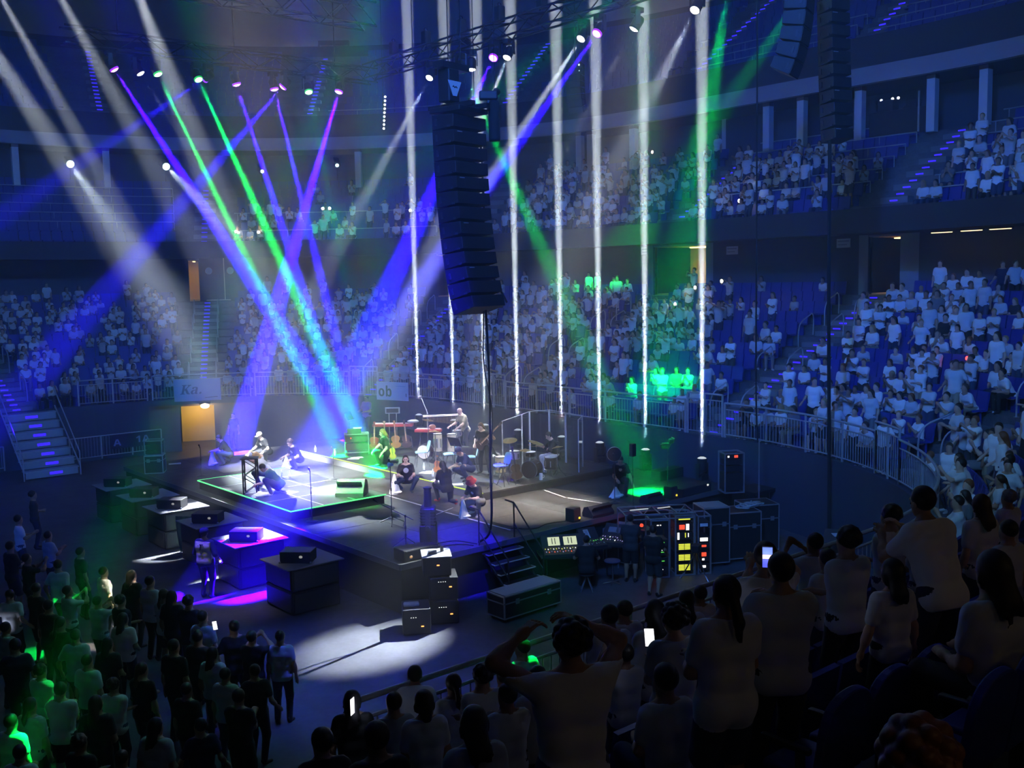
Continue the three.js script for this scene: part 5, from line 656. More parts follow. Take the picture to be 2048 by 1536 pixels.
{ const t = lineArray('second tall black speaker array at the upper right, seen edge on', 11, [24.75, 14.85, -15.5], facing(205), 0.006, { w: 0.62, d: 0.55, hh: 0.34, start: 0.04 }); mesh('fly_frame', [rbox(0.6, 0.12, 0.6, 0, 0.08, 0, 0.02)], M.black, t); mesh('chain', cyl(0.015, 0.015, 15.3, 0, 0.1, 0, 6), M.blackMatt, t); }
cable('hanging_cable', 'black cable from the second array down to the floor', [[24.43, 11.15, -15.35], [24.4, 7, -15.3], [24.35, 3, -15.2], [24.25, 0.02, -15.1]], 0.05); cable('hanging_cable', 'thin cable hanging left of the second array cable', [[23.4, 15.5, -16.95], [23.42, 9, -16.95], [23.45, 4, -16.95], [23.5, 2.9, -16.93]], 0.025);
{ const t = lineArray('curved speaker array lit green at the top right', 9, [21.45, 15.6, -14.45], facing(60), 0.075, { w: 0.8, d: 0.5, hh: 0.36, start: -0.12 }); mesh('fly_frame', rbox(0.6, 0.12, 0.5, 0, 0.08, 0, 0.02), M.black, t); mesh('chain', cyl(0.012, 0.012, 14.5, 0, 0.1, 0, 6), M.blackMatt, t); mesh('front_lamps', Array.from({ length: 1 }, () => box(0.01, 0.01, 0.01, 0, -0.4, 0)), M.steel, t); }
{ const t = lineArray('distant speaker array with small lights above the right stands', 8, [31.6, 16.9, -32.4], facing(-30), 0.07, { w: 0.7, d: 0.4, hh: 0.26, start: -0.05 }); mesh('chain', cyl(0.02, 0.02, 13, 0, 0.0, 0, 6), M.blackMatt, t); mesh('status_lamp', Array.from({ length: 8 }, (_, i) => ball(0.045, 0.3, -0.13 - i * 0.25, -0.05 * i + 0.25, 1, 1, 1, 6, 5)), glow(0.7, 0.9, 1, 1.5), t); }
{ const t = thing('status_light_column', 'far vertical row of small white lights above the corner stands', 'light', [32.4, 16.2, -48.7], 0); for (let i = 0; i < 9; i++) mesh('lamp', ball(0.07, 0.02 * i, i * 0.22, 0, 1, 1, 1, 8, 6), glow(0.9, 0.95, 1, 2.2), t); mesh('spine', cyl(0.04, 0.04, 2.0, 0.08, -0.05, -0.1, 6), M.black, t); mesh('wire', cyl(0.015, 0.015, 12, 0.08, 1.9, -0.1, 6), M.blackMatt, t); }
// ---------------------------------------------------------------- trusses
function truss(label, a, b, q = 0.28) { const A = V3(...a), B = V3(...b), L = A.distanceTo(B), t = thing('lighting_truss', label, 'truss', a, 0); t.quaternion.setFromUnitVectors(V3(1, 0, 0), B.clone().sub(A).normalize()); for (const sy of [-1, 1]) for (const sz of [-1, 1]) mesh('chord', rod([0, sy * q, sz * q], [L, sy * q, sz * q], 0.04), M.black, t); const n = Math.round(L / 0.9), g = []; for (let i = 0; i < n; i++) { const x0 = i * L / n, x1 = (i + 1) * L / n, f = i % 2 ? -1 : 1; for (const s of [-1, 1]) g.push(rod([x0, -q * f, s * q], [x1, q * f, s * q], 0.022, 0.022, 5), rod([x0, s * q, -q * f], [x1, s * q, q * f], 0.022, 0.022, 5)); } mesh('lattice', g, M.black, t); mesh('hanger', [0.15, 0.5, 0.85].map((f) => cyl(0.02, 0.02, 30 - a[1] - 0.2, L * f, q, 0, 6)), M.blackMatt, t); return t; }
truss('dark lighting truss over the back of the stage carrying violet and green lamps', [11.6, 16.25, -37], [24.2, 16.25, -37]); truss('dark lighting truss over the right side of the stage carrying white lamps', [23.55, 16.25, -36.4], [23.55, 16.25, -15.2]); truss('dark lattice truss crossing the top of the picture', [9.5, 16.9, -31], [20.2, 16.9, -31], 0.4); truss('front lighting truss over the left stage edge', [5.4, 16.25, -22.5], [5.4, 16.25, -28.0]); 
for (let i = 0; i < 9; i++) { const z = -34.5 + i * 2.2, t = thing('chain_motor', ORD[i] + ' dark chain motor hanging on the right lighting truss, counted from the far end', 'motor', [23.55, 16.55, z], 0, 'chain motors on the right lighting truss'); mesh('body', rbox(0.3, 0.55, 0.3, 0, 0.3, 0, 0.05), M.black, t); mesh('hook', new THREE.TorusGeometry(0.07, 0.018, 6, 12).translate(0, 0.62, 0), M.black, t); }
// ---------------------------------------------------------------- rails of the bowl
function railRun(label, s0, s1, h0, d, { h = 1.1, gap = 0.13, bars = true, post = 1.9, name = 'guard_rail' } = {}) {
  const t = thing(name, label, 'railing'), st = sStops(s0, s1, 0.8), pts = (y, dd = 0) => st.map((s) => { const b = bowl(s, d + dd); return [b.x, y, b.z]; });
  mesh('top_rail', polyrod(pts(h0 + h), 0.032), M.rail, t); mesh('mid_rail', polyrod(pts(h0 + h - 0.2), 0.02), M.rail, t); mesh('bottom_rail', polyrod(pts(h0 + 0.1), 0.02), M.rail, t);
  const n = Math.max(1, Math.round((s1 - s0) / post)), pg = box(0.06, h, 0.04, 0, h / 2, 0); for (let i = 0; i <= n; i++) { const b = bowl(clamp(lerp(s0, s1, i / n), s0 + 0.01, s1 - 0.01), d), p = mesh('post', pg, M.rail, t); p.position.set(b.x, h0, b.z); p.rotation.y = b.turn; }
  if (bars) { const k = Math.floor((s1 - s0) / gap), bg = []; for (let i = 1; i < k; i++) { const b = bowl(s0 + i * gap, d); bg.push(rod([b.x, h0 + 0.1, b.z], [b.x, h0 + h - 0.2, b.z], 0.011, 0.011, 4)); } const o = mesh('bars', bg, M.rail, t); o.userData.kind = 'stuff'; }
  return t;
}
const RAILCUT = [[-8.8, 2.9, 'grey guard rail at the foot of the near stand'], [3.1, 10.2, 'curved guard rail on the near right bowl wall'], [11.6, 18.4, 'curved guard rail at the foot of the right stairs, near side'], [20.0, 29.2, 'guard rail on the right bowl wall behind the tall red lamp rack'], [30.7, 37.0, 'guard rail on the right bowl wall behind the drums'], [38.5, 43.0, 'guard rail on the far corner wall, right of the tunnel'], [47.7, 50.6, 'guard rail on the far corner wall, left of the tunnel'], [43.2, 47.5, 'guard rail above the corner tunnel mouth']];
for (const [a, b, l] of RAILCUT) railRun(l, a, b, 2.46, 0.1); for (const [s, l] of [[29.95, 'raised rail gate at the foot of the middle right stairs'], [19.2, 'raised rail gate at the foot of the right stairs'], [10.9, 'raised rail gate at the foot of the near right stairs'], [37.75, 'raised rail gate at the foot of the far right stairs']]) railRun(l, s - 0.72, s + 0.72, 2.46, 0.1, { h: 1.35, post: 0.72 });
const seatRailS = (T, s0, s1, rows, label) => { const t = thing('row_rail', label, 'railing'); for (const i of rows) { const d = T.d0 + (i + 1) * T.tread - 0.08, y = T.h0 + (i + 1) * T.rise + 0.42, st = sStops(s0, s1, 0.8); const b0 = st.map((s) => { const b = bowl(s, d); return [b.x, y, b.z]; }); mesh('rail', polyrod(b0, 0.026, 5), M.rail, t); const g = []; for (let s = s0; s <= s1; s += 1.6) { const b = bowl(s, d); g.push(rod([b.x, y - 0.42, b.z], [b.x, y, b.z], 0.02, 0.02, 4)); } mesh('posts', g, M.rail, t).userData.kind = 'stuff'; } return t; };
seatRailS(MID, 11, 17.5, [0, 1, 2, 3, 4, 5, 6], 'row rails of the upper right stand, right of the lit stairs'); seatRailS(MID, 19, 27, [1, 2, 3, 4, 5, 6], 'row rails of the upper right stand between the two lit stairs'); seatRailS(MID, 46.2, 60, [1, 2, 3, 4, 5], 'row rails of the empty upper far left stand'); seatRailS(MID, 38, 44.5, [0, 2], 'row rails of the upper far corner stand'); seatRailS(UP, 15.6, 21.3, [0, 1, 2, 3, 4], 'row rails of the top tier at the upper right'); seatRailS(UP, 22.6, 31, [0, 1, 2], 'row rails of the top tier left of the second array'); seatRailS(UP, 38, 42, [0], 'row rail of the top tier in the far corner');
// looped handrails on the aisle stairs
{ const hg = join([tube([[0, 0, 0.1], [0, 0.62, 0.08], [0, 0.9, -0.06], [0, 1.16, -0.62], [0, 1.22, -0.78], [0, 1.1, -0.86], [0, 0.42, -0.85]], 0.024, 24, 6)]);
  const which = { 19.2: 'right lit stairs', 10.9: 'near right stairs', 29.95: 'middle right stairs', 37.8: 'far right stairs', 45.38: 'far corner stairs', 53: 'far left stairs' }, ord = ['lowest', 'second', 'third', 'fourth'];
  for (const s of [19.2, 10.9, 29.95, 37.8, 45.38, 53]) [1, 4, 7, 9].forEach((i, k) => { for (const side of [-1, 1]) { const b = bowl(s, LOW.d0 + (i + 0.3) * LOW.tread), t = thing('aisle_handrail', `${ord[k]} looped handrail up the ${which[s]}, ${side < 0 ? 'farther' : 'nearer'} side`, 'handrail', [b.x - b.nz * side * 0.62 * -1, LOW.h0 + i * LOW.rise, b.z - b.nx * side * 0.62], b.turn); mesh('rail_loop', hg, M.rail, t); mesh('foot_plate', box(0.1, 0.012, 0.1, 0, 0.006, 0.1), M.rail, t); } }); }
// far left: stairs and rails at floor level
{ const t = thing('floor_stairs', 'teal lit metal stairs with blue step lights at the far left', 'stairs', [11.9, 0, -42.6], 0); for (let i = 0; i < 7; i++) { mesh('tread', rbox(2.1, 0.05, 0.42, 0, 0.34 + i * 0.34, -0.2 - i * 0.42, 0.01, 1), mat(0.3, 0.34, 0.36, 0.6), t); mesh('riser', box(2.0, 0.26, 0.03, 0, 0.19 + i * 0.34, -0.02 - i * 0.42), mat(0.26, 0.3, 0.33, 0.7), t); mesh('step_light', rbox(0.5, 0.11, 0.02, 0.15 - i * 0.02, 0.2 + i * 0.34, 0.0 - i * 0.42, 0.01, 1), glow(0.035, 0.012, 1, 1.7), t); } for (const sx of [-1, 1]) { mesh('side_rail', [polyrod([[sx * 1.08, 0.95, 0.05], [sx * 1.08, 3.4, -2.9]], 0.025), rod([sx * 1.08, 0, 0.05], [sx * 1.08, 0.95, 0.05], 0.025), rod([sx * 1.08, 0.4, 0.0], [sx * 1.08, 2.6, -2.9], 0.03)], M.rail, t); } }
function floorBarrier(label, x0, x1, z, y0, h) { const t = thing('floor_barrier', label, 'railing', [x0, y0, z]); const L = x1 - x0; mesh('top_rail', rod([0, h, 0], [L, h, 0], 0.025), M.rail, t); mesh('bottom_rail', rod([0, 0.12, 0], [L, 0.12, 0], 0.02), M.rail, t); for (let x = 0; x <= L + 0.01; x += L / Math.max(1, Math.round(L / 1.6))) mesh('post', box(0.05, h, 0.05, x, h / 2, 0), M.rail, t); const g = []; for (let x = 0.12; x < L; x += 0.13) g.push(rod([x, 0.12, 0], [x, h, 0], 0.01, 0.01, 4)); mesh('bars', g, M.rail, t).userData.kind = 'stuff'; return t; }
floorBarrier('dim rail before the far left stand beside the teal stairs', 13.3, 17.3, -44.9, 0.15, 1.0); floorBarrier('dim rail left of the teal stairs at the far left', 7.5, 10.7, -44.9, 0.15, 1.0);
{ const t = thing('lettered_panel', 'dark panel with pale letters hung on the far left rail', 'banner', [16.1, 0.5, -44.86], 0); const c = document.createElement('canvas'); c.width = 256; c.height = 96; const x = c.getContext('2d'); x.fillStyle = '#0b1436'; x.fillRect(0, 0, 256, 96); x.fillStyle = '#7f8cc0'; x.font = 'bold 62px sans-serif'; x.fillText('A', 14, 76); x.fillText('1A', 128, 68); const T = new THREE.CanvasTexture(c); T.colorSpace = THREE.SRGBColorSpace; mesh('sheet', box(2.2, 0.62, 0.02, 0, 0.32, 0.03), [M.fascia, M.fascia, M.fascia, M.fascia, new THREE.MeshStandardMaterial({ map: T, roughness: 0.8 }), M.fascia], t); }
// banners on the bowl wall
function banner(label, s, w, h, y, draw) { const b = bowl(s, -0.04), t = thing('wall_banner', label, 'banner', [b.x, y, b.z], b.turn); const c = document.createElement('canvas'); c.width = 512; c.height = Math.round(512 * h / w); draw(c.getContext('2d'), c.width, c.height); const T = new THREE.CanvasTexture(c); T.colorSpace = THREE.SRGBColorSpace; mesh('sheet', box(w, h, 0.02), [M.white, M.white, M.white, M.white, new THREE.MeshStandardMaterial({ map: T, roughness: 0.8 }), M.white], t); return t; }
banner('white banner with green lettering on the far right bowl wall', 36.15, 1.75, 0.82, 2.75, (x, w, h) => { x.fillStyle = '#c9d6d8'; x.fillRect(0, 0, w, h); x.fillStyle = '#3c6a2a'; x.font = 'bold 190px sans-serif'; x.fillText('ob', 24, h * 0.8); x.fillStyle = '#8fb0b8'; x.fillRect(w * 0.62, h * 0.2, w * 0.3, 6); x.fillStyle = '#2e4a3a'; x.fillRect(w * 0.92, h * 0.6, 10, 44); });
banner('grey blue banner with dark script above the corner tunnel', 45.55, 2.05, 1.0, 2.85, (x, w, h) => { x.fillStyle = '#8f9cc8'; x.fillRect(0, 0, w, h); x.strokeStyle = '#2a3a78'; x.lineWidth = 22; x.lineCap = 'round'; x.font = 'italic bold 150px serif'; x.fillStyle = '#2a3a78'; x.fillText('Ka.', 60, h * 0.68); x.lineWidth = 8; x.beginPath(); x.moveTo(w * 0.66, h * 0.86); x.lineTo(w * 0.92, h * 0.84); x.stroke(); });
// doorway lamps, round signs, exit boards along the stands
function houseLamp(label, s, d, y, power, c = [1, 0.75, 0.4]) { const b = bowl(s, d), t = thing('wall_lamp', label, 'lamp', [b.x, y, b.z], b.turn); mesh('housing', rbox(0.5, 0.1, 0.2, 0, 0.12, 0, 0.03), M.plastic, t); mesh('diffuser', ball(0.2, 0, 0, 0.06, 1, 0.6, 0.6, 12, 8), glow(...c, power), t); const l = new THREE.PointLight(lin(...c), power * 0.35); l.position.set(0, 0, 0.06); t.add(l); return t; }
function barLamp(label, s, d, y) { const b = bowl(s, d), t = thing('strip_lamp', label, 'lamp', [b.x, y, b.z], b.turn); mesh('housing', rbox(0.9, 0.06, 0.12, 0, 0.04, 0, 0.01), M.plastic, t); mesh('diffuser', rbox(0.8, 0.03, 0.09, 0, 0, 0, 0.01), glow(1, 0.75, 0.42, 2.4), t); const q = new THREE.RectAreaLight(lin(1, 0.7, 0.4), 2, 0.8, 0.09); q.position.y = -0.03; q.rotation.x = -PI / 2; t.add(q); return t; }
houseLamp('bright lamp over the right side of the corner tunnel mouth', 45.25, -0.12, 2.12, 9); houseLamp('warm lamp over the doorway above the tunnel stairs', 45.26, 11.0, 9.25, 8); houseLamp('warm lamp under the top tier above the tunnel stairs', 45.2, 15.4, 15.55, 9); houseLamp('warm lamp under the top tier behind the big speaker array', 37.2, 15.4, 15.5, 9); houseLamp('warm lamp high on the upper wall over the far corner', 42.9, 24.8, 23.4, 26, [1, 0.62, 0.25]); houseLamp('warm lamp at the top edge above the right stands', 33.44, 24.8, 23.4, 22, [1, 0.62, 0.25]); houseLamp('small warm lamp high on the far left upper wall', 47.67, 24.8, 23.2, 6); barLamp('first warm strip lamp under the balcony at the far right', 17.6, 10.4, 9.0); barLamp('second warm strip lamp under the balcony at the far right', 16.9, 10.2, 9.0); barLamp('third warm strip lamp under the balcony at the far right', 16.3, 10.2, 9.0);
for (const [s, y, d, l] of [[42.55, 22.0, 24.6, 'orange alcove with a lamp over the far corner'], [33.05, 22.1, 24.6, 'orange alcove with a lamp at the top edge']]) { const b = bowl(s, d), t = thing('stair_portal', l, 'portal', [b.x, y, b.z], b.turn); mesh('frame', [box(0.14, 2.3, 0.5, -1.0, 0.6, 0), box(0.14, 2.3, 0.5, 1.0, 0.6, 0), box(2.1, 0.3, 0.5, 0, 1.85, 0)], mat(0.08, 0.06, 0.06, 0.9), t); mesh('back_panel', box(2.0, 2.2, 0.05, 0, 0.6, -0.22), mat(0.45, 0.28, 0.14, 0.9), t); for (const q of [-1, 1]) { mesh('round_sign', new THREE.CylinderGeometry(0.3, 0.3, 0.05, 20).rotateX(PI / 2).translate(q * 0.85, -0.45, 0.3), mat(0.3, 0.6, 0.75, 0.6), t); } }
for (const q of [45.32, 44.72]) { const b = bowl(q, 11.15), t = thing('round_sign', q > 45 ? 'left pale blue round sign beside the tunnel stair doorway' : 'right pale blue round sign beside the tunnel stair doorway', 'sign', [b.x, 8.4, b.z], b.turn); mesh('disc', new THREE.CylinderGeometry(0.18, 0.18, 0.04, 20).rotateX(PI / 2), mat(0.35, 0.6, 0.75, 0.6), t); mesh('rim', new THREE.TorusGeometry(0.18, 0.015, 6, 20), M.white, t); }
{ const b = bowl(45.0, 10.4), t = thing('doorway_frame', 'thin pale doorway frame at the head of the tunnel stairs', 'frame', [b.x, 6.75, b.z], b.turn); mesh('upright', box(0.05, 2.3, 0.05, 0.25, 1.2, 0), mat(0.6, 0.55, 0.45, 0.6), t); mesh('sill', box(1.3, 0.05, 0.08, -0.1, 0.03, 0), mat(0.6, 0.55, 0.45, 0.6), t); }
for (const [s, y, l] of [[31.7, 8.85, 'small pale sign left of the wide warm doorway'], [21.08, 8.8, 'pale notice on the dark wall left of the narrow lit doorway'], [26.6, 8.7, 'small pale notice right of the wide warm doorway']]) { const b = bowl(s, 11.26), t = thing('wall_sign', l, 'sign', [b.x, y, b.z], b.turn); mesh('board', rbox(0.62, 0.36, 0.04, 0, 0, 0, 0.01, 1), mat(0.55, 0.6, 0.66, 0.7), t); mesh('print_bar', [box(0.5, 0.05, 0.01, 0, 0.08, 0.024), box(0.4, 0.04, 0.01, -0.04, -0.06, 0.024)], mat(0.25, 0.3, 0.4, 0.7), t); }
// bright follow spots on the upper concourse, aimed at the stage
for (const [s, y, aim, cd, l] of [[48.65, 14.55, [15, 1.5, -28], 26000, 'bright cyan follow spot on the far left upper concourse'], [46.35, 14.55, [20, 1.5, -26], 26000, 'bright cyan follow spot on the upper concourse near the tunnel stairs'], [20.45, 14.1, [19, 1.3, -21], 30000, 'bright cyan follow spot on the right upper concourse'], [43.9, 14.3, [18, 1.5, -25], 0, 'small twin spot lamps right of the far violet beam'], [41.9, 14.6, [20, 1.5, -28], 0, 'small spot lamp under the top tier in the far corner']]) {
  const b = bowl(s, 14.6), big = cd > 0, t = thing('follow_spot', l, 'stage light', [b.x, y, b.z], 0), dir = V3(...aim).sub(V3(b.x, y, b.z)).normalize(), k = big ? 1 : 0.5; const bd = mesh('body', [rbox(0.36, 0.36, 0.9, 0, 0, -0.3, 0.06)], M.black, t); bd.quaternion.setFromUnitVectors(V3(0, 0, 1), dir); mesh('lens', ball(0.2 * k, 0, 0, 0.2, 1, 1, 0.6, 12, 8), glow(0.6, 0.95, 1, big ? 14 : 5), bd); mesh('stand', cyl(0.04, 0.03, y - 13.19, 0, 13.19 - y, 0, 8), M.black, t);
  if (big) { const q = new THREE.SpotLight(lin(0.8, 0.95, 1), cd, 0, 3.6 * PI / 180, 0.5, 2), g = new THREE.Object3D(); q.castShadow = true; q.shadow.radius = 6; q.position.copy(dir).multiplyScalar(0.5); g.position.copy(dir).multiplyScalar(10); t.add(q, g); q.target = g; } }
// equipment on the upper right concourse
{ const b = bowl(20.2, 14.2), t = thing('control_booth', 'dark equipment booth beside the right follow spot', 'booth', [b.x, 13.2, b.z], b.turn); mesh('counter', rbox(2.6, 1.0, 0.9, 0, 0.5, 0, 0.04), M.black, t); mesh('gear', [rbox(0.7, 0.5, 0.5, -0.7, 1.25, 0, 0.05), rbox(0.5, 0.4, 0.4, 0.4, 1.2, 0, 0.05)], M.black, t); for (const x of [-0.9, -0.4, -0.15]) mesh('lamp', ball(0.06, x, 1.5, 0.2), glow(0.8, 0.85, 1, 2), t); mesh('pale_post', box(0.06, 1.6, 0.06, 0.9, 0.8, 0.5), M.rail, t); }
// ---------------------------------------------------------------- the band and dancers
const hero = (p, o = {}) => figure(p, { fine: true, cell: 0.017, ...o });
const dress = (skin, shirt, trousers, hair, shoes) => ({ skin: SKIN[skin], shirt: shirt.isMaterial ? shirt : CLOTH[shirt], trousers: CLOTH[trousers], hair: HAIR[hair] ?? CLOTH[hair], shoes: SHOE[shoes] });
const CROUCH = { pelvis: [0, 0.37, -0.1], lean: 0.55, nod: -0.15, footL: [0.15, 0.08, 0.12], footR: [-0.16, 0.1, -0.05], kneeL: [0.35, 0.7, 1], kneeR: [-0.4, 0.2, 1], handL: [0.12, 0.5, 0.46], handR: [-0.12, 0.46, 0.48] };
const KNEEL = { pelvis: [0, 0.44, -0.05], lean: 0.3, footL: [0.14, 0.08, 0.25], footR: [-0.12, 0.08, -0.38], kneeL: [0.2, 1, 0.8], kneeR: [-0.15, -0.6, 1], toeR: [0, -0.9, 0.3] };
const G0 = hero({ ...CROUCH, handL: [0.1, 0.52, 0.5], handR: [-0.06, 0.5, 0.52], nod: 0.25 });
function onStage(G, m, label, pos, deg, extra) { const t = person(G, m, label, pos, facing(deg)); if (extra) extra(t, G); return t; }
const printM = mat(0.75, 0.75, 0.73, 0.9);
function chestPrint(t, G, r = 0.055, m = printM) { const S = G.S, c = add(add(S.chest, S.f, 0.128), S.u, 0.02); const o = mesh('shirt_print', new THREE.SphereGeometry(r, 12, 8).scale(1, 1.15, 0.16), m, t); o.position.set(...c); o.quaternion.setFromUnitVectors(V3(0, 0, 1), V3(...S.f)); }
function cap(t, G, m, brim = 'peak') { const S = G.S, at = (x, y, z) => add(S.hc, S.hd(x, y, z)), q = new THREE.Quaternion().setFromRotationMatrix(new THREE.Matrix4().makeBasis(V3(...S.hd(1, 0, 0)), V3(...S.hd(0, 1, 0)), V3(...S.hd(0, 0, 1)))); const g = brim === 'bucket' ? lathe([[0.155, -0.045], [0.16, -0.04], [0.108, 0.015], [0.1, 0.09], [0.07, 0.105], [0, 0.108]], 20) : join([lathe([[0.103, 0], [0.106, 0.03], [0.09, 0.075], [0.05, 0.1], [0, 0.105]], 20), rbox(0.15, 0.014, 0.11, 0, 0.008, 0.125, 0.006, 1)]); const o = mesh('hat', g, m, t); o.position.set(...at(0, 0.045, -0.015)); o.quaternion.copy(q); return o; }
function towel(label, pos, h, r, turn = 0, lean = 0) { const pts = []; const t = thing('white_towel', label, 'towel', pos, turn); const g = new THREE.CylinderGeometry(0.035, r, h, 22, 8).translate(0, h / 2, 0), p = g.attributes.position; for (let i = 0; i < p.count; i++) { const x = p.getX(i), y = p.getY(i), z = p.getZ(i), a = Math.atan2(z, x), k = 1 + 0.22 * Math.sin(a * 5 + y * 6) * (1 - y / h) + 0.12 * Math.sin(a * 3 + 1); p.setXYZ(i, x * k + lean * y, y, z * k * 0.7); } g.computeVertexNormals(); mesh('cloth', g, CLOTH.towel, t); mesh('folded_corner', ball(r * 0.8, 0.05, 0.05, 0.04, 1.3, 0.3, 1), CLOTH.towel, t); return t; }
function before(pos, deg, f, l = 0) { const a = facing(deg); return [pos[0] + Math.sin(a) * f + Math.cos(a) * l, pos[1], pos[2] + Math.cos(a) * f - Math.sin(a) * l]; }
const at1 = [15.42, DECK, -33.92]; onStage(G0, dress(3, 'black', 'jeans', 'dark', 'black'), 'man crouching in a violet beam with a white towel, farthest left on the deck', at1, -75); towel('white towel propped on the deck by the violet lit crouching man', before(at1, -75, 0.52, -0.02), 0.5, 0.15);
const G2 = hero({ ...CROUCH, lean: 0.5, handL: [0.32, 0.42, 0.35], handR: [-0.34, 0.4, 0.4], nod: 0.2, kneeL: [0.8, 0.6, 1], kneeR: [-0.8, 0.5, 1] }); onStage(G2, dress(3, 'black', 'charcoal', 'dark', 'black'), 'man in a pale flat cap and black shirt crouching behind the podium', [16.66, DECK, -33.4], -40, (t, G) => { cap(t, G, mat(0.5, 0.42, 0.32, 0.8)); chestPrint(t, G, 0.05); });
const G3 = hero({ ...CROUCH, lean: 0.5, handL: [0.24, 0.44, 0.36], handR: [-0.22, 0.46, 0.38], nod: 0.3 }, { hair: 'curly' }); onStage(G3, dress(3, 'black', 'charcoal', 'brown', 'black'), 'fair haired man crouching with a white cloth across his knees', [16.66, DECK, -31.1], -45, chestPrint); { const p = before([16.66, DECK, -31.1], -45, 0.4); const t = towel('white cloth draped over the crouching fair haired man’s knees', [p[0], DECK + 0.12, p[2]], 0.4, 0.2, facing(-45)); }
const G4 = hero({ ...KNEEL, pelvis: [0, 0.42, 0], lean: 0.7, handR: [-0.3, 1.0, 0.56], handL: [0.12, 0.98, 0.62], elbowR: [-1, 0.2, 0], nod: 0.2 }, { hair: 'bob', curl: 0.15 }); onStage(G4, dress(3, 'pale', 'jeans', 'blonde', 'white'), 'blonde woman kneeling behind the lattice podium with her arms on top', [13.95, PLAT, -27.75], -95);
const G5 = hero({ ...CROUCH, pelvis: [0, 0.32, -0.12], lean: 0.75, nod: 0.5, handL: [0.08, 0.34, 0.52], handR: [-0.08, 0.32, 0.5] }); onStage(G5, dress(1, 'green', 'charcoal', 'black', 'white'), 'person in a dark green shirt crouching with bowed head by the podium', [13.55, PLAT, -26.6], -85); { const t = towel('heap of white cloth before the bowed person in green', [13.1, PLAT, -26.75], 0.14, 0.26); }
const G6 = hero({ ...KNEEL, lean: 0.25, handR: [-0.05, 0.4, 0.5], handL: [0.26, 0.42, 0.2], nod: 0.1 }, { hair: 'verylong' }); onStage(G6, dress(3, 'black', 'black', 'auburn', 'black'), 'woman with long auburn hair kneeling sideways with a violin on the riser', [18.65, RISER, -28.5], -75);
const G7 = hero({ ...CROUCH, lean: 0.35, handR: [-0.16, 0.56, 0.36], handL: [0.16, 0.52, 0.4], kneeL: [0.7, 0.6, 1], kneeR: [-0.7, 0.6, 1] }, { hair: 'long' }); const at7 = [17.25, DECK, -25.3]; onStage(G7, dress(3, 'black', 'jeans', 'brown', 'black'), 'woman with long brown hair and a white shirt print crouching to face forward', at7, 5, (t, G) => chestPrint(t, G, 0.08)); towel('tall white towel held down to the deck beside the crouching brown haired woman', before(at7, 5, 0.25, -0.36), 0.6, 0.17);
const G8 = hero({ ...KNEEL, lean: 0.4, handR: [-0.15, 0.42, 0.42], handL: [0.15, 0.45, 0.45], nod: 0.2 }, { hair: 'long' }); onStage(G8, dress(3, 'black', 'black', 'black', 'red'), 'dark haired woman all in black with red shoes kneeling by the riser', [17.2, DECK, -23.2], -150);
const G9 = hero({ ...CROUCH, lean: 0.6, nod: 0.35 }); onStage(G9, dress(1, 'navy', 'navy', 'black', 'black'), 'man in a navy jacket and cap crouching on the riser', [18.95, RISER, -24.45], -55, (t, G) => cap(t, G, mat(0.02, 0.02, 0.07, 0.8)));
const G10 = hero({ ...CROUCH, lean: 0.5, nod: 0.35, kneeL: [0.6, 0.8, 1], handL: [0.1, 0.55, 0.45], handR: [-0.12, 0.55, 0.45] }); const at10 = [16.85, DECK, -21.35]; onStage(G10, dress(3, 'black', 'grey', 'dark', 'beige'), 'man in a red bucket hat and grey jeans crouching with a white towel', at10, -35, (t, G) => { cap(t, G, CLOTH.red, 'bucket'); chestPrint(t, G, 0.04); }); towel('white towel hanging to the deck from the man in the red hat', before(at10, -35, 0.48, -0.08), 0.52, 0.14, 0, -0.05);
const G11 = hero({ lean: 0.4, nod: 0.25, handR: [-0.2, 0.98, 0.3], handL: [0.42, 1.3, 0.32], elbowL: [0.9, -0.6, 0], footL: [0.2, 0.08, 0.1], footR: [-0.18, 0.08, -0.05] }, { hair: 'long' }); onStage(G11, dress(3, 'black', 'black', 'brown', 'black'), 'bass player with long hair bending over an instrument behind the blue chairs', [20.0, RISER, -24.85], -25); { const p = before([20.0, RISER, -24.85], -25, 0.3, -0.12); stringInstrument('bass_guitar', 'bass guitar slung on the bending long haired player', 'guitar', { w: 0.34, h: 0.46, d: 0.05, neck: 0.62, body: mat(0.03, 0.02, 0.02, 0.3), pos: [p[0], RISER + 0.86, p[2]], quat: new THREE.Quaternion().setFromEuler(new THREE.Euler(-0.25, facing(-25), -0.75, 'YXZ')), board: mat(0.3, 0.2, 0.12, 0.5) }); }
const G12 = hero({ lean: 0.3, nod: 0.3, handR: [-0.2, 1.05, 0.5], handL: [0.25, 1.02, 0.5] }, { hair: 'bald' }); onStage(G12, dress(3, 'khaki', 'charcoal', 'dark', 'black'), 'bald percussion player reaching over the drums', [21.75, RISER, -28.1], -55);
const G13 = hero({ pelvis: [0, 0.56, 0], lean: 0.3, nod: 0.3, handR: [-0.22, 0.85, 0.48], handL: [0.22, 0.88, 0.46], footL: [0.18, 0.08, 0.4], footR: [-0.16, 0.08, 0.42] }, { sleeve: 1.7 }); onStage(G13, dress(3, 'black', 'pale', 'dark', 'black'), 'drummer in a black sweater and pale trousers seated side on', [21.65, RISER, -23.3], -80);
{ const t = thing('drumstick', 'pair of drumsticks in the seated drummer’s hands', 'drumstick', [21.2, RISER + 0.86, -23.55], 0); mesh('stick', rod([0, 0, 0], [-0.3, 0.05, -0.08], 0.008), woodM, t); mesh('stick', rod([0.12, 0.02, -0.4], [-0.2, 0.04, -0.36], 0.008), woodM, t); }
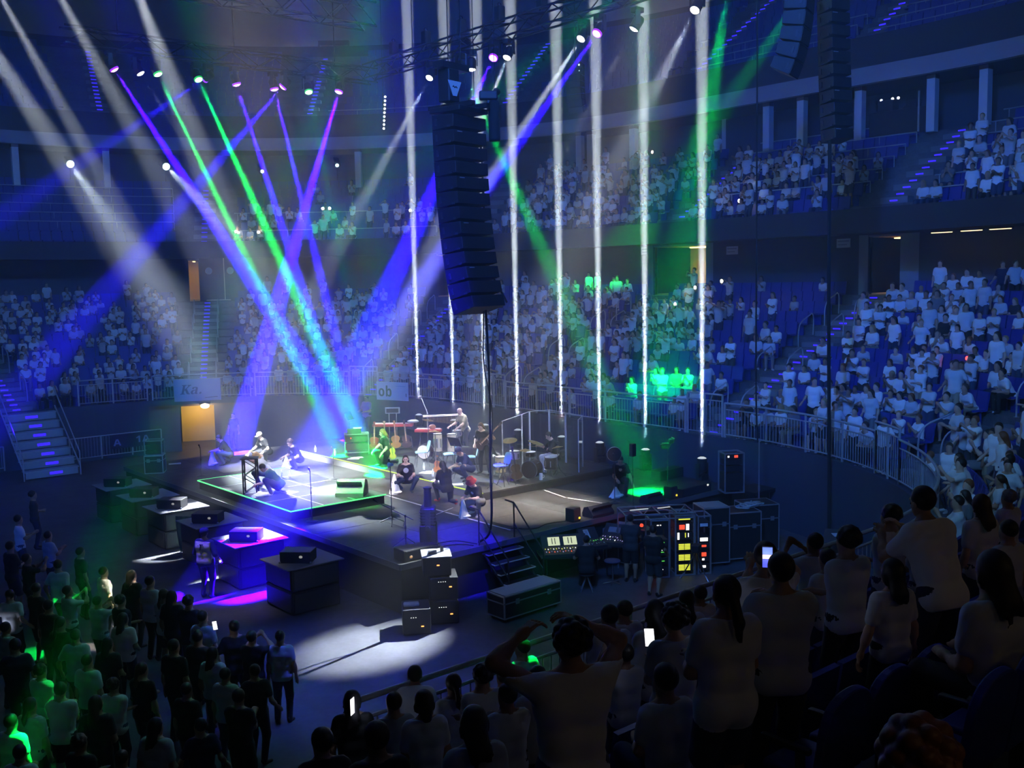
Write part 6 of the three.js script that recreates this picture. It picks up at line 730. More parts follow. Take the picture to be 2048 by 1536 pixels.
const G14 = hero({ ...KNEEL, lean: 0.35, handL: [0.42, 0.16, 0.3], handR: [-0.1, 0.5, 0.4], nod: 0.35, hunch: 1 }); const at14 = [21.55, DECK, -20.4]; onStage(G14, dress(1, 'black', 'charcoal', 'black', 'black'), 'man in dark clothes kneeling alone beside the green pool of light', at14, -5, (t, G) => chestPrint(t, G, 0.05)); towel('white cloth spread on the deck under the kneeling man', before(at14, -5, 0.45, -0.15), 0.3, 0.2);
const G15 = hero({ handR: [-0.14, 1.12, 0.3], handL: [0.14, 1.1, 0.3] }); onStage(G15, dress(1, 'purple', 'charcoal', 'black', 'black'), 'musician in a purple shirt standing at the rear of the band', [22.4, DECK, -35.6], -30);
person(figure({ fat: 1.1 }, { cell: 0.02, fine: true }), dress(1, 'black', 'black', 'black', 'black'), 'dark clothed person standing against the wall beside the tunnel', [20.2, 0, -43.6], facing(-10));
// crew on the floor
const GG = hero({ wide: 1.12, fat: 1.12, handR: [-0.3, 0.95, 0.12], handL: [0.24, 1.0, 0.22], look: 0.25 }, { sleeve: 1.6 }); { const t = person(GG, { skin: SKIN[1], shirt: CLOTH.navy, trousers: CLOTH.charcoal, hair: HAIR.black, shoes: SHOE.black }, 'steward in a pale yellow numbered vest seen from behind on the floor', [9.86, 0, -23.2], facing(165)); mesh('vest', figureVest(GG.S), CLOTH.yellow, t); const n = mesh('number', [box(0.1, 0.022, 0.01, 0, 0.06, 0), box(0.022, 0.14, 0.01, -0.03, -0.01, 0, 0, 0, -0.25)], M.black, t); n.position.set(0, 1.3, -0.158); n.rotation.y = PI; cap(t, GG, CLOTH.navy); mesh('radio_lamp', ball(0.03, -0.34, 0.9, 0.1), glow(0.9, 0.9, 0.8, 1.5), t); }
function figureVest(S) { return netMesh(puff(S.torso, 0.034), 0.02, 0.04, (d, x, y, z) => { const v = [0, y - (S.neck[1] - 0.03), 0], w = y - (S.pel[1] - 0.16); return Math.max(d, v[1], -w, Math.abs(x) - 0.205); }); }
const GC = hero({ look: 0.2, handR: [-0.2, 1.0, 0.35], handL: [0.2, 1.02, 0.35] }, { legs: 0.9 }); onStage(GC, dress(1, 'black', 'charcoal', 'black', 'black'), 'crew man in black shorts standing at the lit racks', [17.75, 0, -15.75], 150);
const GE = hero({ pelvis: [0, 0.56, 0], lean: 0.25, handR: [-0.2, 0.82, 0.45], handL: [0.2, 0.82, 0.45], footL: [0.15, 0.08, 0.4], footR: [-0.15, 0.08, 0.4] }); onStage(GE, dress(1, 'black', 'black', 'black', 'black'), 'sound engineer in black seated at the desk with pale screens', [16.9, 0, -17.15], 175); { const t = thing('desk_stool', 'dark stool under the seated sound engineer', 'stool', [16.9, 0, -17.15], 0); mesh('seat', lathe([[0, 0.44], [0.18, 0.43], [0.18, 0.4], [0, 0.39]], 16), M.black, t); for (let i = 0; i < 4; i++) mesh('leg', rod([0, 0.4, 0], [Math.cos(i * 1.57) * 0.2, 0, Math.sin(i * 1.57) * 0.2], 0.015), M.steel, t); }
onStage(GC, dress(2, 'charcoal', 'black', 'black', 'black'), 'crew member in dark clothes standing between the mixing desks', [18.2, 0, -16.9], 170);
// ---------------------------------------------------------------- poses of the audience
const SIT = { pelvis: [0, 0.52, 0], footL: [0.12, 0.08, 0.42], footR: [-0.12, 0.08, 0.42], head: 1.08 };
const POSES = {
  sit: figure({ ...SIT, lean: 0.06, handR: [-0.1, 0.66, 0.28], handL: [0.1, 0.66, 0.3] }, { cell: 0.034 }),
  sitClap: figure({ ...SIT, lean: 0.04, handR: [-0.03, 0.98, 0.34], handL: [0.04, 0.98, 0.34], look: 0.2 }, { cell: 0.034, legs: 0.85 }),
  sitLong: figure({ ...SIT, lean: 0.1, handR: [-0.12, 0.66, 0.3], handL: [0.12, 0.66, 0.28], look: -0.25 }, { cell: 0.034, hair: 'long' }),
  sitLean: figure({ ...SIT, lean: 0.55, nod: -0.3, handR: [-0.1, 0.62, 0.42], handL: [0.1, 0.62, 0.42] }, { cell: 0.034 }),
  stand: figure({ head: 1.05 }, { cell: 0.034 }), standClap: figure({ head: 1.06, handR: [-0.03, 1.22, 0.34], handL: [0.04, 1.22, 0.34], look: 0.3 }, { cell: 0.034, legs: 0.9 }),
  standLong: figure({ head: 1.06, handR: [-0.16, 0.98, 0.2], handL: [0.26, 0.86, 0.04], look: -0.3 }, { cell: 0.034, hair: 'long' }), standFold: figure({ head: 1.05, handR: [0.12, 1.12, 0.2], handL: [-0.12, 1.14, 0.2] }, { cell: 0.034, hair: 'curly' }),
  standPhone: figure({ head: 1.05, handR: [-0.08, 1.5, 0.36], handL: [0.1, 1.48, 0.36], nod: -0.1 }, { cell: 0.034 }), standPony: figure({ head: 1.08, handR: [-0.22, 0.8, 0.08], handL: [0.1, 1.1, 0.3] }, { cell: 0.034, hair: 'pony', legs: 0.8 }),
  standTurn: figure({ head: 1.05, twist: 0.6, look: 0.4, handR: [-0.3, 0.95, 0.2], handL: [0.3, 0.9, -0.1] }, { cell: 0.034 }),
};
const SITS = ['sit', 'sitClap', 'sitLong', 'sitLean'], STANDS = ['stand', 'standClap', 'standLong', 'standFold', 'standPhone', 'standPony', 'standTurn'], HAIRS = ['black', 'black', 'dark', 'dark', 'brown', 'brown', 'auburn', 'blonde'], LEGS = ['jeans', 'jeans', 'navy', 'black', 'grey', 'khaki', 'charcoal'];
const pick = (a, r = rnd) => a[Math.floor(r() * a.length)];
const people = [];   // every placed person of the crowd, [distance, ...], biggest first
function randomDress(dark = 0.05) { return { skin: SKIN[Math.floor(rnd() * 4)], shirt: rnd() < dark ? CLOTH[pick(['black', 'navy', 'charcoal', 'grey'])] : WHITES[Math.floor(rnd() * 4)], trousers: CLOTH[pick(LEGS)], hair: HAIR[pick(HAIRS)], shoes: SHOE[pick(['black', 'white', 'white'])] }; }
// explicit people of the near stand: row, x, height, pose or own figure, clothes, label
const nearRowZ = (i) => ZN + LOW.d0 + LOW.tread * (i + 0.34), rowH = (T, i) => T.h0 + T.rise * i;
const fg = (p, o) => figure(p, { fine: true, cell: 0.018, ...o });
const NEAR = [
  [5, 3.44, 1.7, fg({ wide: 1.06, handR: [-0.16, 1.62, 0.26], handL: [0.17, 1.6, 0.26], elbowR: [-1, -0.1, 0], elbowL: [1, -0.1, 0] }, { hair: 'curly' }), [1, 0, 'jeans', 'black'], 'large person in a white T-shirt with raised elbows, nearest the bottom centre', -0.35],
  [5, 4.71, 1.67, fg({ handR: [-0.12, 1.12, 0.3], handL: [0.1, 1.12, 0.3], look: -0.1 }, { hair: 'braid', hem: 0.35, legs: 0.9 }), [1, 1, 'jeans', 'black'], 'girl in a long white T-shirt with a dark braid down her back', -0.4],
  [5, 5.26, 1.7, fg({ wide: 1.05, handR: [-0.14, 1.3, 0.36], handL: [0.24, 1.1, 0.25], twist: -0.2 }, { hair: 'short', sleeve: 0.8 }), [1, 3, 'charcoal', 'black'], 'dark haired man with a grey backed shirt right of the braided girl', -0.45],
  [5, 6.62, 1.36, fg({ head: 1.15, handR: [-0.3, 0.82, 0.05], handL: [0.3, 0.85, 0.05] }, { hair: 'verylong' }), [0, 1, 'black', 'black'], 'girl with very long loose dark hair over a white T-shirt', -0.4],
  [5, 7.37, 1.8, fg({ lean: 0.35, handR: [-0.1, 1.3, 0.5], handL: [0.12, 1.28, 0.5], wide: 1.1 }, { hair: 'short' }), [1, 0, 'navy', 'black'], 'tall man leaning forward in a blue edged white shirt at the right', -0.3],
  [4, 7.44, 1.68, 'standFold', [1, 1, 'black', 'black'], 'standing person with short dark hair right of the raised phone', -0.3],
  [3, 9.67, 1.73, 'standFold', [1, 1, 'jeans', 'black'], 'curly haired person in white standing before the leaning tall man', -0.2],
  [4, 6.29, 1.78, fg({ handR: [-0.28, 1.52, 0.42], handL: [-0.08, 1.45, 0.42], look: -0.2 }, { hair: 'short' }), [1, 1, 'jeans', 'dark'], 'person holding up a phone with a bright blue screen', -0.5],
  [4, 5.24, 1.51, fg({ head: 1.12, handR: [-0.05, 1.2, 0.3], handL: [0.06, 1.2, 0.3] }, { hair: 'curly', hem: 0.5, legs: 0.7 }), [0, 3, 'pale', 'dark'], 'curly haired child in a pale patterned dress left of the braided girl', -0.4],
  [3, 6.0, 1.54, 'standLong', [1, 1, 'jeans', 'black'], 'long haired person in white behind the curly haired child', -0.3],
  [2, 6.35, 1.58, 'stand', [1, 0, 'jeans', 'dark'], 'person in a pale blue lit shirt standing left of the glowing phone', -0.4], [1, 7.45, 1.53, 'standClap', [1, 1, 'navy', 'black'], 'clapping person in white nearer the rail than the pale blue shirt', -0.3],
  [2, 7.42, 1.47, 'standPony', [1, 1, 'jeans', 'dark'], 'pony tailed child in white, left of two heads before the flight cases', -0.4], [1, 8.68, 1.42, 'stand', [2, 1, 'black', 'black'], 'short haired child in white, right of two heads before the flight cases', -0.3],
  [0, 6.78, 1.42, 'standTurn', [0, 0, 'jeans', 'brown'], 'child in a white shirt lit bright green at the rail', -0.6], [3, 5.64, 1.27, 'standPhone', [1, 1, 'jeans', 'black'], 'child holding a phone with a white screen', -0.3],
  [0, 4.68, 1.46, 'standLong', [1, 'black', 'black', 'black'], 'person with long dark hair in black beside the rail, holding a phone', -0.5], [1, 4.58, 1.37, 'stand', [1, 3, 'jeans', 'brown'], 'child in a grey white shirt right of the long haired person at the rail', -0.3], [2, 4.3, 1.36, fg({ head: 1.1 }, { hair: 'bob' }), [1, 1, 'jeans', 'dark'], 'child with a dark bob in the middle of the bottom group', -0.3], [2, 4.88, 1.42, 'standFold', [1, 3, 'jeans', 'black'], 'broad shouldered child with thick hair right of the dark bob', -0.3], [0, 5.39, 1.5, fg({ lean: 0.7, handR: [-0.2, 0.95, 0.5], handL: [0.2, 0.95, 0.5], nod: -0.3 }, { hair: 'short' }), [1, 0, 'jeans', 'dark'], 'child in a pale turquoise lit shirt bending over the rail', -0.6], [1, 5.22, 1.35, 'standPony', [1, 1, 'navy', 'dark'], 'pony tailed child behind the one bending over the rail', -0.3], [1, 5.8, 1.25, 'stand', [1, 1, 'jeans', 'brown'], 'small child in white second from the raised elbow person, near the rail', -0.2],
  [1, 3.83, 1.3, 'sitLean', [1, 'charcoal', 'black', 'black'], 'person in dark clothes hunched at the lower left of the bottom group', -0.3], [2, 3.75, 1.32, 'sit', [1, 'charcoal', 'jeans', 'dark'], 'seated person in a charcoal shirt at the bottom centre', -0.3], [3, 4.43, 1.28, 'standClap', [2, 3, 'black', 'black'], 'clapping child left of the raised elbow person', -0.3],
  [8, 2.05, 1.34, fg({ head: 1.12 }, { hair: 'curly' }), [0, 2, 'jeans', 'auburn'], 'child with warm orange lit hair in the bottom right corner', -0.5], [4, 4.94, 1.2, 'sit', [1, 3, 'jeans', 'black'], 'seated child half hidden behind the raised elbow person', -0.3], [3, 4.72, 1.33, 'standLong', [1, 3, 'black', 'black'], 'long haired child just behind the raised elbow person', -0.3], [3, 3.99, 1.27, 'sitLong', [1, 3, 'jeans', 'dark'], 'long haired seated child at the bottom, left of the raised elbow person', -0.3],
  [4, 9.86, 1.58, 'standLong', [0, 1, 'jeans', 'brown'], 'long haired person right of the tall leaning man', -0.3], [5, 8.5, 1.34, 'stand', [1, 3, 'jeans', 'black'], 'child at the right edge, just below the tall leaning man', -0.3], [3, 10.37, 1.36, 'standClap', [1, 1, 'navy', 'black'], 'clapping child left of the tall leaning man, nearer the rail', -0.3], [3, 8.5, 1.48, 'standPony', [1, 1, 'jeans', 'dark'], 'pony tailed child in white behind the flight cases', -0.3], [2, 9.59, 1.66, 'standPhone', [2, 1, 'black', 'black'], 'person with raised hands near the folding table', -0.3], [3, 12.47, 1.46, 'standFold', [1, 1, 'jeans', 'grey'], 'grey haired person in white at the right edge of the picture', -0.3], [6, 5.95, 1.38, 'sitLong', [1, 3, 'black', 'dark'], 'long haired seated child right of the very long haired girl', -0.3],
];
for (const [row, x, h, pose, [sk, sh, tr, hr], label, yaw] of NEAR) { const G = typeof pose === 'string' ? POSES[pose] : pose, sitting = typeof pose === 'string' && pose.startsWith('sit'); person(G, { skin: SKIN[sk], shirt: typeof sh === 'number' ? WHITES[sh] : CLOTH[sh], trousers: CLOTH[tr], hair: HAIR[hr], shoes: SHOE.black }, label, [x, rowH(LOW, row), nearRowZ(row) + (sitting ? 0.2 : 0)], PI + yaw, { scale: h / (sitting ? 1.33 : 1.76) * (sitting ? 1 : 1) }); people.push(1); }
// phones
function phone(label, pos, turn, tilt, power, art) { const t = thing('phone', label, 'phone', pos, turn); t.rotation.order = 'YXZ'; t.rotation.x = tilt; mesh('case_body', rbox(0.078, 0.16, 0.009, 0, 0, 0, 0.008), M.black, t); mesh('screen', art ? [box(0.07, 0.05, 0.004, 0, 0.045, 0.006)] : box(0.07, 0.15, 0.004, 0, 0, 0.006), glow(art ? 0.15 : 1, art ? 0.25 : 0.95, 1, power), t); if (art) { mesh('screen_band', box(0.07, 0.03, 0.004, 0, 0.002, 0.006), glow(0.9, 0.75, 0.9, power), t); mesh('screen_band', box(0.07, 0.06, 0.004, 0, -0.045, 0.006), glow(0.08, 0.1, 0.9, power), t); } const l = new THREE.PointLight(lin(0.6, 0.7, 1), 0.05); l.position.set(0, 0, 0.08); t.add(l); return t; }
phone('phone with a blue and pink picture on its upright screen', [6.01, 5.57, -4.24], -0.9, -0.1, 1.3, true); phone('phone with a bright white screen low in the near crowd', [5.61, 4.86, -5.02], -0.75, -0.9, 2.5); phone('phone glowing white beside the long haired person at the rail', [4.59, 3.76, -7.72], 0.55, 0, 2.2); phone('phone glowing pale violet in the floor crowd', [6.92, 1.83, -16.04], -0.2, -0.7, 2); phone('bright white phone at the left edge of the floor crowd', [4.87, 0.95, -21.36], -0.6, -0.5, 4);
// ---------------------------------------------------------------- the floor crowd at the left
const FLOOR = [[8.14, -31.2, 'standFold', 1, 'charcoal', 'farthest person of the floor crowd at the left edge'], [6.91, -28, 'standClap', 1, 2, 'clapping person second farthest in the floor crowd'], [7.04, -25.9, 'standClap', 1, 3, 'clapping person in the group of three at the left edge'], [7.11, -23.7, 'stand', 0, 'charcoal', 'person in charcoal standing alone just before the clapping group'], [6.33, -22.7, 'standTurn', 0, 0, 'person in white lit bright green, upper of two'], [6.02, -21.0, 'standPhone', 1, 1, 'person in white lit bright green, lower of two, arms raised'], [6.99, -21.8, 'stand', 3, 2, 'person in a yellow lit shirt left of the green lit girl'], [7.3, -21.0, 'standLong', 0, 'charcoal', 'long haired girl in a dark dress lit green'], [7.31, -20, 'stand', 1, 3, 'person with a teal lit shirt right of the green lit girl'], [7.28, -18.8, 'standLong', 2, 'black', 'long haired person in black at the right of the floor crowd middle'], [7.36, -18.2, 'standFold', 1, 'black', 'curly haired person in black near the violet floor'], [7.16, -17.1, 'stand', 1, 3, 'person in a pale shirt before the curly haired one in black'], [7.34, -16.2, 'standTurn', 1, 'charcoal', 'person in charcoal turning aside, third from the right end'], [7.43, -15.7, 'standPhone', 0, 'black', 'person in black with raised hands, second from the right end'], [7.85, -15.5, 'stand', 1, 3, 'man standing with dark trousers at the right end of the floor crowd'], [5.03, -21.4, 'standTurn', 0, 1, 'person in white at the left edge lit green'], [5.5, -21.3, 'standClap', 1, 'black', 'clapping person in black behind the green lit arms'], [6.51, -19.4, 'standFold', 1, 'navy', 'curly haired person in navy in the middle of the floor crowd'], [6.24, -19.9, 'standPhone', 1, 3, 'person with raised hands in the middle of the floor crowd'], [5.33, -19.9, 'stand', 1, 'charcoal', 'person in charcoal behind the raised hands'], [7.24, -19.1, 'standPony', 1, 3, 'pony tailed girl in the middle of the floor crowd'], [6.68, -16.2, 'standClap', 1, 'charcoal', 'clapping person in charcoal left of the pale shirt'], [4.32, -16.8, 'standFold', 1, 1, 'broad person in a green lit white shirt at the lower left'], [4.24, -15.5, 'standClap', 0, 2, 'clapping person with a green lit face at the lower left'], [5.2, -17.9, 'standTurn', 1, 3, 'person in grey white turning aside at the left'], [4.98, -16.6, 'stand', 1, 3, 'person in grey white before the broad green lit one'], [6.16, -18.3, 'standLong', 1, 2, 'long haired girl in a white top in the centre of the floor crowd'], [6.18, -16, 'stand', 1, 'black', 'person in black with a pale neck, lower centre'], [6.67, -15.6, 'standLong', 2, 3, 'long haired person in a teal lit shirt near the right end'], [5.46, -15.5, 'standPony', 0, 'black', 'pony tailed girl in a dark top with a raised hand'], [6.43, -14.6, 'stand', 1, 3, 'person in grey at the lower right of the floor crowd'], [6.83, -14.4, 'standTurn', 1, 'charcoal', 'person in charcoal left of the man in dark trousers'], [3.4, -14.9, 'stand', 0, 0, 'person lit very bright green at the lower left edge'], [3.25, -13.9, 'standClap', 1, 1, 'clapping person in the lower left corner'], [4.98, -15.4, 'standFold', 1, 1, 'curly haired person with a pale teal shirt, lower left centre'], [4.79, -13.2, 'standLong', 0, 3, 'long haired girl in a long pale dress at the bottom'], [5.98, -25.1, 'standClap', 1, 'charcoal', 'clapping person at the left edge of the clapping group'], [6.03, -23.9, 'standPhone', 1, 'black', 'person with raised hands left of the green lit pair'], [4.23, -17.9, 'standTurn', 1, 'navy', 'person in navy at the left edge of the crowd'], [5.19, -18.7, 'standPony', 1, 'black', 'pony tailed person in black in the left middle'], [4.46, -14.6, 'standLong', 1, 'charcoal', 'long haired person in charcoal, lower left'], [5.72, -14.4, 'stand', 1, 'black', 'person in black bottom centre of the floor crowd'], [3.76, -15.3, 'standPony', 1, 3, 'pony tailed person behind the very bright green one'], [3.92, -13.6, 'standFold', 2, 'black', 'curly haired person in black at the bottom left'], [4.22, -12.9, 'stand', 1, 'charcoal', 'person in charcoal at the bottom edge'], [5.37, -13.1, 'standTurn', 1, 'navy', 'person in navy at the bottom edge'], [6.09, -13.4, 'standClap', 1, 'black', 'clapping person in black at the bottom edge'], [5.54, -17.3, 'standLong', 1, 'charcoal', 'long haired person in charcoal in the left middle'], [4.45, -19.4, 'stand', 2, 3, 'person in grey at the left edge, middle height']];
for (const [x, z, pose, sk, sh, label] of FLOOR) person(POSES[pose], { skin: SKIN[sk], shirt: typeof sh === 'number' ? WHITES[sh] : CLOTH[sh], trousers: CLOTH[pick(['black', 'charcoal', 'jeans', 'navy'])], hair: HAIR[pick(['black', 'dark', 'brown'])], shoes: SHOE.black }, label, [x, 0, z], Math.atan2(18 - x, -26 - z) + (rnd() - 0.5) * 0.5, { scale: 0.93 + rnd() * 0.1 });
// ---------------------------------------------------------------- seats and spectators of the tiers
const SEATD = 0.55, PITCH = 0.5;
const seatBack = (() => { const s = new THREE.Shape(); s.moveTo(-0.22, 0); s.lineTo(0.22, 0); s.lineTo(0.235, 0.34); s.bezierCurveTo(0.235, 0.5, 0.12, 0.54, 0, 0.54); s.bezierCurveTo(-0.12, 0.54, -0.235, 0.5, -0.235, 0.34); s.lineTo(-0.22, 0); return new THREE.ExtrudeGeometry(s, { depth: 0.035, bevelEnabled: true, bevelSize: 0.012, bevelThickness: 0.012, bevelSegments: 2, curveSegments: 6 }).rotateX(-0.16).translate(0, 0.42, -0.2); })();
const seatPan = new RoundedBoxGeometry(0.44, 0.06, 0.4, 1, 0.025).translate(0, 0.42, 0.0), seatFoot = join([box(0.05, 0.4, 0.08, -0.22, 0.2, -0.08), box(0.05, 0.4, 0.08, 0.22, 0.2, -0.08)]), seatArm = join([rbox(0.045, 0.04, 0.34, -0.255, 0.62, 0, 0.012, 1), rbox(0.045, 0.04, 0.34, 0.255, 0.62, 0, 0.012, 1), box(0.03, 0.2, 0.05, -0.255, 0.5, -0.1), box(0.03, 0.2, 0.05, 0.255, 0.5, -0.1)]);
const seatAll = join([new THREE.BoxGeometry(0.46, 0.5, 0.05).rotateX(-0.16).translate(0, 0.66, -0.24), new THREE.BoxGeometry(0.44, 0.06, 0.38).translate(0, 0.42, 0), box(0.3, 0.4, 0.06, 0, 0.2, -0.08)]);
const seatM4 = [];
const nearAisle = (s, T) => (T === LOW ? AISLES : T === MID ? [45.35, 27.8, 18.28, 36.9, 52.5, 9] : [47.86, 42.57, 37.2, 31.5, 21.93, 15]).some((a) => Math.abs(s - a) < 0.95);
const MAT = new THREE.Matrix4(), camQ = camera.quaternion.clone().invert();
function screen(p) { const v = p.clone().sub(EYE).applyQuaternion(camQ); return [1024 + FOCAL * v.x / -v.z, 768 - FOCAL * v.y / -v.z, -v.z]; }
const seatProto = new THREE.Group(); mesh('backrest', seatBack, M.seat, seatProto); mesh('seat_pan', seatPan, M.seat, seatProto); mesh('bracket', seatFoot, M.plastic, seatProto); mesh('armrest', seatArm, M.plastic, seatProto);
const seatRowN = new Map();
const candidates = [];
function spectator(T, i, s, stand, dark) { const b = bowl(s, T.d0 + T.tread * i + (stand ? 0.32 : 0.5)); candidates.push({ T, i, s, stand, b, h: rowH(T, i), dark }); }
function occupancy(T, i, s) {
  if (T === LOW) { if (s < 2.9) return 0; if (s < 10.2) return i < 7 ? (s > 4.5 && s < 7.5 && i > 2 ? 0.25 : 0.7) : 0.15; if (s < 18.6) return i > 10 ? 0.55 : 0.78; if (s < 23.5) return i > 6 ? 0.22 : 0.62; if (s < 29.4) return i > 8 ? 0.5 : 0.72; if (s < 37.3) return 0.8; if (s < 44.8) return i > 9 ? 0.4 : 0.72; if (s < 52.4) return 0.68; return i > 10 ? 0.3 : 0.62; }
  if (T === MID) { if (s < 11) return 0; if (s < 17.7) return i < 5 ? 0.7 : 0.1; if (s < 22) return i < 4 ? 0.5 : 0.1; if (s < 27.2) return i < 5 ? 0.8 : 0.2; if (s < 36.3) return i < 4 ? 0.85 : 0.4; if (s < 44.7) return i < 3 ? 0.5 : 0.06; return 0.0; }
  return 0;
}
for (const [T, sa, sb] of [[LOW, -11, 76], [MID, 5, 76], [UP, 8, 76]]) for (let i = 0; i < T.n; i++) {
  const curve = (T.d0 + T.tread * i + 0.5) / RC + 1;
  for (let s = sa; s < sb;) {
    const curved = (s >= 0 && s < S1) || (s >= S2 && s < S3), ds = PITCH / (curved ? curve : 1);
    s += ds; if (nearAisle(s, T)) continue;
    const b = bowl(s, T.d0 + T.tread * i + SEATD), h = rowH(T, i), p = V3(b.x, h + 0.9, b.z), [sx, sy, dist] = screen(p);
    if (dist < 0.4) continue;
    if (T === LOW && s < 1 && i >= 5 && i <= 9 && sx > -60 && sx < 2110 && sy < 1600 && dist > 1.2) {   // seats of the near stand seen close to
      const n = seatRowN.get(i) ?? 0; seatRowN.set(i, n + 1); const t = thing('stand_seat', `blue seat back, ${ORD[n] ?? 'last'} from the left in the ${['fifth', 'fourth', 'third', 'second', 'nearest'][i - 5]} row of near seats`, 'seat', [b.x, h, b.z], b.turn, 'blue seats of the near stand'); for (const c of seatProto.children) t.add(c.clone()); continue;
    }
    if (sx > -250 && sx < 2300) seatM4.push(new THREE.Matrix4().makeRotationY(b.turn).setPosition(b.x, h, b.z));
    const o = occupancy(T, i, s); if (o > 0 && rnd() < o) { const st = rnd() < (s > 44 ? 0.22 : s < 11 ? 0.6 : 0.42); spectator(T, i, s + (rnd() - 0.5) * 0.1, st, 0); }
  }
}
{ const o = new THREE.InstancedMesh(seatAll, M.seat, seatM4.length); o.name = 'tier_seats'; seatM4.forEach((m, i) => o.setMatrixAt(i, m)); o.castShadow = o.receiveShadow = true; tag(o, 'blue folding seats of the tiers all round the arena', 'seats'); o.userData.kind = 'stuff'; scene.add(o); }
// the largest in the picture become people of their own, the rest one crowd
const budget = 300 - NEAR.length - FLOOR.length - 21;
for (const c of candidates) { const [sx, sy, d] = screen(V3(c.b.x, c.h + 0.9, c.b.z)); c.d = sx < -40 || sx > 2090 ? 1e9 : d; c.sx = sx; c.sy = sy; }
const limitY = (x) => (x < 1640 ? 1180 : x < 1800 ? 1050 : 985);
const usable = candidates.filter((c) => !(c.T === LOW && c.s < 2.9)).sort((a, b) => a.d - b.d);
const block = (s) => { let best = 0; AISLES.forEach((a, k) => { if (Math.abs(a - s) < Math.abs(AISLES[best] - s)) best = k; }); return best; };
const singles = usable.slice(0, budget), rest = usable.slice(budget).filter((c) => c.d < 1e8), taken = new Map();
singles.sort((a, b) => a.i - b.i || Math.abs(a.s - AISLES[block(a.s)]) - Math.abs(b.s - AISLES[block(b.s)]));
const SHORTPOSE = { sit: 'seated', sitClap: 'seated clapping', sitLong: 'long haired seated', sitLean: 'forward leaning seated', stand: 'standing', standClap: 'standing clapping', standLong: 'long haired standing', standFold: 'curly haired standing', standPhone: 'standing, arms raised,', standPony: 'pony tailed standing', standTurn: 'turning standing' };
for (const c of singles) {
  const key = c.stand ? pick(STANDS) : pick(SITS), a = block(c.s), side = c.s < AISLES[a] ? 'right' : 'left', k = `${c.T === LOW ? 'l' : 'm'}${c.i}${a}${side}`, n = taken.get(k) ?? 0; taken.set(k, n + 1);
  const D = randomDress(0.05), tone = D.shirt === CLOTH.black || D.shirt === CLOTH.navy || D.shirt === CLOTH.charcoal || D.shirt === CLOTH.grey ? 'dark' : 'white';
  person(POSES[key], D, `${SHORTPOSE[key]} spectator in ${tone}, ${c.T === LOW ? 'lower' : 'balcony'} ${ORD[c.i]} row, ${ORD[n] ?? 'last'} ${side} of ${AISLE_NAMES[a]} stairs`, [c.b.x, c.h, c.b.z], c.b.turn + (rnd() - 0.5) * 0.7 + (c.s < 25 ? 0.3 : 0), { scale: 0.8 + rnd() * 0.2 });
}
// the far crowd: a few figures with their colours baked per part, placed many times
{
  const root = new THREE.Group(); root.name = 'far_crowd'; tag(root, 'crowd in white shirts filling the far stands', 'crowd'); root.userData.kind = 'stuff'; scene.add(root);
  const coarse = (p, o) => figure(p, { cell: 0.05, ...o });
  const variants = [[coarse({ ...SIT, handR: [-0.1, 0.66, 0.28], handL: [0.1, 0.66, 0.3] }), 0], [coarse({ ...SIT, lean: 0.1, handR: [-0.03, 0.98, 0.34], handL: [0.04, 0.98, 0.34] }, { hair: 'long' }), 0], [coarse({ ...SIT, lean: 0.5, nod: -0.2, handR: [-0.1, 0.62, 0.4], handL: [0.1, 0.62, 0.4] }), 0], [coarse({ head: 1.06 }), 1], [coarse({ head: 1.06, handR: [-0.03, 1.22, 0.34], handL: [0.04, 1.22, 0.34] }, { hair: 'long' }), 1], [coarse({ head: 1.06, handR: [-0.1, 1.5, 0.34], handL: [0.12, 1.5, 0.34] }, { legs: 0.8 }), 1]];
  const cols = [[0.5, 0.31, 0.2], [0.72, 0.73, 0.74], [0.03, 0.04, 0.08], [0.02, 0.012, 0.008], [0.2, 0.2, 0.2]], m = new THREE.MeshStandardMaterial({ roughness: 0.9, vertexColors: true });
  variants.forEach(([G, up], vi) => {
    const geo = mergeGeometries(['body', 'shirt', 'trousers', 'hair', 'shoes'].map((k, j) => { const g = clean(G[k]); const c = new Float32Array(g.attributes.position.count * 3); const q = vi === 2 && j === 2 ? [0.2, 0.2, 0.22] : vi === 4 && j === 3 ? [0.06, 0.03, 0.015] : cols[j]; for (let i = 0; i < c.length; i += 3) { c[i] = q[0]; c[i + 1] = q[1]; c[i + 2] = q[2]; } g.setAttribute('color', new THREE.BufferAttribute(c, 3)); return g; }));
    const list = rest.filter((c, i) => (c.stand ? 1 : 0) === up && (i * 7 + c.i * 3) % 3 === vi % 3), o = new THREE.InstancedMesh(geo, m, list.length); o.name = 'spectators';
    list.forEach((c, i) => { const k = 0.78 + rnd() * 0.22, v = 0.55 + rnd() * 0.5; o.setMatrixAt(i, MAT.makeRotationY(c.b.turn + (rnd() - 0.5) * 0.8).scale(V3(k, k, k)).setPosition(c.b.x, c.h, c.b.z)); o.setColorAt(i, lin(v, v, v)); }); o.castShadow = o.receiveShadow = true; root.add(o);
  });
  console.log('singles', singles.length, 'rest', rest.length, 'seats', seatM4.length, 'near seats', [...seatRowN.values()].join());
}
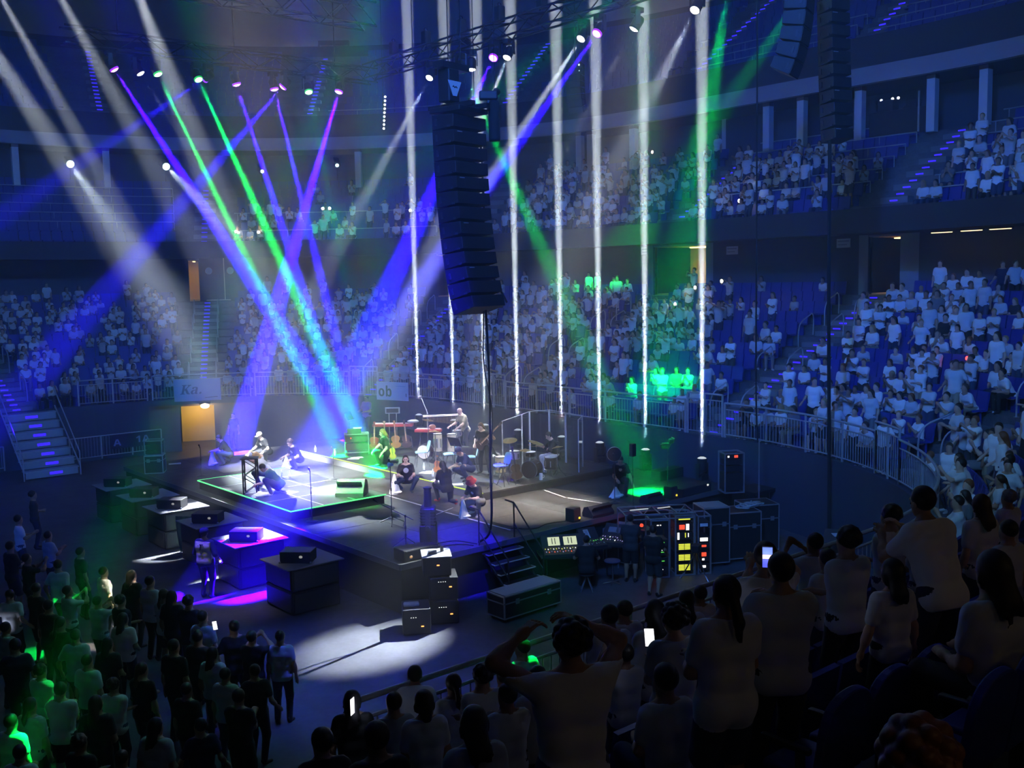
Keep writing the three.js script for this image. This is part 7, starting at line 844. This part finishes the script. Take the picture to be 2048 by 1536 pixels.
// lights held up in the stands
for (const [s, d, y, l] of [[41.62, 8.4, 11.55, 'left of two bright hand lights in the far balcony'], [41.4, 8.4, 11.55, 'right of two bright hand lights in the far balcony'], [38.76, 8.4, 11.3, 'bright hand light in the far balcony left of the big speaker array'], [43.65, 8.2, 10.35, 'bright hand light at the balcony edge under the green beam'], [44.35, 8.2, 10.4, 'small hand light beside the green beam end'], [24.22, 8.6, 10.6, 'hand light in the balcony over the right stand'], [24.33, 7.6, 7.35, 'upper hand light near the top of the right stand'], [26.78, 7.6, 6.4, 'lower hand light near the top of the right stand'], [25.7, 7.6, 7.1, 'hand light behind the last white beam'], [33.0, 14.6, 14.0, 'tiny hand light on the upper concourse']]) { const b = bowl(s, d), t = thing('hand_light', l, 'light', [b.x, y, b.z], b.turn); mesh('case_body', rbox(0.08, 0.16, 0.012, 0, -0.04, -0.01, 0.005, 1), M.black, t); mesh('lamp', ball(0.075, 0, 0.02, 0.02, 1, 1, 0.5, 8, 6), glow(1, 0.85, 0.62, 9), t); const q = new THREE.PointLight(lin(1, 0.85, 0.65), 1.2); q.position.set(0, 0.02, 0.02); t.add(q); }
{ const b = bowl(14.3, 5.2), t = thing('red_lantern', 'red glowing light among the seats of the near right stand', 'light', [b.x, 4.95, b.z], b.turn); mesh('case_body', cyl(0.06, 0.05, 0.12, 0, -0.1, 0, 10), M.plastic, t); mesh('bulb', ball(0.07, 0, 0.06, 0), glow(1, 0.05, 0.03, 5), t); const q = new THREE.PointLight(lin(1, 0.08, 0.04), 3); q.position.set(0, 0.06, 0); t.add(q); }
// soffit lamps of the near concourse, behind and above the photographer
for (const [x, z, k, l] of [[2.2, 2.2, 1, 'warm ceiling lamp of the concourse behind the photographer'], [6.5, 2.6, 0.8, 'second warm ceiling lamp of the concourse behind the photographer']]) { const t = thing('ceiling_lamp', l, 'lamp', [x, 9.02, z]); mesh('housing', rbox(0.9, 0.06, 0.5, 0, 0.02, 0, 0.02), M.plastic, t); mesh('diffuser', rbox(0.8, 0.03, 0.4, 0, -0.02, 0, 0.01), glow(1, 0.78, 0.45, 1.5), t); const q = new THREE.RectAreaLight(lin(1, 0.74, 0.4), 2.6 * k, 0.8, 0.4); q.position.set(0, -0.05, 0); q.rotation.x = -PI / 2; t.add(q); }
renderer.render(scene, camera);
